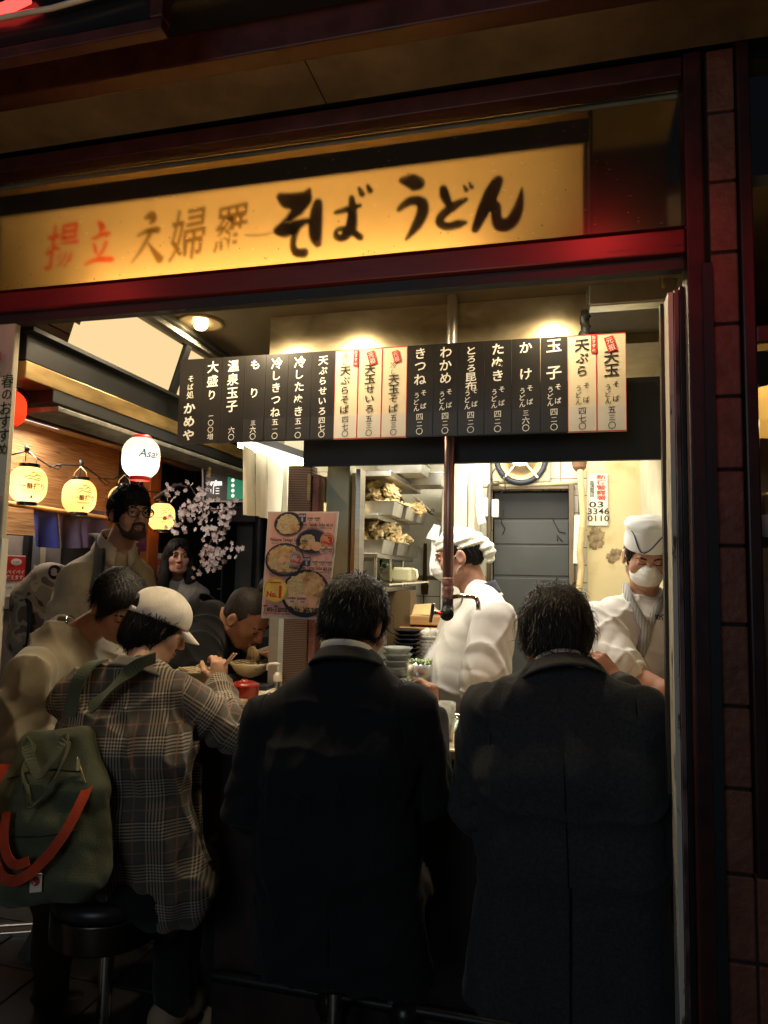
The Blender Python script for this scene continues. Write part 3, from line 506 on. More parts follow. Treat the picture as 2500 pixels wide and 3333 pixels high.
g = MB(); g.box(-1.16, -1.12, 2.7, 4.2, 0, 2.5); tag(g.build('steel_side_wall', m_kst), 'steel clad side wall behind the tempura shelves', 'wall')
g = MB(); g.box(-1.12, -.42, 4.16, 4.198, 1.52, 2.3); tag(g.build('steel_splash_sheet', m_kst, bevel=.002), 'steel splash sheet on the tiled wall behind the shelves', 'sheet')
g = MB(); g.box(.40, .44, 1.8, 4.0, 0, 2.5); tag(g.build('right_side_wall', K('side_white', (.5, .44, .30), rough=.6)), 'plain side wall at the right of the kitchen', 'wall')
g = MB(); g.box(-1.2, .44, 2.9, 4.25, 2.46, 2.5); tag(g.build('kitchen_ceiling', K('kceil', (.45, .38, .24), rough=.6)), None, None, None, 'structure')
t = thing('back_door', 'dark grey panelled shutter door at the back of the kitchen', 'door', (-.18, 4.26, 0))
m_door = K('door_grey', (.045, .046, .040), rough=.5, var=.3, vscale=2, bump=.1)
for i, (z0, z1) in enumerate(((.05, .95), (.96, 1.30), (1.31, 1.52), (1.535, 1.71), (1.72, 1.86), (1.87, 2.03))):
    g = MB(); g.box(-.405, .03, 4.262, 4.28, z0, z1); g.build('door_panel', K('door_shadow_panel', (.014, .014, .013), rough=.6) if z0 > 1.8 else m_door, t, bevel=.004)  # top panel painted near black to stand for the dark opening
g = MB(); g.box(-.406, .031, 4.2685, 4.285, .04, 2.034); g.build('door_backing', m_door, t)
g = MB(); g.box(.030, .06, 4.15, 4.198, 0, 2.06); g.box(-.43, -.41, 4.16, 4.198, 0, 2.06); g.box(-.41, .03, 4.16, 4.198, 2.035, 2.06); g.build('frame', K('brown_frame', (.16, .11, .06), rough=.5), t, bevel=.003)
g = MB()
for pts in ([(1640, 1660), (1632, 1700), (1645, 1720), (1636, 1740)], [(1800, 1690), (1820, 1730), (1840, 1735)], [(1815, 1760), (1812, 1740), (1830, 1762)]): g.tube([at(u, v, Y=4.255) for u, v in pts], .003, 6)
g.build('loose_wire', m_rubber, t, smooth=True)
# fan
t = thing('ventilation_fan', 'round grimy ventilation fan above the back doorway', 'fan', at(1696, 1567, Y=4.12))
fc = at(1696, 1493, Y=4.12)
g = MB(); g.obox(fc+V3(0, .04, 0), (.165, 0, 0), (0, .012, 0), (0, 0, .135)); g.build('back_plate', K('fan_enamel', (.55, .47, .28), rough=.4, var=.25), t, bevel=.02)
g = MB(); g.lathe([(.15, .0), (.155, .02), (.14, .045), (.125, .02)], fc+V3(0, .03, 0), 32, axis=(0, -1, 0)); g.build('rubber_ring', K('blue_rubber', (.03, .035, .05), rough=.5), t, smooth=True)
g = MB(); [g.bar(fc+V3(math.cos(a)*.15, -.02, math.sin(a)*.15), fc+V3(math.cos(a)*.03, -.03, math.sin(a)*.03), .010, .010, (0, 1, 0)) for a in (math.radians(d) for d in (50, 130, 230, 310))]; g.build('brace', m_steel, t)
g = MB(); g.lathe([(0, .05), (.05, .045), (.07, .02), (.10, .0), (.122, .01)], fc+V3(0, .02, 0), 28, axis=(0, -1, 0)); g.build('hub', K('fan_hub', (.40, .28, .13), rough=.35, metal=.5), t, smooth=True)
g = MB(); g.lathe([(0, -.018), (.03, -.012), (.042, .0)], at(1692, 1506, Y=3.98), 16, sq=(1, .7)); g.build('light_bulb', glow('fan_bulb', (1, .93, .72), 8), t, smooth=True)
# pipes, boxes, hose, papers
def pxtube(pts, r, Y, n=8): 
    m = MB(); m.tube([at(u, v, Y=Y) for u, v in pts], r, n); return m
tag(pxtube([(1570, 1583), (1880, 1572)], .011, 4.16).build('conduit_pipe', K('cream_pipe', (.55, .48, .30), rough=.4), smooth=True), 'horizontal cream conduit pipe under the fan', 'pipe')
tag(pxtube([(1590, 2000), (1592, 1610), (1594, 1580), (1605, 1572), (1625, 1573)], .013, 4.13).build('elbow_conduit', K('grey_pipe', (.16, .13, .09), rough=.4, metal=.4), smooth=True), 'grimy elbow conduit running down left of the doorway', 'pipe')
tag(pxtube([(1602, 1575), (1600, 1545), (1612, 1525), (1640, 1535), (1645, 1590), (1625, 1612)], .004, 4.08, 6).build('black_cable', m_rubber, smooth=True), 'black cable looping under the ventilation fan', 'cable')
for (u0, u1, v0, v1, lb) in ((1572, 1588, 1620, 1682, 'narrow cream switch box left of the doorway conduit'), (1601, 1623, 1625, 1684, 'wider cream switch box right of the doorway conduit')):
    a, b = at(u0, v0, Y=4.10), at(u1, v1, Y=4.10); g = MB(); g.box(a[0], b[0], 4.09, 4.13, b[2], a[2]); tag(g.build('switch_box', m_white, bevel=.006), lb, 'switch box')
a, b = at(1520, 1500, Y=3.9), at(1440, 1850, Y=3.9)
t = thing('white_fridge', 'tall white fridge behind the standpipe', 'fridge', (-.55, 4.0, 0))
g = MB(); g.box(-.66, at(1522, 1600, Y=3.88)[0], 3.88, 4.15, .4, 2.07); g.build('cabinet', K('fridge_white', (.74, .70, .56), rough=.35, var=.06), t, bevel=.01)
g = MB(); x1 = at(1522, 1600, Y=3.88)[0]; x2 = at(1546, 1600, Y=3.88)[0]; g.box(x1+.003, x2, 3.87, 4.14, .4, 2.05); g.build('door', K('fridge_door', (.70, .64, .46), rough=.4), t, bevel=.008)
g = MB(); g.box(x1-.06, x1, 3.9, 3.98, 2.072, 2.105); tag(g.build('tissue_box', K('mint_box', (.35, .52, .42), rough=.6)), 'mint green box on top of the white fridge', 'box')
def sheet(name, pts, Y, lb, m=None, cat='paper', wave=.006):
    P = [at(u, v, Y=Y) for u, v in pts]; g = MB()
    def f(a, b):
        p = (P[0]*(1-a)+P[1]*a)*(1-b)+(P[3]*(1-a)+P[2]*a)*b; return p+V3(0, wave*math.sin(a*4+b*7), 0)
    g.grid(f, 6, 10); return tag(g.build(name, m or m_paper, smooth=True), lb, cat)
sheet('hanging_slip', [(1548, 1550), (1572, 1560), (1570, 1660), (1550, 1640)], 3.86, 'white order slip clipped on the fridge edge')
sheet('hanging_slip', [(1548, 1640), (1568, 1645), (1583, 1700), (1556, 1708)], 3.855, 'curled white slip hanging below the fridge slip')
sheet('hanging_slip', [(1412, 1706), (1434, 1712), (1425, 1760), (1386, 1752)], 3.5, 'tilted white slip behind the pipe beside the towel wearing cook')
sheet('plastic_bag', [(1404, 1760), (1432, 1764), (1432, 1880), (1398, 1870)], 3.52, 'crumpled white plastic bag hanging behind the pipe', K('bag', (.78, .76, .68), rough=.3), 'bag', .014)
t = thing('corrugated_hose', 'yellowed corrugated hose on the plaster wall edge', 'hose', at(1895, 1860, Y=3.93))
pts = [(1888, 1530), (1893, 1600), (1898, 1680), (1896, 1720), (1888, 1790), (1893, 1850), (1884, 1930)]
Q = []
for i in range(len(pts)-1):
    for k in range(14): Q.append(at(pts[i][0]+(pts[i+1][0]-pts[i][0])*k/14, pts[i][1]+(pts[i+1][1]-pts[i][1])*k/14, Y=3.93))
g = MB(); g.tube(Q, [.017+(.003 if i % 2 else -.001) if i > 40 else .017 for i in range(len(Q))], 10); g.build('tube', K('hose', (.55, .42, .20), rough=.45), t, smooth=True)
g = MB(); p = at(1886, 1522, Y=3.94); g.lathe([(.02, -.02), (.035, 0), (.04, .03)], p, 12); g.build('bracket', K('rust', (.16, .08, .04), rough=.7), t)
g = MB(); a = at(1880, 1695, Y=3.95); g.obox(a+V3(-.004, 0, -.1), (.016, 0, 0), (0, .012, 0), (.004, 0, .13)); tag(g.build('wrapped_umbrella', K('clear_wrap', (.70, .66, .56), rough=.25)), 'white plastic wrapped bundle beside the yellow hose', 'bundle')
t = thing('police_notice', 'white emergency number plate with red characters on yellow plaster', 'sign', at(1946, 1713, Y=3.99))
a, b = at(1912, 1541, Y=3.99), at(1981, 1713, Y=3.99); g = MB(); g.box(a[0], b[0], 3.988, 3.997, b[2], a[2]); g.build('plate', K('aged_white', (.72, .66, .50), rough=.45, var=.06), t, bevel=.003)
g = MB(); e = .004; [g.box(*q) for q in ((a[0]+e, b[0]-e, 3.9868, 3.9875, a[2]-e-.001, a[2]-e), (a[0]+e, b[0]-e, 3.9868, 3.9875, b[2]+e, b[2]+e+.001), (a[0]+e, a[0]+e+.001, 3.9868, 3.9875, b[2]+e, a[2]-e), (b[0]-e-.001, b[0]-e, 3.9868, 3.9875, b[2]+e, a[2]-e))]
for s, v, sz in (('03', 1642, 1.0), ('3346', 1664, 1.0), ('0110', 1687, 1.0)): write(g, s, at(1941 if s == '03' else 1948, v, Y=3.986), UX, UZ, .045, off=.012, fit=.075 if s == '03' else .112)
column(g, '直通電話', at(1927, 1571, Y=3.986), UX, UZ, .026, .022, off=.006); g.build('black_lettering', m_ink, t)
g = MB(); [write(g, ch, at(1957, 1553+16.8*i, Y=3.986), UX, UZ, .027, off=.012, sx=2.0) for i, ch in enumerate('新宿警察署')]; g.build('red_lettering', m_redink, t)
for u, v, r, lb in ((1940, 1752, .05, 'ragged peeled patch below the emergency number plate'), (1998, 1808, .036, 'dark oval stain on the plaster left of the paper cap')):
    g = MB(); g.add([at(u, v, Y=3.996)]+[at(u, v, Y=3.996)+r*(1+.22*math.sin(2*a+u)+.10*math.sin(5*a+v)+.07*math.sin(11*a+1)+.05*math.sin(23*a)+.04*math.sin(41*a))*(math.cos(a)*UX+math.sin(a)*UZ) for a in np.linspace(0, 6.2832, 160)], [(0, i, i+1) for i in range(1, 160)]); tag(g.build('wall_stain', ramp_mat('stain', [(.4, (.13, .09, .045)), (.6, (.30, .22, .11))], 'noise', 30, .9)), lb, 'stain')
# ================================================================ tempura shelves
t = thing('tempura_rack', 'steel shelf rack holding trays of tempura', 'rack', (-.95, 3.3, 1.0))
SH = []
for nm, u, v, ub, vb, th in (('top_shelf', 1272, 1540, 1370, 1594, .028), ('middle_shelf', 1230, 1680, 1334, 1718, .022), ('lower_shelf', 1228, 1808, 1346, 1812, .022), ('bottom_shelf', 1241, 1920, 1363, 1904, .022)):
    Y0 = 3.12; p = at(u, v, Y=Y0); q = at(ub, vb, X=p[0]); y1 = min(q[1], 4.15) if nm != 'bottom_shelf' else 3.9
    g = MB(); g.box(-1.119, p[0], Y0, y1, p[2]-th/2, p[2]+th/2); g.build(nm, m_steel, t, bevel=.003); SH.append((p, y1))
for y in (3.135, 3.7): g = MB(); g.cyl((SH[2][0][0]-.012, y, SH[3][0][2]), (SH[2][0][0]-.012, y, SH[2][0][2]), .008, 10); g.build('upright', m_steel, t, smooth=2)
def tray_mb(c, w, d, h):
    """open pan: outer and inner walls with a rolled rim"""
    x, y, z = c; g = MB(); tp_ = .92
    o = [(x-w/2*tp_, y-d/2*tp_, z), (x+w/2*tp_, y-d/2*tp_, z), (x+w/2*tp_, y+d/2*tp_, z), (x-w/2*tp_, y+d/2*tp_, z)]; T = [(x-w/2, y-d/2, z+h), (x+w/2, y-d/2, z+h), (x+w/2, y+d/2, z+h), (x-w/2, y+d/2, z+h)]
    k = .008; R = [(x-w/2-k, y-d/2-k, z+h), (x+w/2+k, y-d/2-k, z+h), (x+w/2+k, y+d/2+k, z+h), (x-w/2-k, y+d/2+k, z+h)]
    g.add(o+T, [(0, 3, 2, 1), (0, 1, 5, 4), (1, 2, 6, 5), (2, 3, 7, 6), (3, 0, 4, 7)]); g.add(T+R, [(0, 1, 5, 4), (1, 2, 6, 5), (2, 3, 7, 6), (3, 0, 4, 7)])
    return g
m_temp = ramp_mat('tempura_batter', [(.26, (.32, .15, .04)), (.38, (.56, .36, .11)), (.55, (.70, .55, .28)), (.75, (.78, .68, .44))], 'noise', 26, .55, (1, 1, 1), bump=.8, detail=8)
m_temp2 = ramp_mat('tempura_greens', [(.3, (.16, .14, .03)), (.40, (.55, .36, .12)), (.55, (.70, .54, .26)), (.8, (.74, .42, .16))], 'noise', 30, .55, bump=.8, detail=8)
def blob(seed):
    r = random.Random(seed); bm = bmesh.new(); bmesh.ops.create_icosphere(bm, subdivisions=4, radius=1); ph = [(r.uniform(2, 9), r.uniform(0, 6.3), Vector((r.gauss(0, 1), r.gauss(0, 1), r.gauss(0, 1))).normalized()) for _ in range(26)]
    for v in bm.verts:
        n = v.co.copy(); d = 1+sum(.075*math.sin(a*n.dot(w)*1.6+b)*(1 if a < 5 else .8) for a, b, w in ph); v.co = Vector((n.x*1.15*d, n.y*.95*d, n.z*.62*d))
    me = bpy.data.meshes.new('tempura_piece'); bm.to_mesh(me); bm.free(); me.materials.append(m_temp2 if seed % 3 == 0 else m_temp); me.polygons.foreach_set('use_smooth', [True]*len(me.polygons)); return me
TB = [blob(i) for i in range(6)]
def fritters(c, w, d, zt, n, lb, hmax):
    for i in range(n):
        f = i/n; x = c[0]+random.uniform(-.42, .42)*w; y = c[1]+random.uniform(-.42, .42)*d; z = zt+random.random()**1.5*hmax*(1-abs(x-c[0]+.02)/w*1.3)
        o = bpy.data.objects.new('tempura_fritter', random.choice(TB)); COL.objects.link(o); o.location = (x, y, z); s = random.uniform(.030, .043); o.scale = (s, s, s*random.uniform(.8, 1.2)); o.rotation_euler = (random.uniform(-.9, .9), random.uniform(-.9, .9), random.uniform(0, 6.3)); tag(o, lb, 'tempura', 'tempura fritters heaped on the shelves')
for si, names in ((1, ('near tray on the middle shelf', 'centre tray on the middle shelf', 'far tray on the middle shelf')), (2, ('near tray on the lower shelf', 'centre tray on the lower shelf', 'far tray on the lower shelf'))):
    p, y1 = SH[si]; n = 3; dd = (y1-3.15)/n
    for i, nm in enumerate(names):
        c = (p[0]-.135+(.05 if si == 1 else .0)+.012*i, 3.16+dd*(i+.5), p[2]+.012); w, d, h = .30, dd*.9, .062
        tag(tray_mb(c, w, d, h).build('steel_tray', m_steelf, solid=.0015), 'steel tray heaped with tempura, ' + nm, 'tray', 'steel trays on the tempura rack')
        fritters(c, w, d, c[2]+h-.005, 20 if i < 2 else 13, 'golden tempura fritter heaped in the ' + nm, (.19 if i == 0 else .15 if i == 1 else .09))
p, y1 = SH[1]; fritters((p[0]-.16, 3.13, 0), .26, .04, p[2]+.022, 9, 'small tempura fritter on the front edge of the middle shelf', .01)
g = MB(); g.add([(-1.1, 3.145, SH[1][0][2]+.07), (p[0]-.005, 3.145, SH[1][0][2]+.07), (p[0]-.005, 3.15, SH[1][0][2]+.185), (p[0]-.03, 3.15, SH[1][0][2]+.205), (-1.1, 3.15, SH[1][0][2]+.21)], [(0, 1, 2, 3, 4)]); tag(g.build('sneeze_guard', m_plastic, solid=.003), 'clear plastic guard in front of the upper tempura heap', 'guard')
g = MB(); p2 = SH[2][0]; g.add([(-1.1, 3.145, p2[2]+.08), (p2[0]-.02, 3.145, p2[2]+.08), (p2[0]-.02, 3.15, p2[2]+.17), (p2[0]-.04, 3.15, p2[2]+.185), (-1.1, 3.15, p2[2]+.19)], [(0, 1, 2, 3, 4)]); tag(g.build('sneeze_guard', m_plastic, solid=.003), 'clear plastic guard in front of the lower tempura heap', 'guard')
for u, v, Y, w, d, h, lb in ((1335, 1548, 3.35, .22, .2, .05, 'empty steel pan jutting from the top shelf'), (1395, 1585, 3.62, .24, .2, .06, 'larger empty steel pan hanging out behind the top shelf')):
    c = at(u, v, Y=Y); tag(tray_mb((c[0]-.03, c[1], c[2]), w, d, h).build('steel_pan', m_steelf, solid=.0015), lb, 'pan')
g = MB(); a, b = at(1330, 1600, Y=3.98), at(1436, 1700, Y=3.9); g.bar(a, b, .008, .014); tag(g.build('slanted_steel_rod', m_steelf), 'slanted steel rod across the splash sheet', 'rod')
t = thing('bulldog_clip', 'black bulldog clip on the slanted steel rod', 'clip', at(1398, 1670, Y=3.9)); g = MB(); c = at(1396, 1667, Y=3.9); g.obox(c, unit((1, 0, -.75))*.022, (0, .006, 0), unit((.75, 0, 1))*.005); g.build('jaw', m_rubber, t, bevel=.001)
g = MB(); g.tube([c+V3(.008, 0, .0), c+V3(.02, 0, .02), c+V3(.03, 0, .012), c+V3(.022, 0, -.002)], .003, 6); g.build('lever', m_dark, t)
t = thing('measuring_jug', 'cloudy plastic measuring jug on the bottom shelf', 'jug', at(1320, 1890, Y=3.45))
a, b = at(1272, 1846, Y=3.45), at(1342, 1895, Y=3.45); g = MB(); g.box(a[0], b[0], 3.40, 3.52, b[2], a[2]); g.build('body', K('cloudy_plastic', (.40, .36, .20), rough=.25), t, bevel=.012)
g = MB(); g.tube([at(1342, 1852, Y=3.45), at(1355, 1858, Y=3.45), at(1358, 1875, Y=3.45), at(1350, 1893, Y=3.45)], .008, 8); g.build('handle', K('cloudy_handle', (.62, .56, .34), rough=.3), t, smooth=True)
g = MB(); c = at(1258, 1895, Y=3.3); g.lathe([(.0, 0), (.032, 0), (.035, .11), (.031, .11), (.03, .005)], c, 16); tag(g.build('plastic_cup', m_plastic, smooth=True), 'clear plastic cup left of the cloudy jug', 'cup')
g = MB(); a, b = at(1243, 1836, Y=3.28), at(1258, 1848, Y=3.28); g.box(a[0], b[0], 3.27, 3.30, b[2], a[2]); tag(g.build('green_packet', K('green_packet', (.03, .16, .06), rough=.4)), 'small green packet under the lower shelf', 'packet')
g = MB(); g.bar(at(1265, 1903, Y=3.2), at(1393, 1894, Y=3.3), .022, .006); tag(g.build('chopstick_bundle', K('pale_wood', (.62, .50, .30), rough=.6)), 'long pale wooden ladle handle lying on the bottom shelf', 'ladle')
g = MB(); c = at(1308, 2060, Y=3.42); a, b = at(1262, 1922, Y=3.42), at(1337, 1922, Y=3.42); g.box(a[0], b[0], 3.42, 3.55, .9, a[2]); tag(g.build('grimy_post', ramp_mat('grime', [(.3, (.05, .035, .02)), (.7, (.17, .12, .07))], 'noise', 24, .8, bump=.4)), 'grimy brown post below the tempura rack', 'post')
g = MB(); a, b = at(1378, 1850, Y=4.1), at(1388, 1950, Y=4.1); g.lathe([(.0, 0), (.018, .0), (.024, .05), (.012, .08), (.010, .3), (0, .3)], at(1382, 1935, Y=4.1), 12); tag(g.build('bottle_brush', K('brush_brown', (.08, .055, .02), rough=.9)), 'dark bottle brush hanging on the cream tiles', 'brush')
# ================================================================ kitchen side counter and things on it
ZC = at(1320, 2190, Y=3.05)[2]
g = MB(); g.box(-1.118, -.60, 2.72, 3.45, 0.02, ZC); tag(g.build('side_counter', m_kst, bevel=.004), 'steel side counter under the bowls and wooden boxes', 'counter')
def stack(c, r, n, h, m, nm, lb, group, prof=None):
    for i in range(n):
        g = MB(); z = c[2]+h*i; g.lathe([(.0, 0), (r*.5, 0), (r*.55, .01), (r*.9, h*1.4), (r, h*1.7), (r*.95, h*1.7), (r*.5, .02)], (c[0], c[1], z), 22); tag(g.build(nm, m, smooth=True), lb, 'bowl', group)
c = at(1325, 2185, Y=3.1); stack((c[0], 3.1, ZC), .068, 9, .019, K('black_lacquer', (.012, .012, .014), rough=.18), 'black_bowl', 'black lacquer bowl in the tall stack beside the egg basket', 'stacked black bowls')
c = at(1293, 2190, Y=2.92); stack((c[0], 2.92, ZC), .064, 4, .026, K('grey_glass', (.55, .55, .46), rough=.1, trans=.5), 'glass_bowl', 'thick glass bowl in the low stack behind the dark suit', 'stacked glass bowls')
t = thing('egg_basket', 'white plastic basket of eggs beside the black bowls', 'basket', at(1410, 2130, Y=3.2))
c = at(1408, 2150, Y=3.2); zb = c[2]-.01; g = MB(); 
for i in range(7): g.obox((c[0], 3.2, zb+.006+.016*i), (.055, 0, 0), (0, .05, 0), (0, 0, .005))
g.obox((c[0], 3.2, zb+.06), (.051, 0, 0), (0, .046, 0), (0, 0, .055)); g.build('basket_wall', K('basket_white', (.74, .70, .58), rough=.5), t)
g = MB(); g.obox((c[0], 3.2, zb+.118), (.062, 0, 0), (0, .055, 0), (0, 0, .004)); g.build('rim', K('basket_white', (.74, .70, .58)), t, bevel=.002)
g = MB(); g.box(c[0]-.06, c[0]+.06, 3.14, 3.26, ZC-.002, zb); tag(g.build('basket_stand', m_dark), 'dark block under the egg basket', 'block')
for i in range(6):
    g = MB(); q = V3(c[0]-.036+.036*(i % 3), 3.175+.05*(i//3), zb+.13); g.lathe([(0, -.026), (.012, -.022), (.02, -.008), (.0195, .006), (.012, .022), (0, .028)], q, 12, axis=unit((random.uniform(-1, 1), random.uniform(-1, 1), .5))); tag(g.build('egg', K('egg_white', (.76, .70, .58), rough=.5), smooth=True), 'white egg lying in the plastic basket', 'egg', 'eggs in the basket')
m_box = ramp_mat('box_wood', [(.3, (.36, .17, .05)), (.7, (.55, .31, .11))], 'noise', 6, .45, (1, 4, 14))
for u0, u1, v0, v1, Y, lb in ((1313, 1445, 2002, 2037, 3.42, 'long honey wooden tray box, upper one behind the tap'), (1300, 1440, 2040, 2056, 3.4, 'honey wooden tray box under the upper one')):
    a, b = at(u0, v0, Y=Y), at(u1, v1, Y=Y); g = MB(); g.box(a[0], b[0], Y, Y+.22, b[2], a[2]); tag(g.build('wooden_box', m_box, bevel=.003), lb, 'box')
a = at(1300, 2056, Y=3.4); g = MB(); g.box(a[0], a[0]+.2, 3.4, 3.6, ZC-.001, a[2]-.001); tag(g.build('box_stand', m_dark), 'dark support under the wooden tray boxes', 'stand')
a, b, c2, d2 = at(1325, 2001, Y=3.45), at(1420, 2001, Y=3.45), at(1400, 1965, Y=3.52), at(1345, 1968, Y=3.52); g = MB(); g.add([a, b, c2, d2, a+V3(0, .14, 0), b+V3(0, .14, 0), c2+V3(0, .05, 0), d2+V3(0, .05, 0)], [(0, 1, 2, 3), (5, 4, 7, 6), (3, 2, 6, 7), (1, 5, 6, 2), (4, 0, 3, 7)]); tag(g.build('noodle_bundle', K('paper_tan', (.45, .30, .12), rough=.7)), 'tan paper bundle on the wooden tray box', 'bundle')
t = thing('scallion_tub', 'steel tub of chopped scallions behind the dark suit', 'tub', at(1372, 2215, Y=2.85))
c = at(1365, 2235, Y=2.80); g = MB(); g.lathe([(0, 0), (.05, 0), (.055, .09), (.052, .09), (.048, .01)], c, 20); g.build('tub', m_steelf, t, smooth=True)
g = MB(); [g.tube([c+V3(*q), c+V3(*q)+V3(random.uniform(-.01, .01), random.uniform(-.01, .01), .008)], .004, 6) for q in ((random.uniform(-.04, .04), random.uniform(-.04, .04), .085+random.random()*.015) for _ in range(70))]; g.build('chopped_scallion', K('scallion', (.45, .55, .25), rough=.5, var=.3), t)
# cooks' side: work table just behind the customers' ledge
g = MB(); g.box(-.60, .39, 2.63, 2.80, .85, .93); g.box(-.60, .39, 2.64, 2.78, .02, .85); tag(g.build('work_table', m_kst), 'steel work table between the ledge and the cooks', 'table')
lamp('kitchen_tube_light', 'AREA', (-.38, 3.0, 2.14), 20, (1, .95, .84), 1.2, .25, aim=(-.55, 3.3, 1.2))
t = thing('kitchen_fluorescent', 'long fluorescent tube under the kitchen ceiling behind the valance', 'lamp', (-.35, 3.25, 2.2)); g = MB(); g.cyl((-.95, 3.25, 2.2), (.28, 3.25, 2.2), .016, 10); g.build('tube', glow('ktube', (1, .9, .66), 6), t, smooth=True); g = MB(); g.box(-.97, .3, 3.22, 3.28, 2.22, 2.25); g.build('batten', m_white, t)
lamp('kitchen_back_light', 'AREA', (-.2, 3.75, 2.38), 11.5, (1, .95, .82), .9, .3, aim=(-.1, 4.3, 1.3))
# ================================================================ customers' counter
t = thing('counter', 'L shaped noodle counter with pale wooden top and dark front', 'counter', (-.5, 2.3, 0))
m_top = ramp_mat('pale_counter', [(.3, (.50, .38, .24)), (.7, (.66, .54, .38))], 'noise', 3, .22, (.5, 8, 1))
g = MB(); g.box(-1.12, .39, 2.185, 2.52, .962, .998); g.build('front_top', m_top, t, bevel=.008)
g = MB(); g.box(-1.48, -1.123, 2.40, 3.9, 1.02, 1.06); g.build('wing_top', m_top, t, bevel=.006)
g = MB(); g.box(-1.12, .39, 2.523, 2.625, .90, 1.012); g.build('stone_ledge', K('ledge_stone', (.28, .25, .18), rough=.5, var=.3, bump=.2), t, bevel=.004)
g = MB(); g.box(-1.12, .39, 2.24, 2.51, .012, .958); g.box(-1.44, -1.14, 2.46, 3.8, .012, 1.016); g.build('front_panel', K('counter_front', (.03, .018, .014), rough=.5, var=.4), t)
g = MB(); g.cyl((-1.1, 2.21, .22), (.24, 2.21, .22), .018, 12); g.build('foot_rail', m_dark, t, smooth=2)
g = MB(); c = at(1443, 2408, Z=.999); g.lathe([(0, .004), (.026, .004), (.034, .118), (.036, .118), (.028, 0), (0, 0)], (c[0]+.004, c[1], .999), 22); tag(g.build('water_glass', K('frosty_plastic', (.80, .84, .78), rough=.18, trans=.75, var=0, ior=1.15), smooth=True), 'frosted plastic water cup on the counter between the suits', 'cup')
g = MB(); g.lathe([(0, .0), (.0262, 0), (.0285, .045), (0, .045)], (c[0]+.004, c[1], 1.005), 20); tag(g.build('water', K('water_in', (.9, .92, .88), rough=.05, trans=.9, var=0, ior=1.2), smooth=True), 'water in the frosted cup between the suits', 'water')
m_towel = ramp_mat('striped_towel', [(.45, (.72, .72, .64)), (.55, (.10, .40, .30))], 'wave', 26, .9, (1, 1, 1), distort=.6)
a = at(1490, 2350, Y=2.46); g = MB(); g.grid(lambda u, v: (a[0]-.055+.125*u, 2.41+.13*v, 1.004+.028*math.sin(math.pi*v)**.5*(.7+.3*math.sin(u*9))+.004*math.sin(v*25)), 14, 14); tag(g.build('green_towel', m_towel, smooth=True, solid=.004), 'folded green and white striped towel behind the water cup', 'towel')
t = thing('steel_pot_lid', 'small steel lid with handle beside the striped towel', 'lid', at(1478, 2325, Y=2.57)); c = at(1470, 2322, Y=2.57); g = MB(); g.lathe([(.0, .022), (.02, .018), (.03, 0)], (c[0]+.015, 2.575, 1.013), 16); g.build('dome', m_chrome, t, smooth=True); g = MB(); g.tube([(c[0], 2.575, 1.03), (c[0]-.012, 2.575, 1.05), (c[0]-.018, 2.575, 1.075)], .005, 8); g.build('handle', m_chrome, t, smooth=True)
c = at(2185, 2340, Y=2.0); g = MB(); g.lathe([(0, 0), (.02, 0), (.05, .05), (.055, .062), (.051, .062), (.0, .012)], at(2200, 2390, Y=2.24), 22); tag(g.build('grey_bowl', K('grey_ceramic', (.2, .2, .19), rough=.3), smooth=True), 'grey bowl at the right end of the counter by the jamb', 'bowl')
# bowls of the left diners
m_cer = ramp_mat('cream_ceramic', [(.3, (.50, .40, .20)), (.7, (.66, .57, .36))], 'noise', 8, .3)
def noodle_bowl(c, r, h, lb, tilt=None, noodles=True):
    t = thing('noodle_bowl', lb, 'bowl', c); c = np.array(c)
    g = MB(); g.lathe([(0, 0), (r*.42, 0), (r*.46, .012), (r*.75, h*.55), (r, h), (r*.955, h), (r*.7, h*.55), (r*.4, .02), (0, .018)], c, 36); g.build('ceramic', m_cer, t, smooth=True)
    g = MB(); g.disc(c+V3(0, 0, h*.82), UX*r*.88, UY*r*.88); g.build('broth', K('broth', (.16, .09, .03), rough=.1), t)
    g = MB()
    for _ in range(60):
        a = random.uniform(0, 6.3); q = c+V3(math.cos(a)*r*.5*random.random(), math.sin(a)*r*.5*random.random(), h*.84); P = [q]
        d = random.uniform(0, 6.3)
        for k in range(6): d += random.uniform(-.9, .9); q = q+V3(math.cos(d)*.018, math.sin(d)*.018, random.uniform(-.004, .006)); q[:2] = c[:2]+(q[:2]-c[:2])*min(1, r*.84/max(1e-6, np.linalg.norm(q[:2]-c[:2]))); P.append(q)
        g.tube(P, .003, 5)
    g.build('soba_noodles', K('soba', (.40, .30, .16), rough=.45, var=.3), t, smooth=True)
    return t
EB = at(817, 2205, Y=2.74)
bw = noodle_bowl((EB[0], 2.74, EB[2]-.012), .092, .075, 'cream bowl of soba noodles under the leaning man')
g = MB()
for i in range(16):
    x = -.02+.04*random.random(); y = random.uniform(-.012, .012); g.tube([EB+V3(x*1.3, y, .07), EB+V3(x+.003*math.sin(i), y, .095), EB+V3(x*.8, y, .115), EB+V3(x*.5+.004, y, .124), EB+V3(.02-x*.3, y+.004, .105), EB+V3(.026-x*.4, y, .07)], .003, 6)
g.build('lifted_noodles', K('soba_light', (.50, .39, .20), rough=.4, var=.25), bw, smooth=True)
g = MB(); g.box(EB[0]-.1, EB[0]+.12, 2.62, 2.86, 1.058, EB[2]-.013); tag(g.build('serving_tray', m_black), 'dark serving tray under the cream noodle bowl', 'tray')
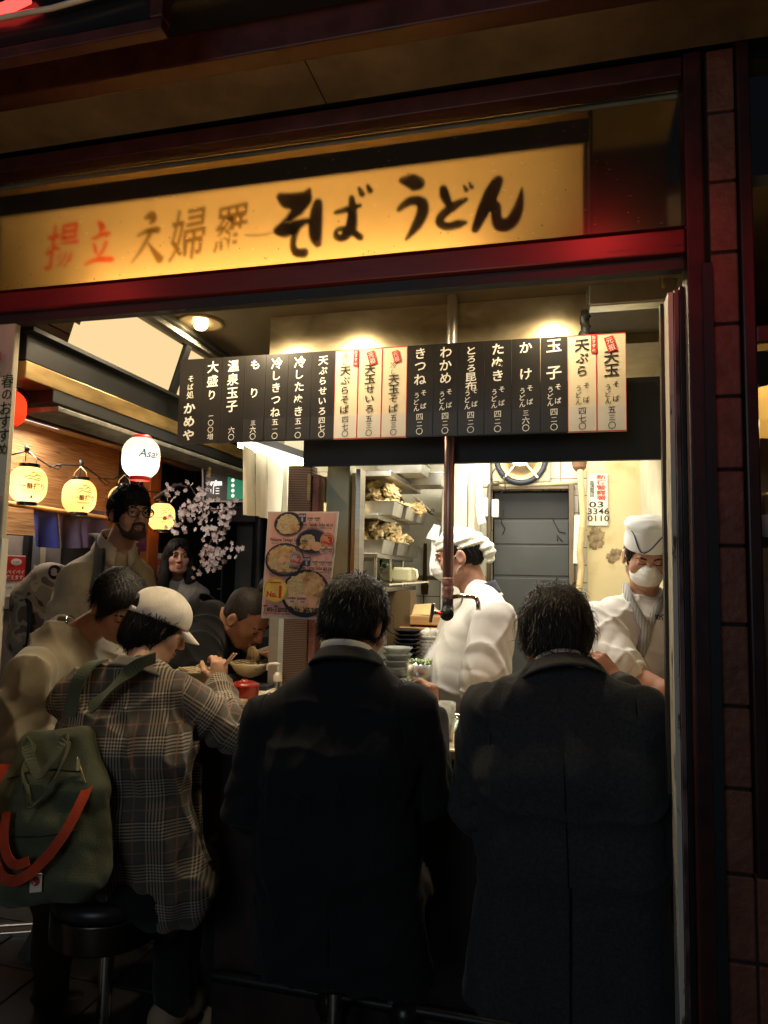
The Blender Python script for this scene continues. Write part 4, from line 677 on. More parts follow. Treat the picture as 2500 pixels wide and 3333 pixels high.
GB = at(640, 2222, Y=2.42); gb = noodle_bowl((GB[0], 2.42, GB[2]-.012), .078, .06, 'grey bowl of noodles held by the plaid jacket diner'); gb.children[0].data.materials[0] = ramp_mat('grey_glaze', [(.3, (.22, .20, .13)), (.7, (.34, .31, .20))], 'noise', 10, .3)
g = MB(); [g.disc(np.array(gb.location)+V3(random.uniform(-.045, .045), random.uniform(-.045, .045), .058), UX*.014, UY*.011, n=10) for _ in range(9)]; g.build('fish_cake_slice', K('fish_cake', (.62, .60, .46), rough=.4), gb)
t = thing('red_lacquer_pot', 'round red lacquer pot with lid beside the noodle bowl', 'pot', at(800, 2230, Y=2.48)); c = at(795, 2245, Y=2.48)
m_lac = K('red_lacquer', (.30, .022, .012), rough=.2, var=.15, coat=.4)
g = MB(); g.lathe([(0, -.055), (.035, -.055), (.052, -.03), (.055, .0), (.054, .016)], c, 26); g.build('body', m_lac, t, smooth=True)
g = MB(); g.lathe([(.057, .017), (.055, .024), (.03, .032), (.012, .034), (.012, .038), (0, .038)], c, 26); g.build('lid', m_lac, t, smooth=True)
g = MB(); g.box(c[0]-.06, c[0]+.06, 2.42, 2.54, .999, c[2]-.056); tag(g.build('condiment_box', m_black), 'dark condiment box under the red lacquer pot', 'box')
t = thing('pump_bottle', 'white pump bottle standing left of the perforated column', 'bottle', at(905, 2250, Y=2.5)); c = at(904, 2218, Y=2.5)
m_pl = K('white_plastic', (.76, .70, .60), rough=.35, var=.03)
g = MB(); g.lathe([(0, -.13), (.032, -.13), (.034, -.12), (.034, -.045), (.020, -.03), (.0, -.03)], c, 20); g.build('bottle_body', K('milky', (.62, .52, .36), rough=.3), t, smooth=True)
g = MB(); g.lathe([(.0, -.03), (.0155, -.03), (.0165, -.028), (.0165, -.006), (.010, -.004), (.0095, .004), (.0, .004)], c+V3(0, 0, .03), 18); g.build('collar', m_pl, t, smooth=2)
g = MB(); g.cyl(c+V3(0, 0, .03), c+V3(0, 0, .06), .0042, 10); g.tube([c+V3(.007, 0, .062), c+V3(-.01, 0, .064), c+V3(-.034, 0, .062), c+V3(-.042, 0, .055), c+V3(-.045, 0, .038)], [.0065, .0065, .0055, .005, .004], 12); g.build('pump_head', m_pl, t, smooth=True)
# ================================================================ food poster
t = thing('food_poster', 'laminated pink food poster of soba dishes with prices', 'poster', (-.86, 2.25, 1.366))
A, B_, C_, D_ = at(873, 1665, Y=2.25), at(1103, 1665, Y=2.25), at(1066, 2018, Y=2.25), at(850, 2012, Y=2.25)
def pp(a, b, o=0.): p = (A*(1-a)+B_*a)*(1-b)+(D_*(1-a)+C_*a)*b; return p-V3(0, o, 0)
pux = unit(B_-A); puy = unit(A-D_); PW, PH = np.linalg.norm(B_-A), np.linalg.norm(A-D_)
def pq(x, y): # crop pixels (1548x2212 over the poster view) -> board fraction
    yy = (y-125)/(2075-125); xl = 125+(15-125)*yy; xr = 1395+(1200-1395)*yy; return (x-xl)/(xr-xl), yy
g = MB(); q = [pp(a, b, 0) for a, b in ((0, 0), (1, 0), (1, 1), (0, 1))]; g.add(q+[x+V3(0, .003, 0) for x in q], [(0, 3, 2, 1), (4, 5, 6, 7), (0, 1, 5, 4), (1, 2, 6, 5), (2, 3, 7, 6), (3, 0, 4, 7)]); g.build('laminate', K('laminate', (.66, .60, .50), rough=.18), t)
m_pink = ramp_mat('poster_pink', [(.2, (.60, .26, .19)), (.5, (.74, .42, .33)), (.8, (.78, .52, .42))], 'noise', 9, .3, (5, 1, .6))
g = MB(); g.add([pp(a, b, .0006) for a, b in ((.02, .015), (.965, .015), (.965, .978), (.02, .978))], [(0, 3, 2, 1)]); g.build('print', m_pink, t)
m_pb = K('print_bowl', (.02, .018, .02), rough=.3, var=.2); m_pr = K('print_bowl_rim', (.14, .10, .09), rough=.3)
m_pf = ramp_mat('print_food', [(.28, (.20, .09, .03)), (.42, (.52, .29, .10)), (.58, (.66, .46, .20)), (.8, (.74, .62, .40))], 'noise', 55, .3, detail=7)
m_pn = ramp_mat('print_noodle', [(.3, (.30, .20, .07)), (.5, (.58, .45, .22)), (.8, (.70, .60, .38))], 'noise', 60, .3, (1, 1, 2.2), distort=2)
m_pe = ramp_mat('print_egg', [(.3, (.68, .28, .12)), (.7, (.74, .48, .30))], 'noise', 20, .3)
LV = [0]
def el(x, y, rx, ry, m, wob=0., n=40, part='dish_photo', ring=0):
    LV[0] += 1; a, b = pq(x, y); k = PW/1240; g = MB()
    (g.ringdisc(pp(a, b, .001+.00022*LV[0]), pux*rx*k, puy*ry*k, ring, n=n) if ring else g.disc(pp(a, b, .001+.00022*LV[0]), pux*rx*k, puy*ry*k, n=n, wob=wob)); return g.build(part, m, t)
el(505, 355, 262, 205, m_pr); el(505, 350, 245, 185, m_pb); el(490, 360, 200, 165, m_pn, .07); el(620, 420, 90, 80, m_pf, .12)
el(930, 675, 290, 215, m_pr); el(930, 672, 268, 190, m_pb); el(850, 660, 130, 110, m_pn, .1); el(830, 760, 130, 60, m_pf, .12); el(1010, 760, 95, 75, m_pe)
el(440, 1010, 345, 275, m_pb); el(440, 1000, 320, 245, m_pr); el(430, 990, 290, 225, m_pf, .09); el(280, 1060, 100, 110, m_pn, .12); el(560, 1130, 150, 90, m_pn, .1); el(400, 1010, 70, 60, m_pe, .05)
el(820, 1610, 420, 390, m_pb, n=48); el(810, 1600, 360, 320, m_pn, .06); el(880, 1480, 270, 235, m_pf, .09); el(640, 1500, 160, 180, m_pn, .1); el(850, 1790, 170, 110, m_pe, .04); el(1010, 1550, 140, 150, m_pf, .1)
for x, y, r, col, s, fs in ((1200, 640, 122, (.62, .30, .12), '3', 130), (655, 985, 122, (.42, .36, .33), '2', 130), (285, 1560, 210, (.70, .52, .10), '1', 200)):
    el(x, y, r, r, K('medal_'+s, col, rough=.3, var=.25, vscale=30), part='medal'); el(x, y, r*.93, r*.93, K('medal_rim_'+s, tuple(c*.55 for c in col), rough=.3), part='medal', ring=.05); LV[0] += 1
    g = MB(); k = PW/1240; a, b = pq(x+r*.42, y+r*.15); write(g, s, pp(a, b, .001+.00022*LV[0]), pux, puy, fs*k*1.35, off=.04); a, b = pq(x-r*.30, y+r*.36); write(g, 'No.', pp(a, b, .001+.00022*LV[0]), pux, puy, fs*k*.62, off=.04)
    a, b = pq(x, y-r*.66); p = pp(a, b, .001+.00022*LV[0]); g.obox(p, pux*r*.5*k, UY*.0001, puy*r*.045*k); g.build('medal_lettering', m_redink, t)
for x, y in ((905, 265), (1030, 265), (1130, 828), (1255, 828), (995, 1055), (1118, 1058), (1245, 1062)):
    el(x, y, 56, 60, K('badge', (.66, .45, .34), rough=.4), part='badge'); LV[0] += 1; g = MB(); k = PW/1240
    for dy, s in ((-14, '自家製'), (26, '수란')): a, b = pq(x, y+dy); write(g, s, pp(a, b, .001+.00022*LV[0]), pux, puy, 34*k, off=.02)
    g.build('badge_lettering', m_ink, t)
for x, y in ((595, 1720), (780, 1725)):
    el(x, y, 85, 92, K('badge', (.66, .45, .34)), part='badge'); LV[0] += 1; g = MB(); k = PW/1240
    for dy, s in ((-22, '自家製麺'), (38, '수란')): a, b = pq(x, y+dy); write(g, s, pp(a, b, .001+.00022*LV[0]), pux, puy, 42*k, off=.02)
    g.build('badge_lettering', m_ink, t)
for x, y in ((768, 245), (848, 1035)):
    LV[0] += 1; k = PW/1240; a, b = pq(x, y); g = MB(); g.obox(pp(a, b, .001+.00022*LV[0]), pux*66*k, UY*.0001, puy*72*k); g.build('cold_tag', K('navy_tag', (.035, .03, .07), rough=.3), t)
    LV[0] += 1; g = MB()
    for dy, s, z in ((-38, 'COLD', 44), (10, '冷', 40), (46, '냉', 40)): a, b = pq(x, y+dy); write(g, s, pp(a, b, .0012+.00022*LV[0]), pux, puy, z*k, off=.02)
    g.build('tag_lettering', m_chalk, t)
LV[0] += 1
g = MB(); k = PW/1240; o_ = .0012+.00022*LV[0]
for s, x0, x1, y, sz in (('Hiyashi Tanuki Soba', 690, 1175, 375, 72), ('¥510', 1195, 1310, 378, 60), ('Soba with Topped Fried Balls and Half Boiled egg', 700, 1290, 432, 34), ('Wakame Tamago Soba', 190, 740, 655, 72), ('¥480', 765, 870, 672, 60), ('Soba with Topped Wakame Seaweed and Half Boiled egg', 220, 880, 712, 32), ('Hiyashi Ten-Tama Soba', 540, 1125, 1160, 72), ('¥530', 1140, 1295, 1172, 74), ('Soba with Topped Vegetable Tempura and Half Boiled egg', 560, 1255, 1225, 34), ('Ten-Tama Soba', 80, 740, 1895, 125), ('¥530', 790, 1050, 1915, 118), ('Soba with Topped Vegetable Tempura and Half Boiled egg', 80, 1050, 1985, 46)):
    a, b = pq((x0+x1)/2, y); write(g, s, pp(a, b, o_), pux, puy, sz*k*1.15, off=.018 if sz > 50 else .0, fit=(x1-x0)*k*.98)
g.build('dish_lettering', m_ink, t)
# ================================================================ stools
def stool(x, y, zt, lb, group='round bar stools at the counter'):
    t = thing('bar_stool', lb, 'stool', (x, y, .012), group)
    g = MB(); g.lathe([(0, zt), (.135, zt), (.16, zt-.012), (.165, zt-.035), (.16, zt-.05), (0, zt-.05)], (x, y, 0), 30); g.build('cushion', K('black_vinyl', (.012, .012, .013), rough=.35, var=.3), t, smooth=True)
    g = MB(); g.lathe([(.166, zt-.052), (.169, zt-.06), (.169, zt-.13), (.16, zt-.138), (0, zt-.138)], (x, y, 0), 30); g.build('seat_band', K('dark_chrome', (.10, .085, .07), rough=.25, metal=1), t, smooth=2)
    g = MB(); g.cyl((x, y, .03), (x, y, zt-.1), .022, 16); g.build('post', m_chrome, t, smooth=2)
    g = MB(); g.lathe([(.17, 0), (.165, .012), (.05, .03), (.0, .035)], (x, y, .012), 28); g.build('foot_plate', m_dark, t, smooth=True)
stool(-1.37, 2.02, .545, 'round black stool with chrome post under the plaid jacket diner')
stool(-.64, 2.05, .545, 'round black stool with chrome post under the dark suited man')
stool(-.02, 2.06, .545, 'round black stool with bright rim under the grey suited man')
# ================================================================ the tavern across the side alley (faces +x), running back
IX = -3.2
def ax_(u, v, X): return at(u, v, X=X)
m_grill = ramp_mat('rough_board', [(.25, (.10, .035, .008)), (.5, (.28, .14, .05)), (.75, (.42, .25, .11))], 'noise', 5, .6, (3, 1, 26), bump=.5, distort=.6)
t = thing('tavern', 'small tavern with rough boarded front behind the lanterns', 'building', (IX, 5, 0))
g = MB(); g.box(IX-.1, IX, 2.2, 4.55, 1.72, 2.42); g.build('board_front', m_grill, t)
g = MB(); g.box(IX-.08, IX+.002, 2.2, 3.98, .012, 1.715); g.build('plaster_front', K('greige_plaster', (.20, .17, .15), rough=.8, var=.2), t)
g = MB(); g.box(IX-.1, IX-.01, 4.56, 9, .012, 2.42); g.box(IX-.1, IX-.02, 3.985, 4.555, .012, 1.715); g.build('dark_front', K('dark_front', (.018, .018, .018), rough=.6, var=.4), t)
g = MB(); g.box(IX+.003, IX+.02, 2.2, 3.72, 1.28, 1.345); g.build('white_band', m_white, t)
g = MB(); g.box(IX-.1, IX+.42, 2.2, 5.6, 2.405, 2.43); g.build('eave_soffit', K('pale_soffit', (.62, .48, .32), rough=.7), t)
g = MB(); g.box(IX+.42, IX+.45, 2.2, 5.7, 2.31, 2.43); g.build('fascia', m_wooddk, t, bevel=.004)
g = MB()
for i in range(6): g.box(IX+.452-.0*i, IX+.50+.10*i, 2.2, 6.2, 2.43+.032*i, 2.455+.032*i)
g.build('roof_slats', K('roof_dark', (.035, .032, .028), rough=.6, var=.3), t)
g = MB(); g.box(IX-.3, IX+1.15, 2.2, 7, 2.64, 2.7); g.build('roof', m_black, t)
g = MB(); a = ax_(478, 1700, IX+.1); b = ax_(512, 1700, IX+.1); g.box(IX+.05, IX+.12, a[1], b[1], .012, 2.40); g.build('orange_post', K('orange_post', (.42, .13, .03), rough=.5, var=.25), t, bevel=.004)
g = MB(); a = ax_(82, 1800, IX+.03); g.box(IX+.01, IX+.05, a[1], a[1]+.035, .012, 1.72, 0); g.box(IX+.012, IX+.045, a[1]+.038, a[1]+.11, .012, 1.72, 1); g.box(IX+.011, IX+.044, a[1]+.112, a[1]+.16, .012, 1.72, 2); g.build('door_frame', [m_black, K('aluminium', (.45, .47, .52), rough=.35, metal=.5), m_cream], t)
t = thing('noren_rail', 'light wooden rail carrying the tavern curtain', 'rail', (IX+.12, 4.2, 1.8)); a, b = ax_(105, 1648, IX+.12), ax_(560, 1680, IX+.12)
g = MB(); g.cyl((IX+.12, a[1]-.4, a[2]+.0), (IX+.12, b[1], a[2]-.02), .016, 12); g.build('pole', K('bamboo', (.50, .30, .10), rough=.4), t, smooth=2)
t = thing('tavern_noren', 'blue and purple split tavern curtain with gold characters', 'curtain', (IX+.12, 4.3, 1.5))
for (u0, u1, v0, v1, b0, b1, cc, nm) in ((108, 188, 1652, 1660, 1778, 1786, (.012, .022, .16), 'blue_panel'), (190, 262, 1655, 1662, 1786, 1784, (.045, .035, .07), 'purple_panel'), (264, 340, 1655, 1664, 1784, 1770, (.05, .035, .075), 'purple_panel'), (400, 476, 1668, 1675, 1800, 1795, (.075, .025, .11), 'purple_panel')):
    g = MB()
    def nf(a, b, u0=u0, u1=u1, v0=v0, v1=v1, b0=b0, b1=b1): u = u0+(u1-u0)*a; return at(u-(4 if a < .5 else -4)*b, (v0+(v1-v0)*a)*(1-b)+(b0+(b1-b0)*a)*b, X=IX+.12)+V3(.03*math.sin(a*8+u0)*b, 0, 0)
    g.grid(nf, 14, 10); g.build(nm, K('noren_%d' % u0, cc, rough=.85, var=.25), t, smooth=True)
g = MB(); column(g, '月より', at(443, 1735, X=IX+.155), UY, UZ, .10, .085, off=.012); g.build('gold_lettering', K('gold_print', (.6, .36, .08), rough=.5), t)
def xposter(name, u0, u1, v0, v1, X, lb, cat, m):
    t = thing(name, lb, cat, at((u0+u1)/2, v1, X=X)); a, b = at(u0, v0, X=X), at(u1, v1, X=X); g = MB(); g.box(X-.006, X, a[1], b[1], b[2], a[2]); g.build('sheet', m, t); return t, a, b
X = IX+.035
t, a, b = xposter('payment_poster', 16, 80, 1806, 1942, X, 'red and white payment poster with speech bubble on tavern wall', 'poster', m_paper)
yc = (a[1]+b[1])/2; w = b[1]-a[1]; h = a[2]-b[2]; P = lambda s, z, o=.002: V3(X+o, yc+s*w, b[2]+z*h)
g = MB(); g.obox(P(-.02, .68), UX*.0004, UY*w*.45, UZ*h*.295); g.build('red_panel', K('poster_red', (.62, .035, .03), rough=.5), t)
g = MB(); g.disc(P(0, .84, .004), UY*w*.24, UZ*h*.085); g.add([P(-.05, .78, .004), P(.06, .78, .004), P(.0, .735, .004)], [(0, 1, 2)]); write(g, 'ペイペイ', P(0, .60, .004), UY, UZ, h*.12, off=.02, fit=w*.78); write(g, '使えます。', P(0, .47, .004), UY, UZ, h*.12, off=.02, fit=w*.84); g.build('white_lettering', m_chalk, t)
g = MB(); write(g, '払い超簡単で', P(0, .84, .006), UY, UZ, h*.04, off=.01, fit=w*.36); g.build('bubble_lettering', m_redink, t)
g = MB(); write(g, 'PayPay', P(-.25, .22, .002), UY, UZ, h*.06, off=0, fit=w*.3); write(g, '楽天', P(.2, .23, .002), UY, UZ, h*.07, off=.01, fit=w*.2); g.obox(P(-.0, .09, .002), UX*.0004, UY*w*.16, UZ*h*.014); g.build('small_lettering', m_ink, t)
g = MB(); g.obox(P(.08, .22, .002), UX*.0004, UY*w*.05, UZ*h*.035); g.build('blue_mark', K('blue_mark', (.02, .10, .35)), t)
t, a, b = xposter('device_notice', 114, 150, 1841, 1930, IX+.05, 'small white notice with phone outline beside the dark doorway', 'notice', m_paper)
yc = (a[1]+b[1])/2; w = b[1]-a[1]; h = a[2]-b[2]; X = IX+.05
g = MB(); c = P(-.18, .72); [g.obox(c+q, UX*.0004, UY*w*k1, UZ*h*k2) for q, k1, k2 in ((V3(0, 0, h*.12), .16, .008), (V3(0, 0, -h*.12), .16, .008), (V3(0, -w*.16, 0), .012, .12), (V3(0, w*.16, 0), .012, .12))]; write(g, '電話充電', P(0, .46), UY, UZ, h*.06, fit=w*.62); g.obox(P(0, .37), UX*.0004, UY*w*.2, UZ*h*.006); g.build('black_lettering', m_ink, t)
g = MB(); write(g, '8', P(.26, .72), UY, UZ, h*.26); g.build('red_mark', m_redink, t)
t, a, b = xposter('lock_notice', 474, 528, 1798, 1878, IX+.10, 'white notice with large red characters behind the dark haired woman', 'notice', m_paper)
yc = (a[1]+b[1])/2; w = b[1]-a[1]; h = a[2]-b[2]; X = IX+.10
g = MB(); write(g, '閉鎖', P(.05, .62), UY, UZ, h*.34, off=.015, fit=w*.72); g.build('red_lettering', m_redink, t)
g = MB(); g.obox(P(.05, .38), UX*.0004, UY*w*.3, UZ*h*.008); g.build('underline', m_ink, t)
t = thing('beer_banner', 'narrow dark banner with white katakana below the white lantern', 'banner', at(455, 1590, X=-2.9)); a, b = at(447, 1562, X=-2.9), at(462, 1612, X=-2.9); g = MB(); g.box(-2.906, -2.9, a[1], b[1], b[2], a[2]); g.build('cloth', K('navy_banner', (.015, .02, .05)), t)
g = MB(); column(g, 'アサヒ', at(455, 1570, X=-2.896), UY, UZ, .05, .045); g.build('lettering', m_chalk, t)
# ---------------- lanterns
t = thing('eave_lamp', 'flat white lamp panel under the tavern eave above the lanterns', 'lamp', (-2.98, 3.45, 2.39)); g = MB(); g.box(-3.05, -2.9, 3.2, 3.7, 2.385, 2.40); g.build('diffuser', glow('eave_glow', (.95, .95, 1.0), 1.5), t); lamp('eave_light', 'AREA', (-2.97, 3.45, 2.38), 16, (1, .88, .74), .5, .14, aim=(-2.7, 3.5, 0))
def lantern_mb(c, r, h, n=40, ribs=22):
    g = MB(); prof = []
    for i in range(ribs*2+1):
        s = -1+2*i/(ribs*2); rr = r*(1-abs(s)**3.2*.48)*(1+(.006 if i % 2 else -.006)); prof.append((rr, s*h/2))
    g.lathe(prof, c, n); return g
def wrap(c, r, h, verts_f, ang, z0):
    out = MB()
    for v, f in verts_f:
        v = v*1.0; th = ang+v[:, 0]/r; s = np.clip((v[:, 1]+z0)/(h/2), -1, 1); rr = r*(1-np.abs(s)**3.2*.48)*1.012
        out.add(np.stack([c[0]+rr*np.cos(th), c[1]+rr*np.sin(th), c[2]+v[:, 1]+z0], 1), f)
    return out
def tglyph(s, size, dx=0, dz=0, off=.02, sx=1): v, f = glyph(s, off); q = (v-(v.min(0)+v.max(0))/2)*size*[sx, 1]; return q+[dx, dz], f
m_lan = translucent('lantern_paper', (.95, .66, .34), .75); m_lanw = translucent('white_lantern_paper', (.92, .88, .76), .75); m_lanr = translucent('red_lantern_paper', (.85, .07, .03), .75)
m_cap = K('lantern_cap', (.012, .011, .010), rough=.2, coat=.5)
LR, LH = .098, .20
LX = -2.92
lp = at(92, 1578, X=LX)
t = thing('paper_lantern', 'large glowing yellow lantern hanging nearest the cream pillar', 'lantern', lp, 'yellow paper lanterns along the tavern')
lantern_mb(lp, LR, LH).build('paper_shade', m_lan, t, smooth=True)
g = MB(); g.lathe([(LR*.50, LH/2-.004), (LR*.56, LH/2-.002), (LR*.56, LH/2+.018), (LR*.5, LH/2+.018)], lp, 28); g.build('top_cap', m_cap, t, smooth=2)
g = MB(); g.lathe([(LR*.54, -LH/2-.014), (LR*.56, -LH/2-.012), (LR*.55, -LH/2+.004), (LR*.5, -LH/2+.004)], lp, 28); g.build('bottom_cap', m_cap, t, smooth=2)
g = MB(); g.tube([lp+V3(-.05, 0, LH/2+.01), lp+V3(-.04, 0, LH/2+.05), lp+V3(0, 0, LH/2+.085), lp+V3(.04, 0, LH/2+.05), lp+V3(.05, 0, LH/2+.01)], .003, 6); g.build('handle', K('cane', (.5, .36, .18)), t, smooth=True)
LA = -.62
swirl = MB(); brush(swirl, [[(0, .3, .06), (.25, .6, .10), (.5, .5, .06), (.75, .75, .12), (1, .6, .04)], [(.1, 0, .05), (.35, .3, .10), (.6, .2, .07), (.9, .45, .10)], [(.3, .85, .05), (.55, .98, .10), (.8, .9, .05)], [(.6, .05, .05), (.85, .15, .1), (1, .3, .05)]], V3(-.045, 0, .012), UX, UY, .09, .05, fwd=(0, 0, 0))
sw = [(np.concatenate(swirl.v)[:, :2], swirl.f)]
# (brush() drew in x/y: shift up)
drop = (np.array([(0, -.062), (.006, -.073), (.004, -.082), (-.004, -.082), (-.006, -.073)]), [(0, 4, 3, 2, 1)])
line = lambda z, w: (np.array([(-w, z), (w, z), (w, z+.0025), (-w, z+.0025)]), [(0, 1, 2, 3)])
LT = [tglyph('一番搾り', .036, 0, -.014, .03), (sw[0][0]+[0, .012], sw[0][1]), drop, line(-.040, .05), line(-.047, .036)]
wrap(lp, LR, LH, LT, LA, 0.0).build('printed_emblem', K('lantern_ink', (.03, .02, .012), rough=.6, var=0), t)
lamp('lantern_bulb', 'POINT', lp-V3(.01, .0, .01), 1.5, (1, .66, .34), .022)
for u, v, lb in ((258, 1616, 'second yellow lantern from the pillar, its ribs clearly lit'), (401, 1632, 'yellow lantern partly hidden behind the bespectacled head'), (526, 1682, 'yellow lantern beside the cherry blossoms, farthest back')):
    p = at(u, v, X=LX+(.05 if u < 300 else -.02)); dup(t, p, lb); lamp('lantern_bulb', 'POINT', p, 1.1 if u == 258 else 1.4, (1, .66, .34), .022)
p = at(459, 1490, X=-1.43); k = .64; t = thing('white_lantern', 'bright white lantern with blue lettering and red base', 'lantern', p)
lantern_mb(p, .064, .136).build('paper_shade', m_lanw, t, smooth=True)
g = MB(); g.lathe([(.033, -.080), (.036, -.079), (.0355, -.066), (.032, -.066)], p, 26); g.build('red_base', K('base_red', (.5, .02, .015), rough=.4), t, smooth=2)
g = MB(); g.lathe([(.032, .066), (.034, .066), (.03, .078), (0, .08)], p, 26); g.build('red_top', K('base_red', (.5, .02, .015)), t, smooth=2)
v, f = glyph('Asahi', .02); q = v-(v.min(0)+v.max(0))/2; q[:, 0] += .25*q[:, 1]
wrap(p, .064, .136, [(q*.040+[.0, .0], f)], -.42, .008).build('blue_lettering', K('blue_ink', (.01, .13, .42), rough=.5), t)
wrap(p, .064, .136, [tglyph('アサヒビール', .0105, .006, .034, 0), tglyph('アサヒビール', .008, .006, -.013, 0)], -.42, .0).build('grey_lettering', K('grey_ink', (.2, .2, .2)), t)
lamp('lantern_bulb', 'POINT', p-V3(0, 0, .036), .6, (1, .90, .70), .02)
p = V3(-1.572, 1.70, 1.985); t = thing('red_lantern', 'glowing red ribbed lantern half hidden by the pillar banner', 'lantern', p)
lantern_mb(p, .046, .098).build('paper_shade', m_lanr, t, smooth=True); lamp('lantern_bulb', 'POINT', p, .25, (1, .45, .25), .015)
g = MB(); g.lathe([(.025, .048), (.026, .049), (.026, .058), (0, .059)], p, 20); g.build('top_cap', m_cap, t)
g = MB(); W_ = [(40, 1480), (85, 1468), (120, 1490), (165, 1520), (200, 1512), (262, 1516), (280, 1522), (330, 1558), (370, 1560), (410, 1540), (440, 1552), (480, 1600), (540, 1605)]
g.tube([at(u, v, X=LX) for u, v in W_], .005, 6); g.tube([at(u, v, X=LX+.01) for u, v in ((160, 1515), (190, 1528), (200, 1518), (180, 1512))], .004, 6); g.tube([at(u, v, X=LX+.01) for u, v in ((320, 1555), (345, 1580), (358, 1572), (340, 1560))], .004, 6)
for u, v in ((85, 1470), (262, 1516), (412, 1542)): g.tube([at(u, v-18, X=LX), at(u+4, v-8, X=LX+.01), at(u, v+2, X=LX)], [.010, .014, .010], 8); g.tube([at(u, v, X=LX), at(u-2, v+34, X=LX)], .0028, 6)
tag(g.build('light_string', m_rubber, smooth=True), 'black cable string carrying the yellow lanterns', 'cable')
# ---------------- back of the alley
t = thing('alley_building', 'dim grey building with service door at the end of the alley', 'building', (-2.6, 6.6, 0))
g = MB(); g.box(-6, -1.17, 6.6, 6.7, 0, 3.4); g.build('wall', K('alley_wall', (.035, .038, .042), rough=.8, var=.4), t)
a, b = at(735, 1700, Y=6.55), at(815, 1930, Y=6.55); g = MB(); g.box(a[0], b[0], 6.56, 6.598, .012, a[2]); g.build('door', K('service_door', (.13, .135, .13), rough=.5, var=.2), t, bevel=.01)
g = MB(); g.box(a[0]-.05, a[0], 6.55, 6.598, .012, a[2]+.06); g.box(b[0], b[0]+.05, 6.55, 6.598, .012, a[2]+.06); g.box(a[0], b[0], 6.55, 6.598, a[2], a[2]+.06); g.build('door_frame', m_dark, t)
g = MB(); c = at(765, 1672, Y=6.4); g.obox(c, (.28, 0, 0), (0, .1, 0), (0, 0, .09)); g.build('canopy', K('canopy', (.10, .105, .11), rough=.5), t, bevel=.01)
for u, r, cc in ((690, .055, (.08, .10, .12)), (720, .04, (.02, .02, .022)), (840, .05, (.05, .06, .07)), (868, .035, (.015, .015, .015))):
    p = at(u, 1900, Y=6.3); g = MB(); g.cyl((p[0], 6.3, 0.012), (p[0], 6.3, 2.6), r, 12); g.build('down_pipe', K('dp%d' % u, cc, rough=.45), t, smooth=2)
g = MB(); [g.bar(at(u0, v, Y=6.2), at(u1, v, Y=6.2), .012, .012) for u0, u1, v in ((655, 700, 1882), (660, 720, 1917), (632, 672, 1769))]; g.build('pipe_bracket', K('pale_metal', (.35, .35, .35), metal=.5), t)
t = thing('station_sign', 'black and green station sign with white characters and dots', 'sign', at(725, 1632, Y=4.4))
Y = 4.4; a, b, c = at(661, 1485, Y=Y), at(739, 1630, Y=Y), at(880, 1630, Y=Y)
g = MB(); g.box(a[0], c[0], Y, Y+.03, b[2], a[2]+.05); g.build('black_board', K('sign_black', (.012, .012, .014), rough=.4), t)
g = MB(); d = at(739, 1522, Y=Y); g.box(b[0], c[0], Y-.002, Y-.0005, b[2]+.008, d[2]); g.build('green_panel', K('sign_green', (.01, .20, .11), rough=.4, emit=(.01, .28, .15), estr=.35), t)
g = MB(); write(g, '新', at(697, 1513, Y=Y-.003), UX, UZ, .085, off=.03); write(g, '宿', at(702, 1585, Y=Y-.003), UX, UZ, .098, off=.03); g.build('white_lettering', K('sign_white', (.8, .78, .74), emit=(1, .93, .86), estr=.7, var=0), t)
g = MB(); [g.disc(at(758, 1530+16.7*i, Y=Y-.004), UX*.0125, UZ*.0125, n=20) for i in range(6)]; g.build('white_dot', K('sign_white', (.8, .78, .74)), t)
g = MB(); p = at(832, 1585, Y=Y-.004); g.obox(p, UX*.03, UY*.0004, UZ*.03); g.build('yellow_mark', K('sign_yellow', (.6, .5, .06)), t)
g = MB(); g.bar(at(659, 1485, Y=Y-.01), at(663, 1632, Y=Y-.01), .010, .010); g.bar(at(663, 1632, Y=Y-.01), at(880, 1632, Y=Y-.01), .010, .010, (0, 1, 0)); g.build('rim', K('sign_rim', (.35, .28, .25), rough=.5), t)
lamp('sign_lamp_alley', 'SPOT', (-1.75, 2.9, 2.35), 18, (1, .95, .88), .05, aim=at(690, 1680, Y=4.2), spot=70)
t = thing('wind_bell', 'small wooden tag hanging on a thread below the menu board', 'tag', at(684, 1550, X=-1.53)); g = MB(); p = at(681, 1537, X=-1.53); g.obox(p, (.002, 0, 0), (0, .011, 0), (0, .003, .022)); g.build('wooden_tag', K('tag_wood', (.5, .38, .20)), t); g = MB(); g.cyl(p+V3(0, 0, .02), at(683, 1450, X=-1.53), .0015, 6); g.tube([p+V3(0, -.02, .10), p+V3(0, 0, .075), p+V3(0, .015, .10)], .004, 6); g.build('thread', m_rubber, t)
# ---------------- cherry blossoms
t = thing('cherry_branch', 'drooping branch of pale artificial cherry blossoms in the alley', 'blossom branch', at(640, 1860, Y=3.75))
CY = 3.75
cp_ = lambda x, y: at(400+x/3.318, 1450+y/3.318, Y=CY)
g = MB()
for pts in ([(470, 500), (600, 430), (700, 440), (790, 560), (860, 640), (980, 700), (1080, 820), (1000, 960), (900, 1150), (850, 1320)], [(790, 560), (700, 660), (640, 780), (600, 900)], [(980, 700), (1100, 690), (1220, 670)], [(900, 1150), (1000, 1180), (1110, 1230)], [(860, 640), (850, 780), (830, 850)]): g.tube([cp_(x, y)+V3(0, random.uniform(-.05, .05), 0) for x, y in pts], .005, 6)
g.tube([cp_(340, 580), cp_(420, 520), cp_(520, 460), cp_(640, 420)], .012, 8)
g.build('branch', K('twig', (.06, .035, .025), rough=.9), t, smooth=True)
g = MB()
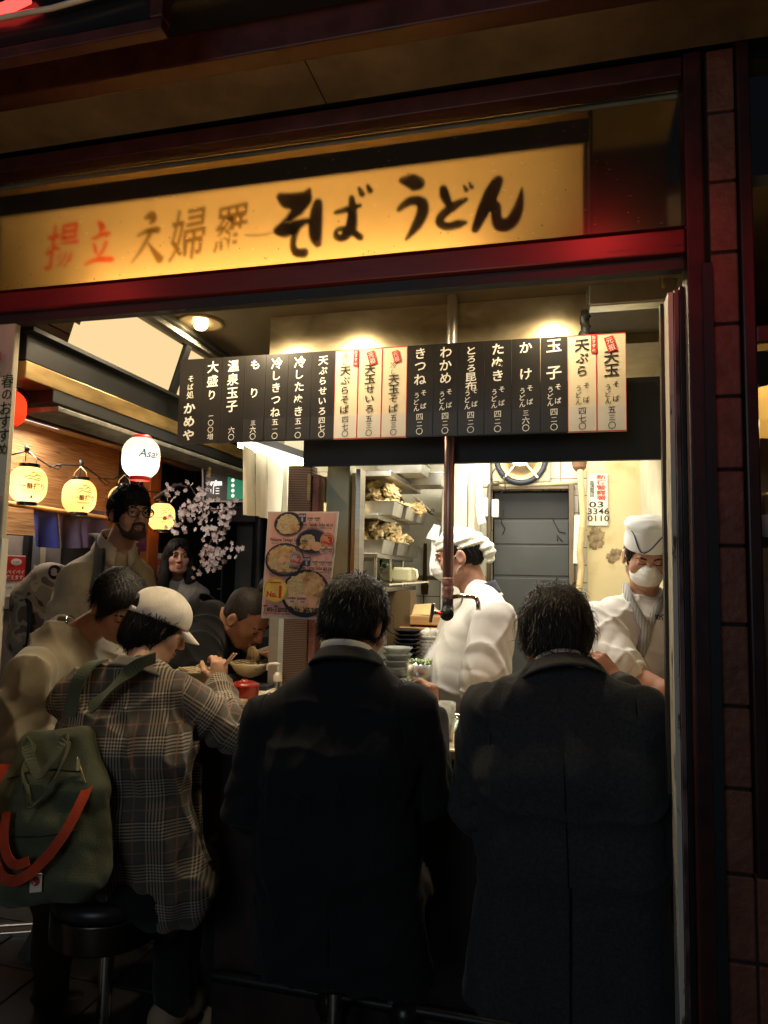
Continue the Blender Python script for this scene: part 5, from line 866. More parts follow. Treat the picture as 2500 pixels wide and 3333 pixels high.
CL = [(700, 670), (670, 690), (850, 480), (885, 460), (820, 550), (850, 575), (740, 720), (760, 690), (640, 790), (610, 750), (600, 860), (630, 900), (570, 890), (860, 640), (800, 610), (880, 700), (860, 760), (840, 840), (960, 650), (1000, 700), (930, 690), (1020, 640), (1050, 720), (1150, 660), (1205, 675), (1120, 690), (1130, 790), (1170, 800), (1090, 830), (1010, 880), (1050, 900), (1050, 960), (1000, 1000), (930, 920), (980, 950), (970, 1080), (1000, 1110), (900, 1100), (870, 1150), (920, 1170), (1040, 1170), (1010, 1210), (1090, 1230), (1070, 1180), (960, 1270), (930, 1240), (980, 1290), (870, 1320), (840, 1340), (900, 1310), (1195, 1105), (1225, 1160), (570, 480), (500, 545), (680, 430), (690, 740), (720, 620)]
for x, y in CL:
    c0 = cp_(x, y)
    for _ in range(4):
        c = c0+V3(random.gauss(0, .022), random.gauss(0, .035), random.gauss(0, .020)); n = unit((random.uniform(-.9, .9), -1, random.uniform(-.8, .8))); a = unit(np.cross(n, (0.1, .2, 1))); b = np.cross(n, a); r = random.uniform(.011, .017)
        for k in range(5):
            th = k*1.2566+random.uniform(-.1, .1); d = math.cos(th)*a+math.sin(th)*b; e = -math.sin(th)*a+math.cos(th)*b
            g.add([c, c+d*r*.6+e*r*.42+n*.003, c+d*r*1.15+e*r*.2+n*.006, c+d*r*1.0+n*.004, c+d*r*1.15-e*r*.2+n*.006, c+d*r*.6-e*r*.42+n*.003], [(0, 1, 2, 3), (0, 3, 4, 5)])
o = g.build('blossoms', translucent('blossom_pink', (.80, .66, .62), .3), t); o['kind'] = 'stuff'
p = cp_(870, 1255); g = MB(); g.obox(p, (.008, 0, 0), (0, .008, 0), (0, 0, .022)); tag(g.build('red_tag', m_redink), 'tiny red sign among the cherry blossoms', 'sign')
# ================================================================ implicit-surface modeller (smooth unions of cones, ellipsoids, sheets -> one continuous mesh)
class SDF:
    def __init__(s): s.o = []
    def cone(s, a, b, ra, rb, k=.02, sub=False):
        a, b = V3(*a), V3(*b); s.o.append(('c', (a, b-a, ra, rb), k, (a+b)/2, np.linalg.norm(b-a)/2+max(ra, rb), sub)); return s
    def chain(s, pts, rs, k=.02):
        for i in range(len(pts)-1): s.cone(pts[i], pts[i+1], rs[i], rs[i+1], k)
        return s
    def ell(s, c, r, R=None, k=.02, sub=False):
        s.o.append(('e', (V3(*c), V3(*r), np.eye(3) if R is None else R), k, V3(*c), max(r), sub)); return s
    def sheet(s, a, b, right, wa, wb, ra, rb, k=.02):
        a, b = V3(*a), V3(*b); s.o.append(('s', (a, b-a, unit(right), wa, wb, ra, rb), k, (a+b)/2, np.linalg.norm(b-a)/2+max(wa+ra, wb+rb), False)); return s
    def cut(s, p, n, k=.006): s.o.append(('p', (V3(*p), unit(n)), k, None, None, True)); return s     # removes the side n points to
    def one(s, op, P):
        t, q = op[0], op[1]
        if t == 'c':
            a, ba, ra, rb = q; pa = P-a; u = np.clip(pa@ba/(ba@ba+1e-12), 0, 1); d = pa-u[:, None]*ba; return np.sqrt((d*d).sum(1))-(ra+(rb-ra)*u)
        if t == 'e':
            c, r, R = q; x = (P-c)@R; k0 = np.sqrt(((x/r)**2).sum(1)); k1 = np.sqrt(((x/(r*r))**2).sum(1))+1e-9; return np.where(k0 < .02, -min(r), k0*(k0-1)/k1)
        if t == 's':
            a, ba, rt, wa, wb, ra, rb = q; pa = P-a; u = np.clip(pa@ba/(ba@ba+1e-12), 0, 1); d = pa-u[:, None]*ba; w = wa+(wb-wa)*u; l = d@rt; d = d-np.clip(l, -w, w)[:, None]*rt; return np.sqrt((d*d).sum(1))-(ra+(rb-ra)*u)
        p, n = q; return (P-p)@n
    def ev(s, P, cc=None, cr=0):
        d = np.full(len(P), 9.0)
        for op in s.o:
            if cc is not None and op[3] is not None and np.linalg.norm(op[3]-cc)-op[4]-cr > .14: continue
            e = s.one(op, P); k = op[2]
            if op[5]:
                e = e if op[0] == 'p' else -e; h = np.maximum(k-np.abs(d-e), 0)/k; d = np.maximum(d, e)+h*h*k/4
            else:
                h = np.maximum(k-np.abs(d-e), 0)/k; d = np.minimum(d, e)-h*h*k/4
        return d
    def grad(s, P, e=.002):
        g = np.stack([s.ev(P+np.eye(3)[i]*e)-s.ev(P-np.eye(3)[i]*e) for i in range(3)], 1); return g/(np.linalg.norm(g, axis=1)[:, None]+1e-9)
def turb(P, f, seed=0):
    r = np.random.default_rng(seed); w = P+.5/f*np.sin(P[:, [1, 2, 0]]*f*.9+seed); t = 0
    for i in range(4): n = unit(r.normal(size=3)); t = t+np.sin(w@n*f*(1+.45*i)+r.uniform(0, 6))/(1+.4*i)
    return t/2.2
def sdf_mesh(S, h, disp=None, amp=0.):
    lo = np.min([o[3]-o[4] for o in S.o if o[3] is not None and not o[5]], 0)-.03; hi = np.max([o[3]+o[4] for o in S.o if o[3] is not None and not o[5]], 0)+.03
    B = 8; H = B*h; n = np.ceil((hi-lo)/H).astype(int)
    C = np.stack(np.meshgrid(*[np.arange(x) for x in n], indexing='ij'), -1).reshape(-1, 3); keep = []
    for i in range(0, len(C), 4000):
        c = C[i:i+4000]; P = lo+(c+.5)*H; m = (P.min(0)+P.max(0))/2; d = S.ev(P, m, np.linalg.norm(P.max(0)-m)+H); keep.append(c[np.abs(d) < H*.87*1.35+amp*2])
    C = np.concatenate(keep); N = n*B+2; G = np.stack(np.meshgrid(*[np.arange(B+1)]*3, indexing='ij'), -1).reshape(-1, 3)
    VID, VP, ED = [], [], []
    cid = lambda x: (x[..., 0].astype(np.int64)*N[1]+x[..., 1])*N[2]+x[..., 2]
    corner = np.array([(i, j, k) for i in (0, 1) for j in (0, 1) for k in (0, 1)]); edges = [(a, b) for a in range(8) for b in range(a+1, 8) if np.abs(corner[a]-corner[b]).sum() == 1]
    for i in range(0, len(C), 48):
        c = C[i:i+48]; L = (c[:, None, :]*B+G[None]); P = lo+L.reshape(-1, 3)*h; m = (P.min(0)+P.max(0))/2; d = S.ev(P, m, np.linalg.norm(P.max(0)-m))
        if disp is not None: d = d+disp(P)
        D = d.reshape(len(c), B+1, B+1, B+1); s = D < 0
        cor = [D[:, a:a+B, b:b+B, e:e+B] for a, b, e in corner]; sg = sum((x < 0).astype(np.int8) for x in cor); act = (sg > 0) & (sg < 8)
        w = np.argwhere(act)
        if not len(w): continue
        cv = np.stack([x[act] for x in cor], 1); num = np.zeros((len(w), 3)); cnt = np.zeros(len(w))
        for a, b in edges:
            x = (cv[:, a] < 0) != (cv[:, b] < 0); t = np.where(x, cv[:, a]/(cv[:, a]-cv[:, b]+1e-12), 0); num += np.where(x[:, None], corner[a]+t[:, None]*(corner[b]-corner[a]), 0); cnt += x
        cell = c[w[:, 0]]*B+w[:, 1:]; VID.append(cid(cell)); VP.append(lo+(cell+num/cnt[:, None])*h)
        for ax in range(3):
            sl = [slice(0, B)]*3; s2 = list(sl); s2[ax] = slice(1, B+1); a = s[(slice(None), *sl)]; b = s[(slice(None), *s2)]; x = np.argwhere(a != b)
            if len(x): ED.append((ax, c[x[:, 0]]*B+x[:, 1:], a[tuple(x.T)]))
    vid = np.concatenate(VID); vp = np.concatenate(VP); o = np.argsort(vid); vid = vid[o]; vp = vp[o]; Fs = []
    for ax, L, inside in ED:
        u, v = [(1, 2), (2, 0), (0, 1)][ax]; eu = np.eye(3, dtype=int)[u]; evv = np.eye(3, dtype=int)[v]; ok = np.ones(len(L), bool); Q = []
        for q in (L-eu-evv, L-evv, L, L-eu):
            ids = cid(q); j = np.searchsorted(vid, ids); j = np.clip(j, 0, len(vid)-1); ok &= vid[j] == ids; Q.append(j)
        Q = np.stack(Q, 1); Q[~inside] = Q[~inside][:, ::-1]; Fs.append(Q[ok])
    return vp, np.concatenate(Fs)
def sdf_obj(name, S, h, m, parent=None, disp=None, amp=0., attr=None):
    v, f = sdf_mesh(S, h, disp, amp); o0 = np.array(parent['_w']) if parent is not None else V3(v[:, 0].mean(), v[:, 1].mean(), v[:, 2].min())
    me = bpy.data.meshes.new(name); me.vertices.add(len(v)); me.vertices.foreach_set('co', (v-o0).astype(np.float32).ravel()); me.loops.add(f.size); me.loops.foreach_set('vertex_index', f.astype(np.int32).ravel()); me.polygons.add(len(f)); me.polygons.foreach_set('loop_start', np.arange(0, f.size, 4, dtype=np.int32)); me.polygons.foreach_set('use_smooth', np.ones(len(f), bool)); me.update(calc_edges=True); me.validate()
    me.materials.append(m)
    if attr is not None: a = me.attributes.new('plaid', 'FLOAT_VECTOR', 'POINT'); a.data.foreach_set('vector', attr(v).astype(np.float32).ravel())
    o = bpy.data.objects.new(name, me); COL.objects.link(o); o['_w'] = [float(x) for x in o0]
    if parent is not None: o.parent = parent
    else: o.location = o0
    return o
# ---------------------------------------------------------------- anatomy
class Head:
    """c centre, f the way the face points, roll tilt; local x right, y forward, z up"""
    def __init__(s, c, f, up=(0, 0, 1), k=1.): f = unit(f); r = unit(np.cross(f, up)); s.c = V3(*c); s.R = np.stack([r, f, np.cross(r, f)], 1); s.k = k
    def w(s, x, y, z): return s.c+s.R@(V3(x, y, z)*s.k)
    def loc(s, P): return (P-s.c)@s.R/s.k
    def add(s, S, ears=True, wide=1.):
        k = s.k; E = lambda c, r, kk=.014, sub=False: S.ell(s.w(*c), np.array(r)*k, s.R, kk*k, sub); C = lambda a, b, ra, rb, kk=.01, sub=False: S.cone(s.w(*a), s.w(*b), ra*k, rb*k, kk*k, sub)
        E((0, -.014, .030), (.075*wide, .094, .086)); E((0, .030, -.035), (.060*wide, .058, .080), .02); E((0, .040, -.080), (.042*wide, .044, .034), .02); E((0, .074, -.099), (.019, .015, .015), .02)
        for x in (-1, 1): E((x*.043*wide, .050, -.028), (.024, .026, .024), .02); C((x*.056*wide, -.005, -.06), (x*.034*wide, .05, -.092), .017, .014, .025)
        C((-.034, .077, .022), (.034, .077, .022), .011, .011, .012)
        for x in (-1, 1): E((x*.031, .098, .003), (.019, .017, .011), .012, True); E((x*.031, .075, .002), (.0150, .0125, .0105), .004)
        C((0, .086, .012), (0, .106, -.030), .0075, .0115, .012)
        for x in (-1, 1): E((x*.0125, .096, -.036), (.0085, .0095, .0075), .007)
        E((0, .089, -.061), (.023, .011, .0065), .006); E((0, .087, -.074), (.020, .011, .0075), .006); E((0, .1015, -.0675), (.024, .008, .0018), .003, True)
        if ears:
            for x in (-1, 1):
                E((x*.081*wide, -.014, -.008), (.010, .021, .033), .008); E((x*.090*wide, -.010, -.005), (.006, .011, .018), .006, True)
        return s
    def details(s, parent, brow=(.02, .013, .01), lip=(.30, .11, .09), eye='open', lips=True):
        k = s.k; mB = K('eyebrow_%d' % int(brow[0]*1000), brow, rough=.8); 
        for x in (-1, 1): e = SDF(); e.chain([s.w(x*.016, .090, .022), s.w(x*.032, .0875, .027), s.w(x*.050, .073, .021)], [.0030*k, .0035*k, .0022*k], .003); sdf_obj('eyebrow', e, .0018, mB, parent)
        for x in (-1, 1):
            g = MB(); c = s.w(x*.031, .0845, .0015)
            if eye == 'open':
                g.lathe([(0, -.002), (.007, -.0015), (.0125, .001), (0, .0028)], c, 16, 0, axis=s.R[:, 1], ux=s.R[:, 0], sq=(1.0*k, .55*k)); g.lathe([(0, .0), (.0056, .0008), (0, .0012)], c+s.R[:, 1]*.0026*k, 12, 1, axis=s.R[:, 1], ux=s.R[:, 0], sq=(k, k))
            g.tube([c+s.R@V3(-.015, -.0035, .001)*k, c+s.R@V3(-.006, .0022, .0055 if eye == 'open' else -.002)*k, c+s.R@V3(.006, .0022, .0055 if eye == 'open' else -.002)*k, c+s.R@V3(.015, -.0035, .001)*k], .0017*k, 6, 1)
            g.build('eye', [K('eye_white', (.55, .50, .45), rough=.2, var=0), K('eye_dark', (.015, .01, .008), rough=.15, var=0)], parent, smooth=True)
        if lips:
            e = SDF(); e.ell(s.w(0, .0925, -.0618), np.array((.022, .0095, .0060))*k, s.R, .003).ell(s.w(0, .0905, -.0738), np.array((.019, .0095, .0066))*k, s.R, .003); e.ell(s.w(0, .105, -.0675), np.array((.024, .009, .0014))*k, s.R, .002, True); sdf_obj('lips', e, .0019, K('lips_%d' % int(lip[0]*100), lip, rough=.4, var=.1), parent)
def hand(S, w, d, n, thumb=1, curl=.5, k=.92, spread=.0, curls=None):
    """w wrist, d toward the fingertips, n out of the back of the hand; thumb +1/-1 the side it sits on"""
    d = unit(d); n = unit(n-d*np.dot(n, d)); x = np.cross(d, n)*thumb; w = V3(*w); Rm = np.stack([x, d, n], 1)
    S.cone(w-d*.03, w+d*.02, .026*k, .024*k, .02); S.ell(w+d*.055*k, (.040*k, .052*k, .0165*k), Rm, .012)
    for i, (o, L, r) in enumerate(((.030, .074, .0092), (.011, .083, .0095), (-.010, .076, .0090), (-.029, .060, .0080))):
        c = curls[i] if curls else curl*(1+.12*i); p = w+d*.094*k+x*o*k+n*.002; a = 0; dr = d+x*(o*3*spread); pts = [p-d*.02*k, p]
        for j, fr in enumerate((.46, .31, .23)): a += c*(1.0, 1.15, .8)[j]; q = unit(dr)*math.cos(a)-n*math.sin(a); p = p+q*L*fr*k; pts.append(p)
        S.chain(pts, [r*k*1.1, r*k*1.05, r*k, r*k*.9, r*k*.75], .004)
    b = w+d*.028*k+x*.026*k-n*.006; t1 = b+unit(d*.62+x*.72-n*.30)*.044*k; t2 = t1+unit(d*.85+x*.10-n*(.35+.5*curl))*.032*k; t3 = t2+unit(d*.8-x*.2-n*(.5+.5*curl))*.024*k
    S.chain([b, t1, t2, t3], [.0165*k, .0115*k, .0105*k, .008*k], .010)
def skin(name, c, rough=.5): return mat('skin_'+name, c, rough=rough, var=.16, vscale=22, bump=.12, bscale=160, sss=.08)
def torso_skin(S, J, k=1.):
    r = unit(V3(*J['sR'])-V3(*J['sL'])); nb, hp = V3(*J['neck']), V3(*J['hip']); mid = (V3(*J['sL'])+V3(*J['sR']))/2; ch = mid+(hp-mid)*.33; wa = mid+(hp-mid)*.68
    S.sheet(nb-V3(0, 0, .03), mid, r, .02, .09, .035, .035, .02); S.sheet(mid, ch, r, .09, .09, .035, .045, .02); S.sheet(ch, wa, r, .09, .07, .045, .05, .02); S.sheet(wa, hp, r, .07, .08, .05, .06, .02)
    for sd in 'LR':
        S.cone(mid, J['s'+sd], .035, .036, .02); S.cone(J['s'+sd], J['e'+sd], .040, .038, .02); S.cone(J['e'+sd], J['w'+sd], .038, .026, .02)
        hj = hp+r*(.085 if sd == 'R' else -.085); S.cone(hj, J['k'+sd], .085, .055, .05); S.cone(J['k'+sd], J['a'+sd], .052, .036, .02); f = J.get('foot', V3(0, 1, 0)); S.cone(V3(*J['a'+sd])+V3(0, 0, -.02), V3(*J['a'+sd])+f*.13+V3(0, 0, -.045), .038, .028, .02)
def legs(J, m, h, parent, t=.018, name='trousers'):
    S = SDF(); r = unit(V3(*J['sR'])-V3(*J['sL'])); hp = V3(*J['hip']); S.sheet(hp+V3(0, 0, .1), hp-V3(0, 0, .02), r, .085, .085, .10, .11, .04)
    for sd in 'LR': hj = hp+r*(.085 if sd == 'R' else -.085); S.cone(hj, J['k'+sd], .085+t, .058+t, .05); a = V3(*J['a'+sd]); S.cone(J['k'+sd], a, .056+t, .042+t, .03)
    return sdf_obj(name, S, h, m, parent, lambda P: .006*turb(P, 38, 5), .006)
def shoes(J, m, parent, sole=None):
    f = unit(J.get('foot', V3(0, 1, 0)))
    for sd in 'LR':
        S = SDF(); a = V3(*J['a'+sd]); g = V3(a[0], a[1], a[2]-.07); S.chain([a+V3(0, 0, -.015), g-f*.03+V3(0, 0, .03), g+f*.08+V3(0, 0, .025), g+f*.17+V3(0, 0, .008)], [.043, .046, .044, .034], .03); S.cut((0, 0, a[2]-.088), (0, 0, -1)); so = sdf_obj('shoe', S, .006, m, parent); Q = SDF(); Q.chain([g-f*.03, g+f*.08, g+f*.16], [.044, .044, .037], .02); Q.cut((0, 0, a[2]-.086), (0, 0, 1)); Q.cut((0, 0, a[2]-.106), (0, 0, -1)); sdf_obj('sole', Q, .006, sole or m_rubber, so)
def coat(J, k, dims, sleeve=(.066, .056, .046), hem=None, pad=.058, cut_w=True, to=1.0):
    """jacket or shirt round the skeleton J; dims = (half width minus radius, radius) at shoulder, chest, waist, hem"""
    S = SDF(); r = unit(V3(*J['sR'])-V3(*J['sL'])); nb, hp = V3(*J['neck']), V3(*J['hip']); mid = (V3(*J['sL'])+V3(*J['sR']))/2
    ch = V3(*J['chest']) if 'chest' in J else mid+(hp-mid)*.36; wa = V3(*J['waist']) if 'waist' in J else mid+(hp-mid)*.70; he = V3(*hem) if hem is not None else hp
    P = [mid, ch, wa, he]; S.sheet(nb, mid, r, .03, dims[0][0]*.9, pad*.95, dims[0][1]*.8, .06)
    for i in range(3): S.sheet(P[i], P[i+1], r, dims[i][0], dims[i+1][0], dims[i][1], dims[i+1][1], .05)
    for sd in 'LR':
        s_, e_, w_ = V3(*J['s'+sd]), V3(*J['e'+sd]), V3(*J['w'+sd]); S.cone(nb+(s_-nb)*.2, s_, pad*.9, pad, .05)
        S.cone(s_, e_, sleeve[0], sleeve[1], .016); end = e_+(w_-e_)*to; S.cone(e_, end, sleeve[1], sleeve[2], .03)
        if cut_w and to > 0: S.cut(end, w_-e_, .006) if False else None
    return S
def wrinkles(J, amp=.006, seed=1, f=26, arm=.006, drape=0.):
    A = [(V3(*J['s'+sd]), V3(*J['e'+sd]), V3(*J['w'+sd])) for sd in 'LR']; hp = V3(*J['hip']); mid = (V3(*J['sL'])+V3(*J['sR']))/2
    rr = np.random.default_rng(seed); FO = [(unit(rr.normal(size=3)*[1, 1, .5]), rr.uniform(.8, 2.4), rr.uniform(0, 6), unit(rr.normal(size=3)), rr.uniform(0, 6)) for _ in range(10)]
    def d(P):
        w = P+.018*np.sin(P[:, [2, 0, 1]]*13+seed)+.006*np.sin(P[:, [1, 2, 0]]*41); t = 0
        for n, q, ph, mn, mp in FO: t = t-(1-np.abs(np.sin(w@n*f*q*.5+ph)))**3*np.clip(np.sin(P@mn*9+mp)*1.3, 0, 1)**1.5
        t = amp*(1.5*t+.14*turb(P, f*.4, seed))
        for s_, e_, w_ in A:
            sa = unit(s_-mid); t = t+.0045*np.exp(-(((P-s_)@sa+.012)/.0065)**2)*np.exp(-(np.linalg.norm(P-s_, axis=1)/.11)**4)
            de = np.linalg.norm(P-e_, axis=1); near = np.exp(-(de/.13)**2); ax = unit(w_-s_); t = t+arm*near*(1-2*np.abs(np.sin((P@ax)*46+2.6*np.sin(P@unit(np.cross(ax, (0.3, .2, 1)))*23))))
        if drape: t = t+drape*np.clip((mid[2]-.25-P[:, 2])/.3, 0, 1)*np.sin(P[:, 0]*58+2*np.sin(P[:, 2]*9)+P[:, 1]*40)
        return t
    return d
def collar_ring(J, H, rad, hgt, m, parent, name, tilt=(0, 0, 0), open_f=0.0, thick=.006, flare=.015, zoff=0.):
    """a band of cloth round the neck, open at the front"""
    nb = V3(*J['neck']); ax = unit(unit(H.w(0, -.03, -.08)-nb)*.55+UZ); f = unit(H.R[:, 1]-ax*np.dot(H.R[:, 1], ax)); x = np.cross(f, ax); g = MB(); n = 30
    def fn(a, b):
        th = open_f+(2*math.pi-2*open_f)*a; rr = rad+flare*(1-b); c = nb+ax*(zoff+hgt*b)
        return c+rr*(math.cos(th)*f*1.05+math.sin(th)*x)-ax*(.030*math.cos(th)*(1-b*.3))
    g.grid(fn, n, 4); return g.build(name, m, parent, smooth=True, solid=thick)
def hair_vol(H, front=.033, low=-.085, th=1.0, ears=True, nape=True, extra=None, part=None):
    S = SDF(); k = H.k; E = lambda c, r, kk=.02, sub=False: S.ell(H.w(*c), np.array(r)*k, H.R, kk*k, sub)
    E((0, -.018, .034), (.078+.006*th, .097+.006*th, .087+.009*th))
    if nape: E((0, -.070, -.040), (.056, .030+.006*th, .050), .035)
    for x in (-1, 1): E((x*.060, -.01, .005), (.018+.004*th, .05, .045), .02)
    if extra: extra(E)
    S.cut(H.w(0, front/.832, 0), H.R@V3(0, .832, -.555), .012); S.cut(H.w(0, 0, low), H.R@V3(0, -.25, -1), .02)
    if ears:
        for x in (-1, 1): E((x*.090, -.006, -.014), (.024, .027, .036), .008, True)
    return S
def hair(H, S, parent, m, n=2600, length=.055, seg=6, flow=None, lift=(.0005, .006), rad=.0011, keep=None, seed=1, hcap=.0035, name='hair', wave=.0, jitter=.28, groove=.0022):
    o = sdf_obj(name, S, hcap, m, parent, lambda P: groove*np.sin(H.loc(P)[:, 0]*520+3*np.sin(H.loc(P)[:, 2]*60)), .002)
    r = np.random.default_rng(seed); D = unit_rows(r.normal(size=(n*3, 3))); L = D*[.08, .1, .095]+[0, -.02, .02]; P = H.c+(L@H.R.T)*H.k
    for _ in range(8): P = P-S.grad(P)*S.ev(P)[:, None]*.9
    L = H.loc(P); ok = np.abs(S.ev(P)) < .002; ok &= .832*L[:, 1]-.555*L[:, 2] < .60 
    if keep is not None: ok &= keep(L)
    P = P[ok][:n]; n = len(P); fl = flow or (lambda L: np.stack([L[:, 0]*2, -.2-0*L[:, 1], -1+0*L[:, 2]], 1)); lf = r.uniform(*lift, n)*np.where(r.random(n) < .12, 2.2, 1); ln = length*r.uniform(.55, 1.15, n)*H.k; path = []; jit = r.normal(size=(n, 3))*jitter
    for i in range(seg+1):
        N = S.grad(P); d = S.ev(P); t = i/seg; P = P-N*np.clip(d-lf*np.sin(min(1, t*1.15)*2.2)-.0006, -.02 if i == 0 else -.006, .02 if i == 0 else .0016)[:, None]; path.append(P.copy()); L = H.loc(P); F = unit_rows(fl(L)+jit+wave*np.sin(40*L[:, [2, 0, 1]]+jit*20))@H.R.T; F = F-N*(F*N).sum(1)[:, None]*.85; P = P+unit_rows(F)*(ln/seg)[:, None]
    path = np.stack(path, 1); T = np.gradient(path, axis=1); T = T/(np.linalg.norm(T, axis=2, keepdims=True)+1e-9); up = S.grad(path.reshape(-1, 3)).reshape(path.shape); sd = np.cross(T, up); sd /= np.linalg.norm(sd, axis=2, keepdims=True)+1e-9
    w = rad*(1-np.linspace(0, 1, seg+1)**2*.85)[None, :, None]*r.uniform(.7, 1.5, (n, 1, 1)); ring = np.stack([path+sd*w, path+up*w*.8, path-sd*w], 2); k = seg+1
    v = ring.reshape(-1, 3)-np.array(parent['_w']); base = (np.arange(n)*k*3)[:, None, None]; q = []
    for i in range(seg):
        for a, b in ((0, 1), (1, 2)): q.append([i*3+a, i*3+b, (i+1)*3+b, (i+1)*3+a])
    f = (base+np.array(q)[None]).reshape(-1, 4); nv = len(o.data.vertices); me = o.data; ov = np.empty(nv*3, np.float32); me.vertices.foreach_get('co', ov); of = np.empty(len(me.polygons)*4, np.int32); me.loops.foreach_get('vertex_index', of)
    allv = np.concatenate([ov.reshape(-1, 3), v]); allf = np.concatenate([of.reshape(-1, 4), f+nv]); m2 = bpy.data.meshes.new(name); m2.vertices.add(len(allv)); m2.vertices.foreach_set('co', allv.astype(np.float32).ravel()); m2.loops.add(allf.size); m2.loops.foreach_set('vertex_index', allf.astype(np.int32).ravel()); m2.polygons.add(len(allf)); m2.polygons.foreach_set('loop_start', np.arange(0, allf.size, 4, dtype=np.int32)); m2.polygons.foreach_set('use_smooth', np.ones(len(allf), bool)); m2.update(calc_edges=True); m2.materials.append(m); o.data = m2
    return o
def unit_rows(a): return a/(np.linalg.norm(a, axis=1)[:, None]+1e-9)
def person(S, h, m, label, group=None):
    o = sdf_obj('person', S, h, m); tag(o, label, 'person', group); return o
m_hair = K('black_hair', (.010, .008, .007), rough=.46, var=.3, vscale=60, spec=.32)
m_hairg = K('greying_hair', (.020, .018, .015), rough=.45, var=.6, vscale=90, spec=.36)
m_hairb = K('soft_black_hair', (.008, .006, .005), rough=.5, var=.3, vscale=60, spec=.18)
def cloth(name, c, rough=.85, bump=.35, bscale=420, var=.2, sheen=.15, vscale=9): return mat(name, c, rough=rough, var=var, vscale=vscale, bump=bump, bscale=bscale, sheen=sheen, spec=.25)
# ================================================================ people
A3 = lambda u, v, Y: at(u, v, Y=Y)
m_suit1 = cloth('black_suit', (.012, .0124, .0132), sheen=.05); m_suit2 = cloth('charcoal_suit', (.042, .042, .043), var=.35, vscale=140, sheen=.05); m_shirt = cloth('white_shirt', (.72, .69, .62), sheen=0); m_trs = cloth('dark_trousers', (.010, .010, .011)); m_shoe = K('black_leather', (.012, .011, .010), rough=.3)
def sit(J, fwd=(0, 1, 0), z=.60, kz=.58, az=.24, reach=.36, splay=.13):
    f = unit(fwd); r = unit(np.cross(f, UZ)); hp = V3(*J['hip'])
    for sd, s in (('L', -1), ('R', 1)):
        J['k'+sd] = V3(hp[0], hp[1], kz)+f*reach+r*s*splay; J['a'+sd] = V3(hp[0], hp[1], az)+f*(reach-.05)+r*s*splay*.9
    J['foot'] = f; return J
def stand(J, fwd, splay=.10):
    f = unit(fwd); r = unit(np.cross(f, UZ)); hp = V3(*J['hip'])
    for sd, s in (('L', -1), ('R', 1)): J['k'+sd] = V3(hp[0], hp[1], hp[2]*.52)+f*.03+r*s*splay; J['a'+sd] = V3(hp[0], hp[1], .10)+r*s*splay
    J['foot'] = f; return J
# ---------------- man in the black suit (centre)
J = dict(neck=A3(1132, 2165, 1.86), sL=A3(868, 2345, 1.86), sR=A3(1335, 2310, 1.84), eL=A3(812, 2620, 1.88), wL=A3(900, 2560, 2.16), eR=A3(1392, 2570, 1.93), wR=A3(1405, 2335, 2.13), hip=A3(1120, 3000, 1.94))
J['chest'] = A3(1105, 2480, 1.832); J['waist'] = A3(1095, 2760, 1.865); sit(J)
H = Head(A3(1158, 2030, 1.93), (.30, 1, -.42), k=1.0)
S = SDF(); torso_skin(S, J); H.add(S); S.cone(J['neck']-V3(0, 0, .02), H.w(0, -.022, -.06), .058, .054, .03); hand(S, J['wR'], (-.06, .10, 1), (.95, -.35, .1), thumb=-1, curl=.9)
hand(S, J['wL'], (.3, 1, .2), (0, 0, 1), thumb=1, curl=.7)
p1 = person(S, .0048, skin('a', (.46, .25, .155)), 'man in black suit hunched over the counter, dark straight hair')
C = coat(J, 1, ((.118, .062), (.122, .085), (.128, .092), (.140, .115)), sleeve=(.070, .063, .050), hem=J['hip']+V3(0, -.02, -.14), pad=.052, to=.93); C.cut((0, 0, .47), (0, 0, -1)); CS = unit(J['sR']-J['sL'])
wr = wrinkles(J, .0045, 3, arm=.008); jk1 = sdf_obj('jacket', C, .0055, m_suit1, p1, lambda P, J=J, wr=wr: wr(P)+.003*np.exp(-(((P-J['neck'])@CS)/.0055)**2)*(P[:, 1] < J['neck'][1]+.02), .012)
S = SDF(); S.cone(J['eR']+(J['wR']-J['eR'])*.88, J['wR']-V3(0, 0, .005), .041, .040, .004); sdf_obj('shirt_cuff', S, .004, m_shirt, p1)
collar_ring(J, H, .066, .052, m_shirt, p1, 'shirt_collar', open_f=.5, flare=.006, zoff=-.004); collar_ring(J, H, .073, .040, m_suit1, p1, 'jacket_collar', open_f=.7, flare=.030, zoff=-.010)
legs(J, m_trs, .009, p1); shoes(J, m_shoe, p1)
hv = hair_vol(H, th=1.1, low=-.074)
def fl1(L): return np.stack([np.sign(L[:, 0]+.02)*(.55*np.clip((L[:, 2]-.02)/.09, 0, 1))+1.5*L[:, 0], -.55*np.clip((L[:, 2]-.02)/.08, 0, 1)-.05, -1.1+.7*np.clip((L[:, 2]-.05)/.07, 0, 1)], 1)
hair(H, hv, p1, m_hair, n=6500, length=.062, flow=fl1, lift=(.0, .011), rad=.0009, jitter=.32)
g = MB(); tmp = H.w; g.tube([tmp(.082, -.012, .010), tmp(.081, .03, .006), tmp(.072, .085, .004)], .0022, 6); g.build('glasses', m_black, p1)
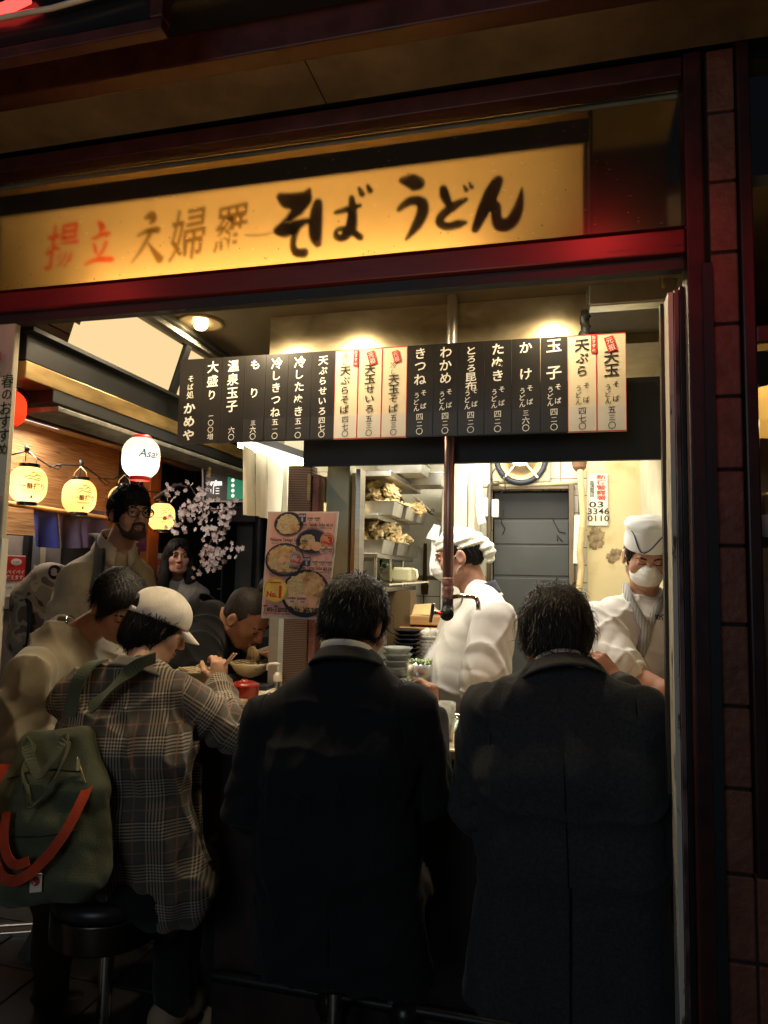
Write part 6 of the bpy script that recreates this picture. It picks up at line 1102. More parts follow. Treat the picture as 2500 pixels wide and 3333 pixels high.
def seams(C, J, parent, r, zlo, vent, m):
    def drop(q, d):
        q = np.array(q, float)
        for _ in range(40): q = q-d*C.ev(q[None])[0]*.8
        return q+d*.0012
    back = V3(0, -1, 0); g = MB(); nb = J['neck']; mid = (J['sL']+J['sR'])/2; top = nb[2]-.03
    P = [drop(nb+(J['hip']-nb)*(i/26)*.0+V3((J['hip'][0]-nb[0])*i/26, -.45, 0)+V3(0, 0, top-nb[2]-(top-vent)*i/26), back) for i in range(27)]
    g.tube(P, .0013, 5); g.build('back_seam', m, parent, smooth=True)
    g = MB(); P = [drop(V3(J['hip'][0]+.004, nb[1]-.45, vent-(vent-zlo)*i/12), back) for i in range(13)]; g.tube(P, .0032, 5); g.build('vent_edge', m, parent, smooth=True)
    for sd in 'LR':
        sj = J['s'+sd]; sa = unit(sj-mid); g = MB(); P = []
        for a in np.linspace(-.5, 2.5, 22): d = math.cos(a)*UZ-math.sin(a)*UY; d = unit(d-sa*np.dot(d, sa)); P.append(drop(sj-sa*.012+d*.16, d))
        g.tube(P, .0014, 5); g.build('armhole_seam', m, parent, smooth=True)
m_seam = K('seam_black', (.003, .003, .0035), rough=.9, var=0)
seams(C, J, jk1, CS, .48, .80, m_seam)
# ---------------- man in the charcoal suit (right)
J = dict(neck=A3(1828, 2205, 1.88), sL=A3(1588, 2318, 1.86), sR=A3(2082, 2330, 1.86), eL=A3(1545, 2620, 1.90), wL=A3(1640, 2520, 2.16), eR=A3(2140, 2600, 1.92), wR=A3(2018, 2232, 2.10), hip=A3(1850, 3010, 1.96))
J['chest'] = A3(1850, 2520, 1.838); J['waist'] = A3(1860, 2780, 1.875); sit(J)
H = Head(A3(1808, 2070, 1.95), (-.10, 1, -.16), k=.985)
S = SDF(); torso_skin(S, J); H.add(S, wide=1.04); S.cone(J['neck']-V3(0, 0, .02), H.w(0, -.022, -.06), .060, .056, .03)
hand(S, J['wR'], (-.55, .1, .62), (.3, -.75, .6), thumb=-1, curl=.55); hand(S, J['wL'], (.3, 1, .2), (0, 0, 1), thumb=1, curl=.7)
p2 = person(S, .0048, skin('b', (.42, .20, .13)), 'man in charcoal suit jacket seated upright, short greying hair')
C = coat(J, 1, ((.138, .058), (.142, .080), (.132, .088), (.148, .116)), sleeve=(.066, .060, .050), hem=J['hip']+V3(0, -.02, -.16), pad=.050, to=.94); C.cut((0, 0, .46), (0, 0, -1)); CS2 = unit(J['sR']-J['sL'])
C.o.append(('c', (J['hip']+V3(.012, -.30, .10), V3(.0, .12, -.42), .006, .020), .01, J['hip']+V3(.0, -.2, -.1), .3, True))
wr2 = wrinkles(J, .0042, 11, arm=.008); jk2 = sdf_obj('jacket', C, .0055, m_suit2, p2, lambda P, J=J, wr=wr2: wr(P)+.003*np.exp(-(((P-J['neck'])@CS2)/.0055)**2)*(P[:, 1] < J['neck'][1]+.02), .012)
collar_ring(J, H, .066, .050, m_shirt, p2, 'shirt_collar', open_f=.5, flare=.006, zoff=-.012); collar_ring(J, H, .072, .046, m_suit2, p2, 'jacket_collar', open_f=.7, flare=.040, zoff=-.020)
legs(J, m_trs, .009, p2); shoes(J, m_shoe, p2)
hv = hair_vol(H, th=1.2, low=-.066, front=.045)
def fl2(L): return np.stack([1.2*L[:, 0]*8*.3+.35*np.sin(L[:, 2]*70), -.35-.3*np.clip((L[:, 2]-.04)/.06, 0, 1), -1+.6*np.clip((L[:, 2]-.05)/.06, 0, 1)], 1)
hair(H, hv, p2, m_hairg, n=6500, length=.062, flow=fl2, lift=(.001, .013), rad=.0011, seed=5, wave=.28, jitter=.22)
seams(C, J, jk2, CS2, .47, .80, m_seam)
# ---------------- diner in plaid jacket and cap
J = dict(neck=A3(452, 2195, 2.02), sL=A3(250, 2262, 1.98), sR=A3(570, 2255, 2.06), eL=A3(420, 2520, 2.24), wL=A3(655, 2280, 2.37), eR=A3(748, 2375, 2.16), wR=A3(706, 2232, 2.35), hip=A3(395, 2890, 2.02))
J['chest'] = A3(405, 2440, 1.99); J['waist'] = A3(390, 2680, 2.0); sit(J, (.25, 1, 0), kz=.56); J['aL'] = A3(560, 3255, 2.18); J['aR'] = A3(700, 3240, 2.36)
H = Head(A3(520, 2040, 2.13), (.80, .72, -.55), k=.93)
S = SDF(); torso_skin(S, J); H.add(S); S.cone(J['neck']-V3(0, 0, .02), H.w(0, -.022, -.06), .050, .047, .03)
hand(S, J['wR'], (.02, .15, 1), (.75, -.65, .1), thumb=-1, curl=.85, k=.84); hand(S, J['wL'], (.55, .25, .35), (.0, -.6, -.8), thumb=1, curl=.55, k=.82)
p3 = person(S, .0044, skin('c', (.58, .33, .21)), 'seated diner in plaid jacket and pale cap holding chopsticks')
def plaid_mat():
    m = bpy.data.materials.new('plaid_wool'); m.use_nodes = True; nt = m.node_tree; N = nt.nodes.new; L = nt.links.new; b = nt.nodes['Principled BSDF']; b.inputs['Roughness'].default_value = .9; b.inputs['Sheen Weight'].default_value = .2; b.inputs['Specular IOR Level'].default_value = .2
    at_ = N('ShaderNodeAttribute'); at_.attribute_name = 'plaid'; sp = N('ShaderNodeSeparateXYZ'); L(at_.outputs['Vector'], sp.inputs[0])
    def mth(op, a, bb=None):
        n = N('ShaderNodeMath'); n.operation = op
        for i, x in enumerate((a, bb)):
            if x is None: continue
            if isinstance(x, (int, float)): n.inputs[i].default_value = x
            else: L(x, n.inputs[i])
        return n.outputs[0]
    def band(c, per, off):
        f = mth('FRACT', mth('ADD', mth('DIVIDE', c, per), off)); w1 = mth('LESS_THAN', f, .46); fs = mth('FRACT', mth('MULTIPLY', f, 13.0)); fine = mth('LESS_THAN', fs, .5); edge = mth('LESS_THAN', mth('ABSOLUTE', mth('SUBTRACT', f, .70)), .018)
        return mth('MULTIPLY', w1, fine), mth('MULTIPLY', w1, mth('SUBTRACT', 1, fine)), edge
    u1, u2, u3 = band(sp.outputs[0], .122, .1); v1, v2, v3 = band(sp.outputs[1], .122, .3)
    def mix(f, a, col):
        n = N('ShaderNodeMix'); n.data_type = 'RGBA'; L(f, n.inputs[0])
        if isinstance(a, tuple): n.inputs[6].default_value = (*a, 1)
        else: L(a, n.inputs[6])
        n.inputs[7].default_value = (*col, 1); return n.outputs[2]
    c = mix(mth('MULTIPLY', mth('ADD', u2, v2), .48), (.095, .080, .060), (.018, .014, .012)); c = mix(mth('MULTIPLY', mth('ADD', u1, v1), .40), c, (.50, .40, .29)); c = mix(mth('MULTIPLY', mth('MAXIMUM', u3, v3), .6), c, (.30, .13, .08))
    nz = N('ShaderNodeTexNoise'); nz.inputs['Scale'].default_value = 350; L(at_.outputs['Vector'], nz.inputs['Vector']); bp = N('ShaderNodeBump'); bp.inputs['Strength'].default_value = .4; bp.inputs['Distance'].default_value = .002; L(nz.outputs['Fac'], bp.inputs['Height']); L(bp.outputs[0], b.inputs['Normal']); L(c, b.inputs['Base Color']); return m
def plaid_attr(J):
    r = unit(J['sR']-J['sL']); mid = (J['sL']+J['sR'])/2
    def f(P):
        out = np.stack([(P-mid)@r, (P-mid)@unit(mid-J['hip']), 0*P[:, 0]], 1); best = np.full(len(P), 9.)
        tor = SDF(); tor.sheet(mid, J['hip'], r, .10, .12, .09, .12); dt = tor.ev(P)-.012
        for sd in 'LR':
            for a, b, ra in ((J['s'+sd], J['e'+sd], .06), (J['e'+sd], J['w'+sd], .052)):
                ax = unit(b-a); pa = P-a; t = pa@ax; tc = np.clip(t, 0, np.linalg.norm(b-a)); d = np.linalg.norm(pa-tc[:, None]*ax, axis=1)-ra; x = unit(np.cross(ax, (.2, .3, 1))); y = np.cross(ax, x); th = np.arctan2(pa@y, pa@x)
                w = (d < dt) & (d < best); out[w] = np.stack([th*.058, t, 0*t], 1)[w]; best = np.where(w, d, best)
        return out
    return f
m_plaid = plaid_mat()
C = coat(J, 1, ((.095, .074), (.105, .098), (.105, .105), (.125, .115)), sleeve=(.066, .060, .050), hem=J['hip']+V3(.05, .03, .0), pad=.05, to=.92)
sdf_obj('plaid_jacket', C, .0055, m_plaid, p3, wrinkles(J, .008, 21, arm=.012, drape=.006), .018, plaid_attr(J))
S = SDF(); q = A3(540, 2560, 2.12); S.sheet(A3(570, 2500, 2.1), A3(545, 2960, 2.08), (1, .1, 0), .05, .085, .03, .035, .03); S.cone(A3(600, 2480, 2.12), A3(500, 2930, 2.0), .04, .05, .03); sdf_obj('jacket_front_flap', S, .007, m_plaid, p3, lambda P: .012*np.sin(P[:, 0]*70+P[:, 2]*8), .012, plaid_attr(J))
collar_ring(J, H, .062, .04, cloth('grey_wool', (.10, .085, .065)), p3, 'jacket_collar', open_f=.8, flare=.03, zoff=-.006)
legs(J, m_trs, .009, p3); shoes(J, K('beige_suede', (.36, .24, .15), rough=.8), p3)
def ext3(E): E((0, -.055, -.055), (.075, .055, .075), .03); E((0, .0, -.04), (.084, .045, .075), .03)
hv = hair_vol(H, th=1.0, low=-.135, front=.030, ears=False, extra=ext3)
for x in (-1, 1): hv.ell(H.w(x*.092, .028, -.012), (.026, .030, .040), H.R, .01, True)
hair(H, hv, p3, m_hairb, n=2800, length=.075, lift=(.0, .006), rad=.0013, seed=8, keep=lambda L: L[:, 2] < .06, flow=lambda L: np.stack([.8*L[:, 0]+.12*np.sin(L[:, 2]*60), .1+0*L[:, 1], -1+0*L[:, 2]], 1))
m_cap = cloth('cream_cap', (.72, .66, .55), sheen=.1, bump=.3); S = SDF(); S.ell(H.w(0, -.018, .042), (.0885, .107, .088), H.R, .01); S.cut(H.w(0, 0, .018), H.R@V3(0, .10, -1), .006); S.ell(H.w(0, -.128, .030), (.046, .045, .034), H.R, .008, True)
cp = sdf_obj('cap', S, .0034, m_cap, p3, lambda P: .0009*turb(P, 90, 4)+.0016*np.exp(-(np.sin(3*np.arctan2(H.loc(P)[:, 0], H.loc(P)[:, 1]+.018))*.05/.004)**2), .002)
g = MB(); g.grid(lambda a, b: H.w((a-.5)*2*.074*(1-.25*b*b), .062+.034*math.sqrt(max(0, 1-(2*a-1)**2))+.062*b*math.sqrt(max(.0, 1-(2*a-1)**2*.8)), .030-.012*(2*a-1)**2-.026*b+.0*b), 20, 8); g.build('brim', m_cap, cp, smooth=True, solid=.004)
g = MB(); g.grid(lambda a, b: H.w(.050*math.sin((a-.5)*2.0), -.018-.106*math.cos((a-.5)*1.0), .006+.018*b), 10, 2); g.build('back_strap', m_cap, cp, smooth=True, solid=.003)
g = MB(); g.lathe([(0, .006), (.006, .004), (.007, 0)], H.w(0, -.018, .129), 10, axis=H.R[:, 2]); g.build('button', m_cap, cp, smooth=True)
m_cs = K('chopstick_wood', (.66, .42, .26), rough=.5, stretch=(1, 1, 1)); q = J['wR']+V3(.0, .02, .075)
t = thing('chopsticks', 'pair of pale wooden chopsticks held by the plaid jacket diner', 'chopsticks', A3(722, 2190, 2.37)); 
for d in (-.004, .004):
    g = MB(); g.bar(A3(690, 2215, 2.37)+V3(d, 0, 0), A3(766+d*300, 2126, 2.36)+V3(d, 0, 0), .0062, .0062); g.build('chopstick', m_cs, t, bevel=.001)
# ---------------- young man in beige sweatshirt
J = dict(neck=A3(225, 2070, 2.28), sR=A3(118, 2185, 2.10), sL=A3(335, 2140, 2.48), eR=A3(82, 2420, 2.08), wR=A3(300, 2480, 2.22), eL=A3(420, 2350, 2.55), wL=A3(520, 2330, 2.45), hip=A3(140, 2700, 2.30))
J['chest'] = A3(205, 2280, 2.28); J['waist'] = A3(170, 2500, 2.29); sit(J, (.7, .3, 0), kz=.60, az=.10, reach=.30)
J['kR'] = A3(175, 2900, 2.25); J['aR'] = A3(165, 3240, 2.28); J['aL'] = A3(110, 3120, 2.5)
H = Head(A3(388, 1975, 2.30), (.78, -.42, -.62), up=(-.1, 0, 1), k=.985)
S = SDF(); torso_skin(S, J); H.add(S); S.cone(J['neck']-V3(.0, 0, .02), H.w(0, -.030, -.055), .058, .054, .03); hand(S, J['wR'], (1, .2, 0), (0, 0, 1), thumb=1, curl=.6); hand(S, J['wL'], (1, .2, 0), (0, 0, 1), thumb=-1, curl=.6)
p4 = person(S, .0044, skin('d', (.47, .22, .125)), 'young man in beige sweatshirt bending over his food, black bowl cut')
H.details(p4, eye='closed', brow=(.012, .009, .007))
m_sw = cloth('beige_sweatshirt', (.36, .31, .225), bump=.25, sheen=.3)
C = coat(J, 1, ((.105, .080), (.11, .105), (.11, .118), (.11, .125)), sleeve=(.084, .084, .058), pad=.062, to=.9)
C.ell(J['neck']+V3(.03, -.01, .055), (.064, .064, .04), None, .010, True)
sdf_obj('sweatshirt', C, .006, m_sw, p4, wrinkles(J, .012, 35, f=24, arm=.009), .03)
collar_ring(J, H, .066, .030, m_sw, p4, 'ribbed_collar', open_f=.0, flare=.016, zoff=.004, thick=.010)
legs(J, K('grey_denim', (.07, .065, .06), rough=.9, bump=.4, var=.4), .008, p4, name='jeans'); shoes(J, K('black_sneaker', (.014, .014, .015), rough=.5), p4)
g = MB(); nb = J['neck']; ax = unit(H.c-nb); x = unit(np.cross(ax, (0, 0, 1))); y = np.cross(ax, x); 
for i in range(64): a = 2*math.pi*i/64; c = nb+ax*(.035+.012*math.cos(a))+(x*math.cos(a)+y*math.sin(a))*.0645; tdir = (-x*math.sin(a)+y*math.cos(a)); g.tube([c-tdir*.004, c+tdir*.004], .0028, 6)
g.build('silver_chain', m_chrome, p4, smooth=True)
hv = hair_vol(H, th=2.2, low=-.012, front=.030, extra=lambda E: (E((0, .050, .080), (.062, .040, .035), .03)))
hair(H, hv, p4, m_hair, n=4600, length=.055, lift=(.0, .006), rad=.001, seed=3, flow=lambda L: np.stack([L[:, 0]*5, L[:, 1]*7+.15, -.9+.55*np.clip((L[:, 2]-.06)/.06, 0, 1)], 1))
# ---------------- man leaning over the noodle bowl
J = dict(neck=A3(682, 2005, 2.86), sR=A3(648, 2105, 2.70), sL=A3(720, 2070, 3.05), eR=A3(700, 2290, 2.68), wR=A3(925, 2165, 2.82), eL=A3(790, 2260, 3.10), wL=A3(860, 2190, 2.95), hip=A3(540, 2560, 2.9))
J['chest'] = A3(645, 2160, 2.88); J['waist'] = A3(600, 2360, 2.9); stand(J, (1, 0, 0))
H = Head(A3(805, 2012, 2.84), (.80, -.10, -.70), up=(.05, -.12, 1), k=1.03)
S = SDF(); torso_skin(S, J); H.add(S, wide=1.06); S.cone(J['neck']-V3(.0, 0, .02), H.w(0, -.030, -.055), .066, .060, .03)
hand(S, J['wR'], (-.75, -.1, .55), (.3, -.25, .9), thumb=-1, curl=.55); hand(S, J['wL'], (-.2, -.5, .2), (0, 0, 1), thumb=1, curl=.5)
p5 = person(S, .0044, skin('e', (.50, .25, .14)), 'balding man in black leaning low over a noodle bowl')
H.details(p5, eye='closed', brow=(.03, .02, .015), lip=(.34, .13, .10))
m_blk = cloth('black_sweater', (.006, .0062, .007))
C = coat(J, 1, ((.125, .085), (.13, .118), (.13, .125), (.13, .13)), sleeve=(.080, .072, .052), pad=.07, to=.88)
sdf_obj('jacket', C, .0065, m_blk, p5, wrinkles(J, .006, 41), .012); collar_ring(J, H, .082, .05, m_blk, p5, 'jacket_collar', open_f=.6, flare=.03, zoff=-.01)
legs(J, m_trs, .01, p5); shoes(J, m_shoe, p5)
hv = hair_vol(H, th=.1, low=-.060, front=.005)
hair(H, hv, p5, K('thin_hair', (.03, .022, .016), rough=.5, var=.5, vscale=80), n=7000, length=.014, lift=(.0, .0010), rad=.0005, seed=4, groove=0, flow=lambda L: np.stack([L[:, 0]*4, -.6+0*L[:, 1], -.6+0*L[:, 2]], 1))
t = thing('white_chopsticks', 'white chopsticks lifting noodles from the cream bowl', 'chopsticks', A3(850, 2120, 2.76))
for d in (0, .009): g = MB(); g.bar(A3(812, 2126+d*900, 2.745), A3(925, 2088+d*500, 2.80), .006, .006); g.build('chopstick', K('pale_stick', (.70, .60, .46), rough=.4), t, bevel=.001)
# ---------------- standing man with glasses
J = dict(neck=A3(372, 1800, 2.90), sR=A3(262, 1885, 2.82), sL=A3(432, 1880, 3.05), eR=A3(205, 2090, 2.80), wR=A3(250, 2290, 2.72), eL=A3(470, 2080, 3.05), wL=A3(460, 2250, 2.95), hip=A3(330, 2330, 2.95))
stand(J, (.4, -1, 0)); f = -ray(425, 1665)
H = Head(A3(424, 1672, 2.84), f+.62*CR+V3(0, 0, .04), up=(-.05, 0, 1), k=1.0)
S = SDF(); torso_skin(S, J); H.add(S, wide=.96); S.cone(J['neck']-V3(.0, 0, .02), H.w(0, -.03, -.055), .062, .056, .03); hand(S, J['wR'], (.2, -.3, -1), (-1, -.2, 0), 1, .4); hand(S, J['wL'], (.2, -.3, -1), (1, .2, 0), -1, .4)
p6 = person(S, .0044, skin('f', (.46, .25, .16)), 'tall bearded man with glasses and tan jacket standing in the alley')
H.details(p6, brow=(.010, .007, .006), lip=(.22, .09, .075))
m_tanj = cloth('tan_jacket', (.46, .36, .21), bump=.2); C = coat(J, 1, ((.12, .085), (.12, .115), (.12, .118), (.125, .125)), sleeve=(.084, .078, .055), pad=.064, to=.93)
sdf_obj('tan_jacket', C, .0065, m_tanj, p6, wrinkles(J, .007, 51, f=20, arm=.008), .015); collar_ring(J, H, .072, .085, cloth('pale_lining', (.52, .44, .31)), p6, 'stand_collar', open_f=.35, flare=.028, zoff=-.01, thick=.008)
collar_ring(J, H, .062, .045, m_blk, p6, 'undershirt_collar', open_f=.0, flare=.012, zoff=-.006)
fz = unit([.35, -1, 0]); zp = []
for i in range(14):
    q = J['neck']+V3(.02, 0, -.03-.028*i)+fz*.30
    for _ in range(30): q = q-fz*C.ev(q[None])[0]*.8
    zp.append(q-fz*-.004)
g = MB(); g.tube(zp, .0045, 6); g.build('zip', m_dark, p6, smooth=True); legs(J, m_trs, .01, p6); shoes(J, m_shoe, p6)
hv = hair_vol(H, th=1.3, low=-.045, front=.048, extra=lambda E: E((0, .050, .088), (.055, .035, .026), .03)); hair(H, hv, p6, m_hairb, n=2200, length=.04, lift=(.001, .008), rad=.0013, seed=6, flow=lambda L: np.stack([L[:, 0]*4, L[:, 1]*3, -.8+.9*np.clip((L[:, 2]-.05)/.06, 0, 1)], 1), wave=.5)
S = SDF(); S.ell(H.w(0, .040, -.086), (.046, .0465, .036), H.R, .02); S.ell(H.w(0, .074, -.097), (.025, .022, .022), H.R, .02); S.cone(H.w(-.022, .092, -.051), H.w(.022, .092, -.051), .006, .006, .01)
for x in (-1, 1): S.cone(H.w(x*.058, .0, -.035), H.w(x*.040, .048, -.092), .014, .016, .02); S.cone(H.w(x*.024, .092, -.052), H.w(x*.026, .082, -.082), .006, .01, .01)
S.ell(H.w(0, .11, -.066), (.022, .03, .012), H.R, .006, True); S.cut(H.w(0, .0, -.054), H.R@V3(0, -.35, 1), .008); sdf_obj('beard', S, .0035, K('beard', (.045, .028, .02), rough=.85, bump=.8, bscale=260, var=.4), p6)
g = MB(); 
for x in (-1, 1): c = H.w(x*.034, .108, .002); g.tube([c+H.R[:, 0]*.027*math.cos(a)+H.R[:, 2]*.021*math.sin(a) for a in np.linspace(0, 2*math.pi, 22)], .0026, 6); g.tube([H.w(x*.060, .105, .008), H.w(x*.078, .05, .010), H.w(x*.082, -.005, .006)], .0024, 6)
g.tube([H.w(-.008, .109, .006), H.w(0, .112, .009), H.w(.008, .109, .006)], .0022, 6); g.build('glasses', m_black, p6, smooth=True)
# ---------------- long haired woman
J = dict(neck=A3(585, 1900, 4.08), sR=A3(522, 1942, 4.05), sL=A3(650, 1942, 4.08), eR=A3(500, 2060, 4.05), wR=A3(520, 2150, 3.95), eL=A3(675, 2060, 4.08), wL=A3(650, 2150, 3.95), hip=A3(585, 2200, 4.1)); stand(J, (0, -1, 0))
H = Head(A3(582, 1812, 4.02), -ray(582, 1812)+.10*CR+V3(0, 0, .03), up=(.05, 0, 1), k=.93)
S = SDF(); torso_skin(S, J); H.add(S, wide=.95); S.cone(J['neck']-V3(.0, 0, .02), H.w(0, -.03, -.055), .048, .046, .03); hand(S, J['wR'], (.2, -.3, -1), (-1, -.2, 0), 1, .4); hand(S, J['wL'], (.2, -.3, -1), (1, .2, 0), -1, .4)
p7 = person(S, .0044, skin('g', (.36, .17, .11)), 'dark haired woman in grey top looking out from the alley')
H.details(p7, brow=(.010, .007, .006), lip=(.30, .09, .08))
C = coat(J, 1, ((.10, .07), (.10, .085), (.09, .085), (.11, .10)), sleeve=(.055, .050, .040), pad=.048, to=.95); sdf_obj('grey_top', C, .007, cloth('grey_knit', (.15, .14, .12)), p7, wrinkles(J, .005, 61), .012)
legs(J, m_trs, .011, p7); shoes(J, m_shoe, p7)
def ext7(E):
    for x in (-1, 1): E((x*.083, -.02, -.10), (.030, .045, .12), .04); E((x*.085, .015, -.20), (.036, .032, .12), .04)
    E((0, -.07, -.10), (.085, .04, .14), .04)
hv = SDF(); hv.ell(H.w(0, -.018, .036), np.array((.086, .105, .092))*.93, H.R, .02); ext7(lambda c, r, kk: hv.ell(H.w(*c), np.array(r)*.93, H.R, kk)); hv.ell(H.w(0, .085, -.028), (.052, .060, .080), H.R, .012, True); hv.ell(H.w(.0, .10, .03), (.022, .04, .05), H.R, .02, True)
hair(H, hv, p7, m_hairb, n=1800, length=.10, lift=(0, .004), rad=.0016, seed=9, flow=lambda L: np.stack([L[:, 0]*5*np.clip((L[:, 2]+.02)/.1, 0, 1), -.1+0*L[:, 1], -1+0*L[:, 2]], 1))
g = MB(); g.lathe([(0, -.003), (.004, 0), (0, .004)], H.w(-.081, .0, -.045), 8); g.lathe([(0, -.006), (.007, 0), (0, .005)], J['neck']+V3(.0, -.085, -.075), 8); g.build('earring', m_chrome, p7)
# ---------------- cook with towel, facing left
J = dict(neck=A3(1562, 1950, 3.12), sL=A3(1608, 2030, 2.91), sR=A3(1560, 2010, 3.30), eL=A3(1582, 2205, 2.82), wL=A3(1522, 2390, 2.78), eR=A3(1480, 2190, 3.32), wR=A3(1420, 2330, 3.15), hip=A3(1545, 2380, 3.13))
J['chest'] = A3(1545, 2080, 3.13); J['waist'] = A3(1500, 2215, 3.13); stand(J, (-1, 0, 0))
H = Head(A3(1490, 1812, 3.12), (-1, -.12, -.22), k=1.03)
S = SDF(); torso_skin(S, J); H.add(S, wide=1.04); S.cone(J['neck']-V3(.0, 0, .02), H.w(0, -.025, -.055), .064, .060, .03); hand(S, J['wL'], (-.3, -.2, -1), (-.2, -1, .1), 1, .5); hand(S, J['wR'], (-.6, -.2, -.7), (-.3, 1, .4), -1, .5)
p8 = person(S, .0046, skin('h', (.42, .20, .125)), 'stout cook in white jacket with towel headscarf and mask, facing left')
H.details(p8, lips=False)
m_chef = cloth('chef_white', (.64, .60, .52), bump=.2, sheen=.1, var=.08); m_navy = cloth('navy_collar', (.012, .014, .022))
C = coat(J, 1, ((.10, .095), (.09, .135), (.09, .172), (.09, .150)), sleeve=(.090, .086, .084), pad=.07, to=.14)
sdf_obj('chef_jacket', C, .0062, m_chef, p8, wrinkles(J, .0065, 71, f=30, arm=.004), .02)
S = SDF(); e, w = J['eL'], J['wL']; d = unit(w-e); S.chain([e+d*.00, e+d*.035, e+d*.05], [.092, .088, .082], .01); S.cone(e+d*.03, e+d*.14, .060, .060, .008, True); sdf_obj('rolled_cuff', S, .005, m_chef, p8, lambda P: .003*np.sin(((P-e)@d)*210), .003)
S = SDF(); S.sheet(J['waist']+V3(.01, 0, -.10), J['hip']+V3(0, 0, -.40), (0, 1, 0), .11, .13, .160, .165, .03); sdf_obj('apron', S, .008, cloth('khaki_apron', (.40, .34, .21)), p8, wrinkles(J, .006, 75), .01)
collar_ring(J, H, .070, .066, m_navy, p8, 'navy_neckband', open_f=.4, flare=.020, zoff=-.012, thick=.01); collar_ring(J, H, .084, .030, m_chef, p8, 'jacket_collar', open_f=.5, flare=.012, zoff=-.026, thick=.008)
legs(J, m_trs, .012, p8); shoes(J, m_shoe, p8)
hv = hair_vol(H, th=.3, low=-.07, front=.012); hair(H, hv, p8, m_hairb, n=900, length=.025, lift=(0, .002), rad=.001, seed=12)
m_tow = cloth('towel_white', (.70, .66, .52), bump=.9, bscale=180); S = SDF(); S.ell(H.w(0, -.014, .045), (.087, .105, .086), H.R, .01); S.cut(H.w(0, 0, .030), H.R@V3(0, .12, -1), .008); S.chain([H.w(0, -.09, .04), H.w(.0, -.125, .015), H.w(.01, -.135, -.025)], [.040, .030, .022], .03); S.chain([H.w(0, -.11, .035), H.w(-.03, -.135, .0), H.w(-.035, -.13, -.04)], [.026, .022, .016], .02)
sdf_obj('towel_headscarf', S, .0042, m_tow, p8, lambda P: .0035*np.sin(H.loc(P)[:, 2]*190+9*H.loc(P)[:, 1]*4)+.002*turb(P, 80, 2), .006)
def mask(H, p):
    m = cloth('mask_white', (.78, .74, .66), bump=.1, sheen=0); S = SDF(); S.ell(H.w(0, .034, -.058), (.064, .072, .058), H.R, .02); S.ell(H.w(0, .096, -.034), (.026, .030, .036), H.R, .03); S.cut(H.w(0, .022, 0), H.R@V3(0, -1, 0), .004); S.cut(H.w(0, .1, -.004), H.R@V3(0, .25, 1), .004); S.cut(H.w(0, 0, -.112), H.R@V3(0, .2, -1), .006)
    sdf_obj('face_mask', S, .0035, m, p, lambda P: .0007*np.sin(H.loc(P)[:, 2]*260), .001); g = MB()
    for x in (-1, 1): g.tube([H.w(x*.062, .035, -.025), H.w(x*.078, .012, .0), H.w(x*.089, -.018, .018)], .0022, 6); g.tube([H.w(x*.060, .03, -.085), H.w(x*.075, .005, -.05), H.w(x*.088, -.022, -.03)], .0022, 6)
    g.build('mask_loop', m, p, smooth=True)
mask(H, p8)
def navy_text(s, c, ux, uz, size, p): g = MB(); write(g, s, c, ux, uz, size, off=.012); g.build('embroidery', m_navy, p)
# ---------------- cook in paper cap
J = dict(neck=A3(2098, 1965, 3.10), sR=A3(1945, 2030, 3.00), sL=A3(2245, 2030, 3.08), eR=A3(2010, 2175, 2.84), wR=A3(2185, 2262, 2.72), eL=A3(2290, 2200, 2.95), wL=A3(2230, 2280, 2.74), hip=A3(2085, 2420, 3.18))
J['chest'] = A3(2090, 2120, 3.08); J['waist'] = A3(2090, 2270, 3.12); stand(J, (0, -1, 0))
H = Head(A3(2104, 1812, 3.00), -ray(2104, 1812)+.16*CR+V3(0, 0, -.42), up=(.04, 0, 1), k=1.0)
S = SDF(); torso_skin(S, J); H.add(S, wide=1.02); S.cone(J['neck']-V3(.0, 0, .02), H.w(0, -.03, -.055), .060, .056, .03); S.cone(J['eR'], J['wR'], .044, .030, .03); hand(S, J['wR'], (.8, -.1, -.35), (.2, -.6, .7), -1, .45); hand(S, J['wL'], (-.7, -.2, -.2), (0, -.6, .7), 1, .5)
p9 = person(S, .0044, skin('i', (.47, .235, .145)), 'cook in white jacket, paper cap and mask bending over his work')
H.details(p9, lips=False, eye='closed')
C = coat(J, 1, ((.13, .080), (.13, .118), (.12, .125), (.12, .13)), sleeve=(.088, .080, .078), pad=.062, to=.10); sdf_obj('chef_jacket', C, .0062, m_chef, p9, wrinkles(J, .0065, 81, f=30, arm=.004), .02)
S = SDF(); e, w = J['eR'], J['wR']; d = unit(w-e); S.chain([e, e+d*.03, e+d*.045], [.080, .076, .070], .01); S.cone(e+d*.025, e+d*.14, .052, .052, .008, True); sdf_obj('rolled_cuff', S, .005, m_chef, p9, lambda P: .003*np.sin(((P-e)@d)*210), .003)
legs(J, m_trs, .012, p9); shoes(J, m_shoe, p9)
m_str = ramp_mat('striped_trim', [(.3, (.05, .05, .055)), (.6, (.42, .40, .34))], 'wave', 60, .8, (1, 0, 0), detail=0)
g = MB(); bl = [A3(u, v, Y) for u, v, Y in ((2036, 1905, 3.05), (2052, 1960, 2.985), (2080, 2010, 2.955), (2108, 2050, 2.945), (2095, 2100, 2.935), (2070, 2160, 2.93), (2035, 2210, 2.925))]
for i in range(2): pass
g.tube(bl, [.016, .020, .022, .024, .022, .022, .022], 8); g.build('striped_lapel', m_str, p9, smooth=True); g = MB(); g.tube([A3(2175, 1930, 3.05), A3(2140, 1980, 2.97), A3(2112, 2045, 2.95)], [.014, .018, .016], 8); g.build('striped_lapel', m_str, p9, smooth=True)
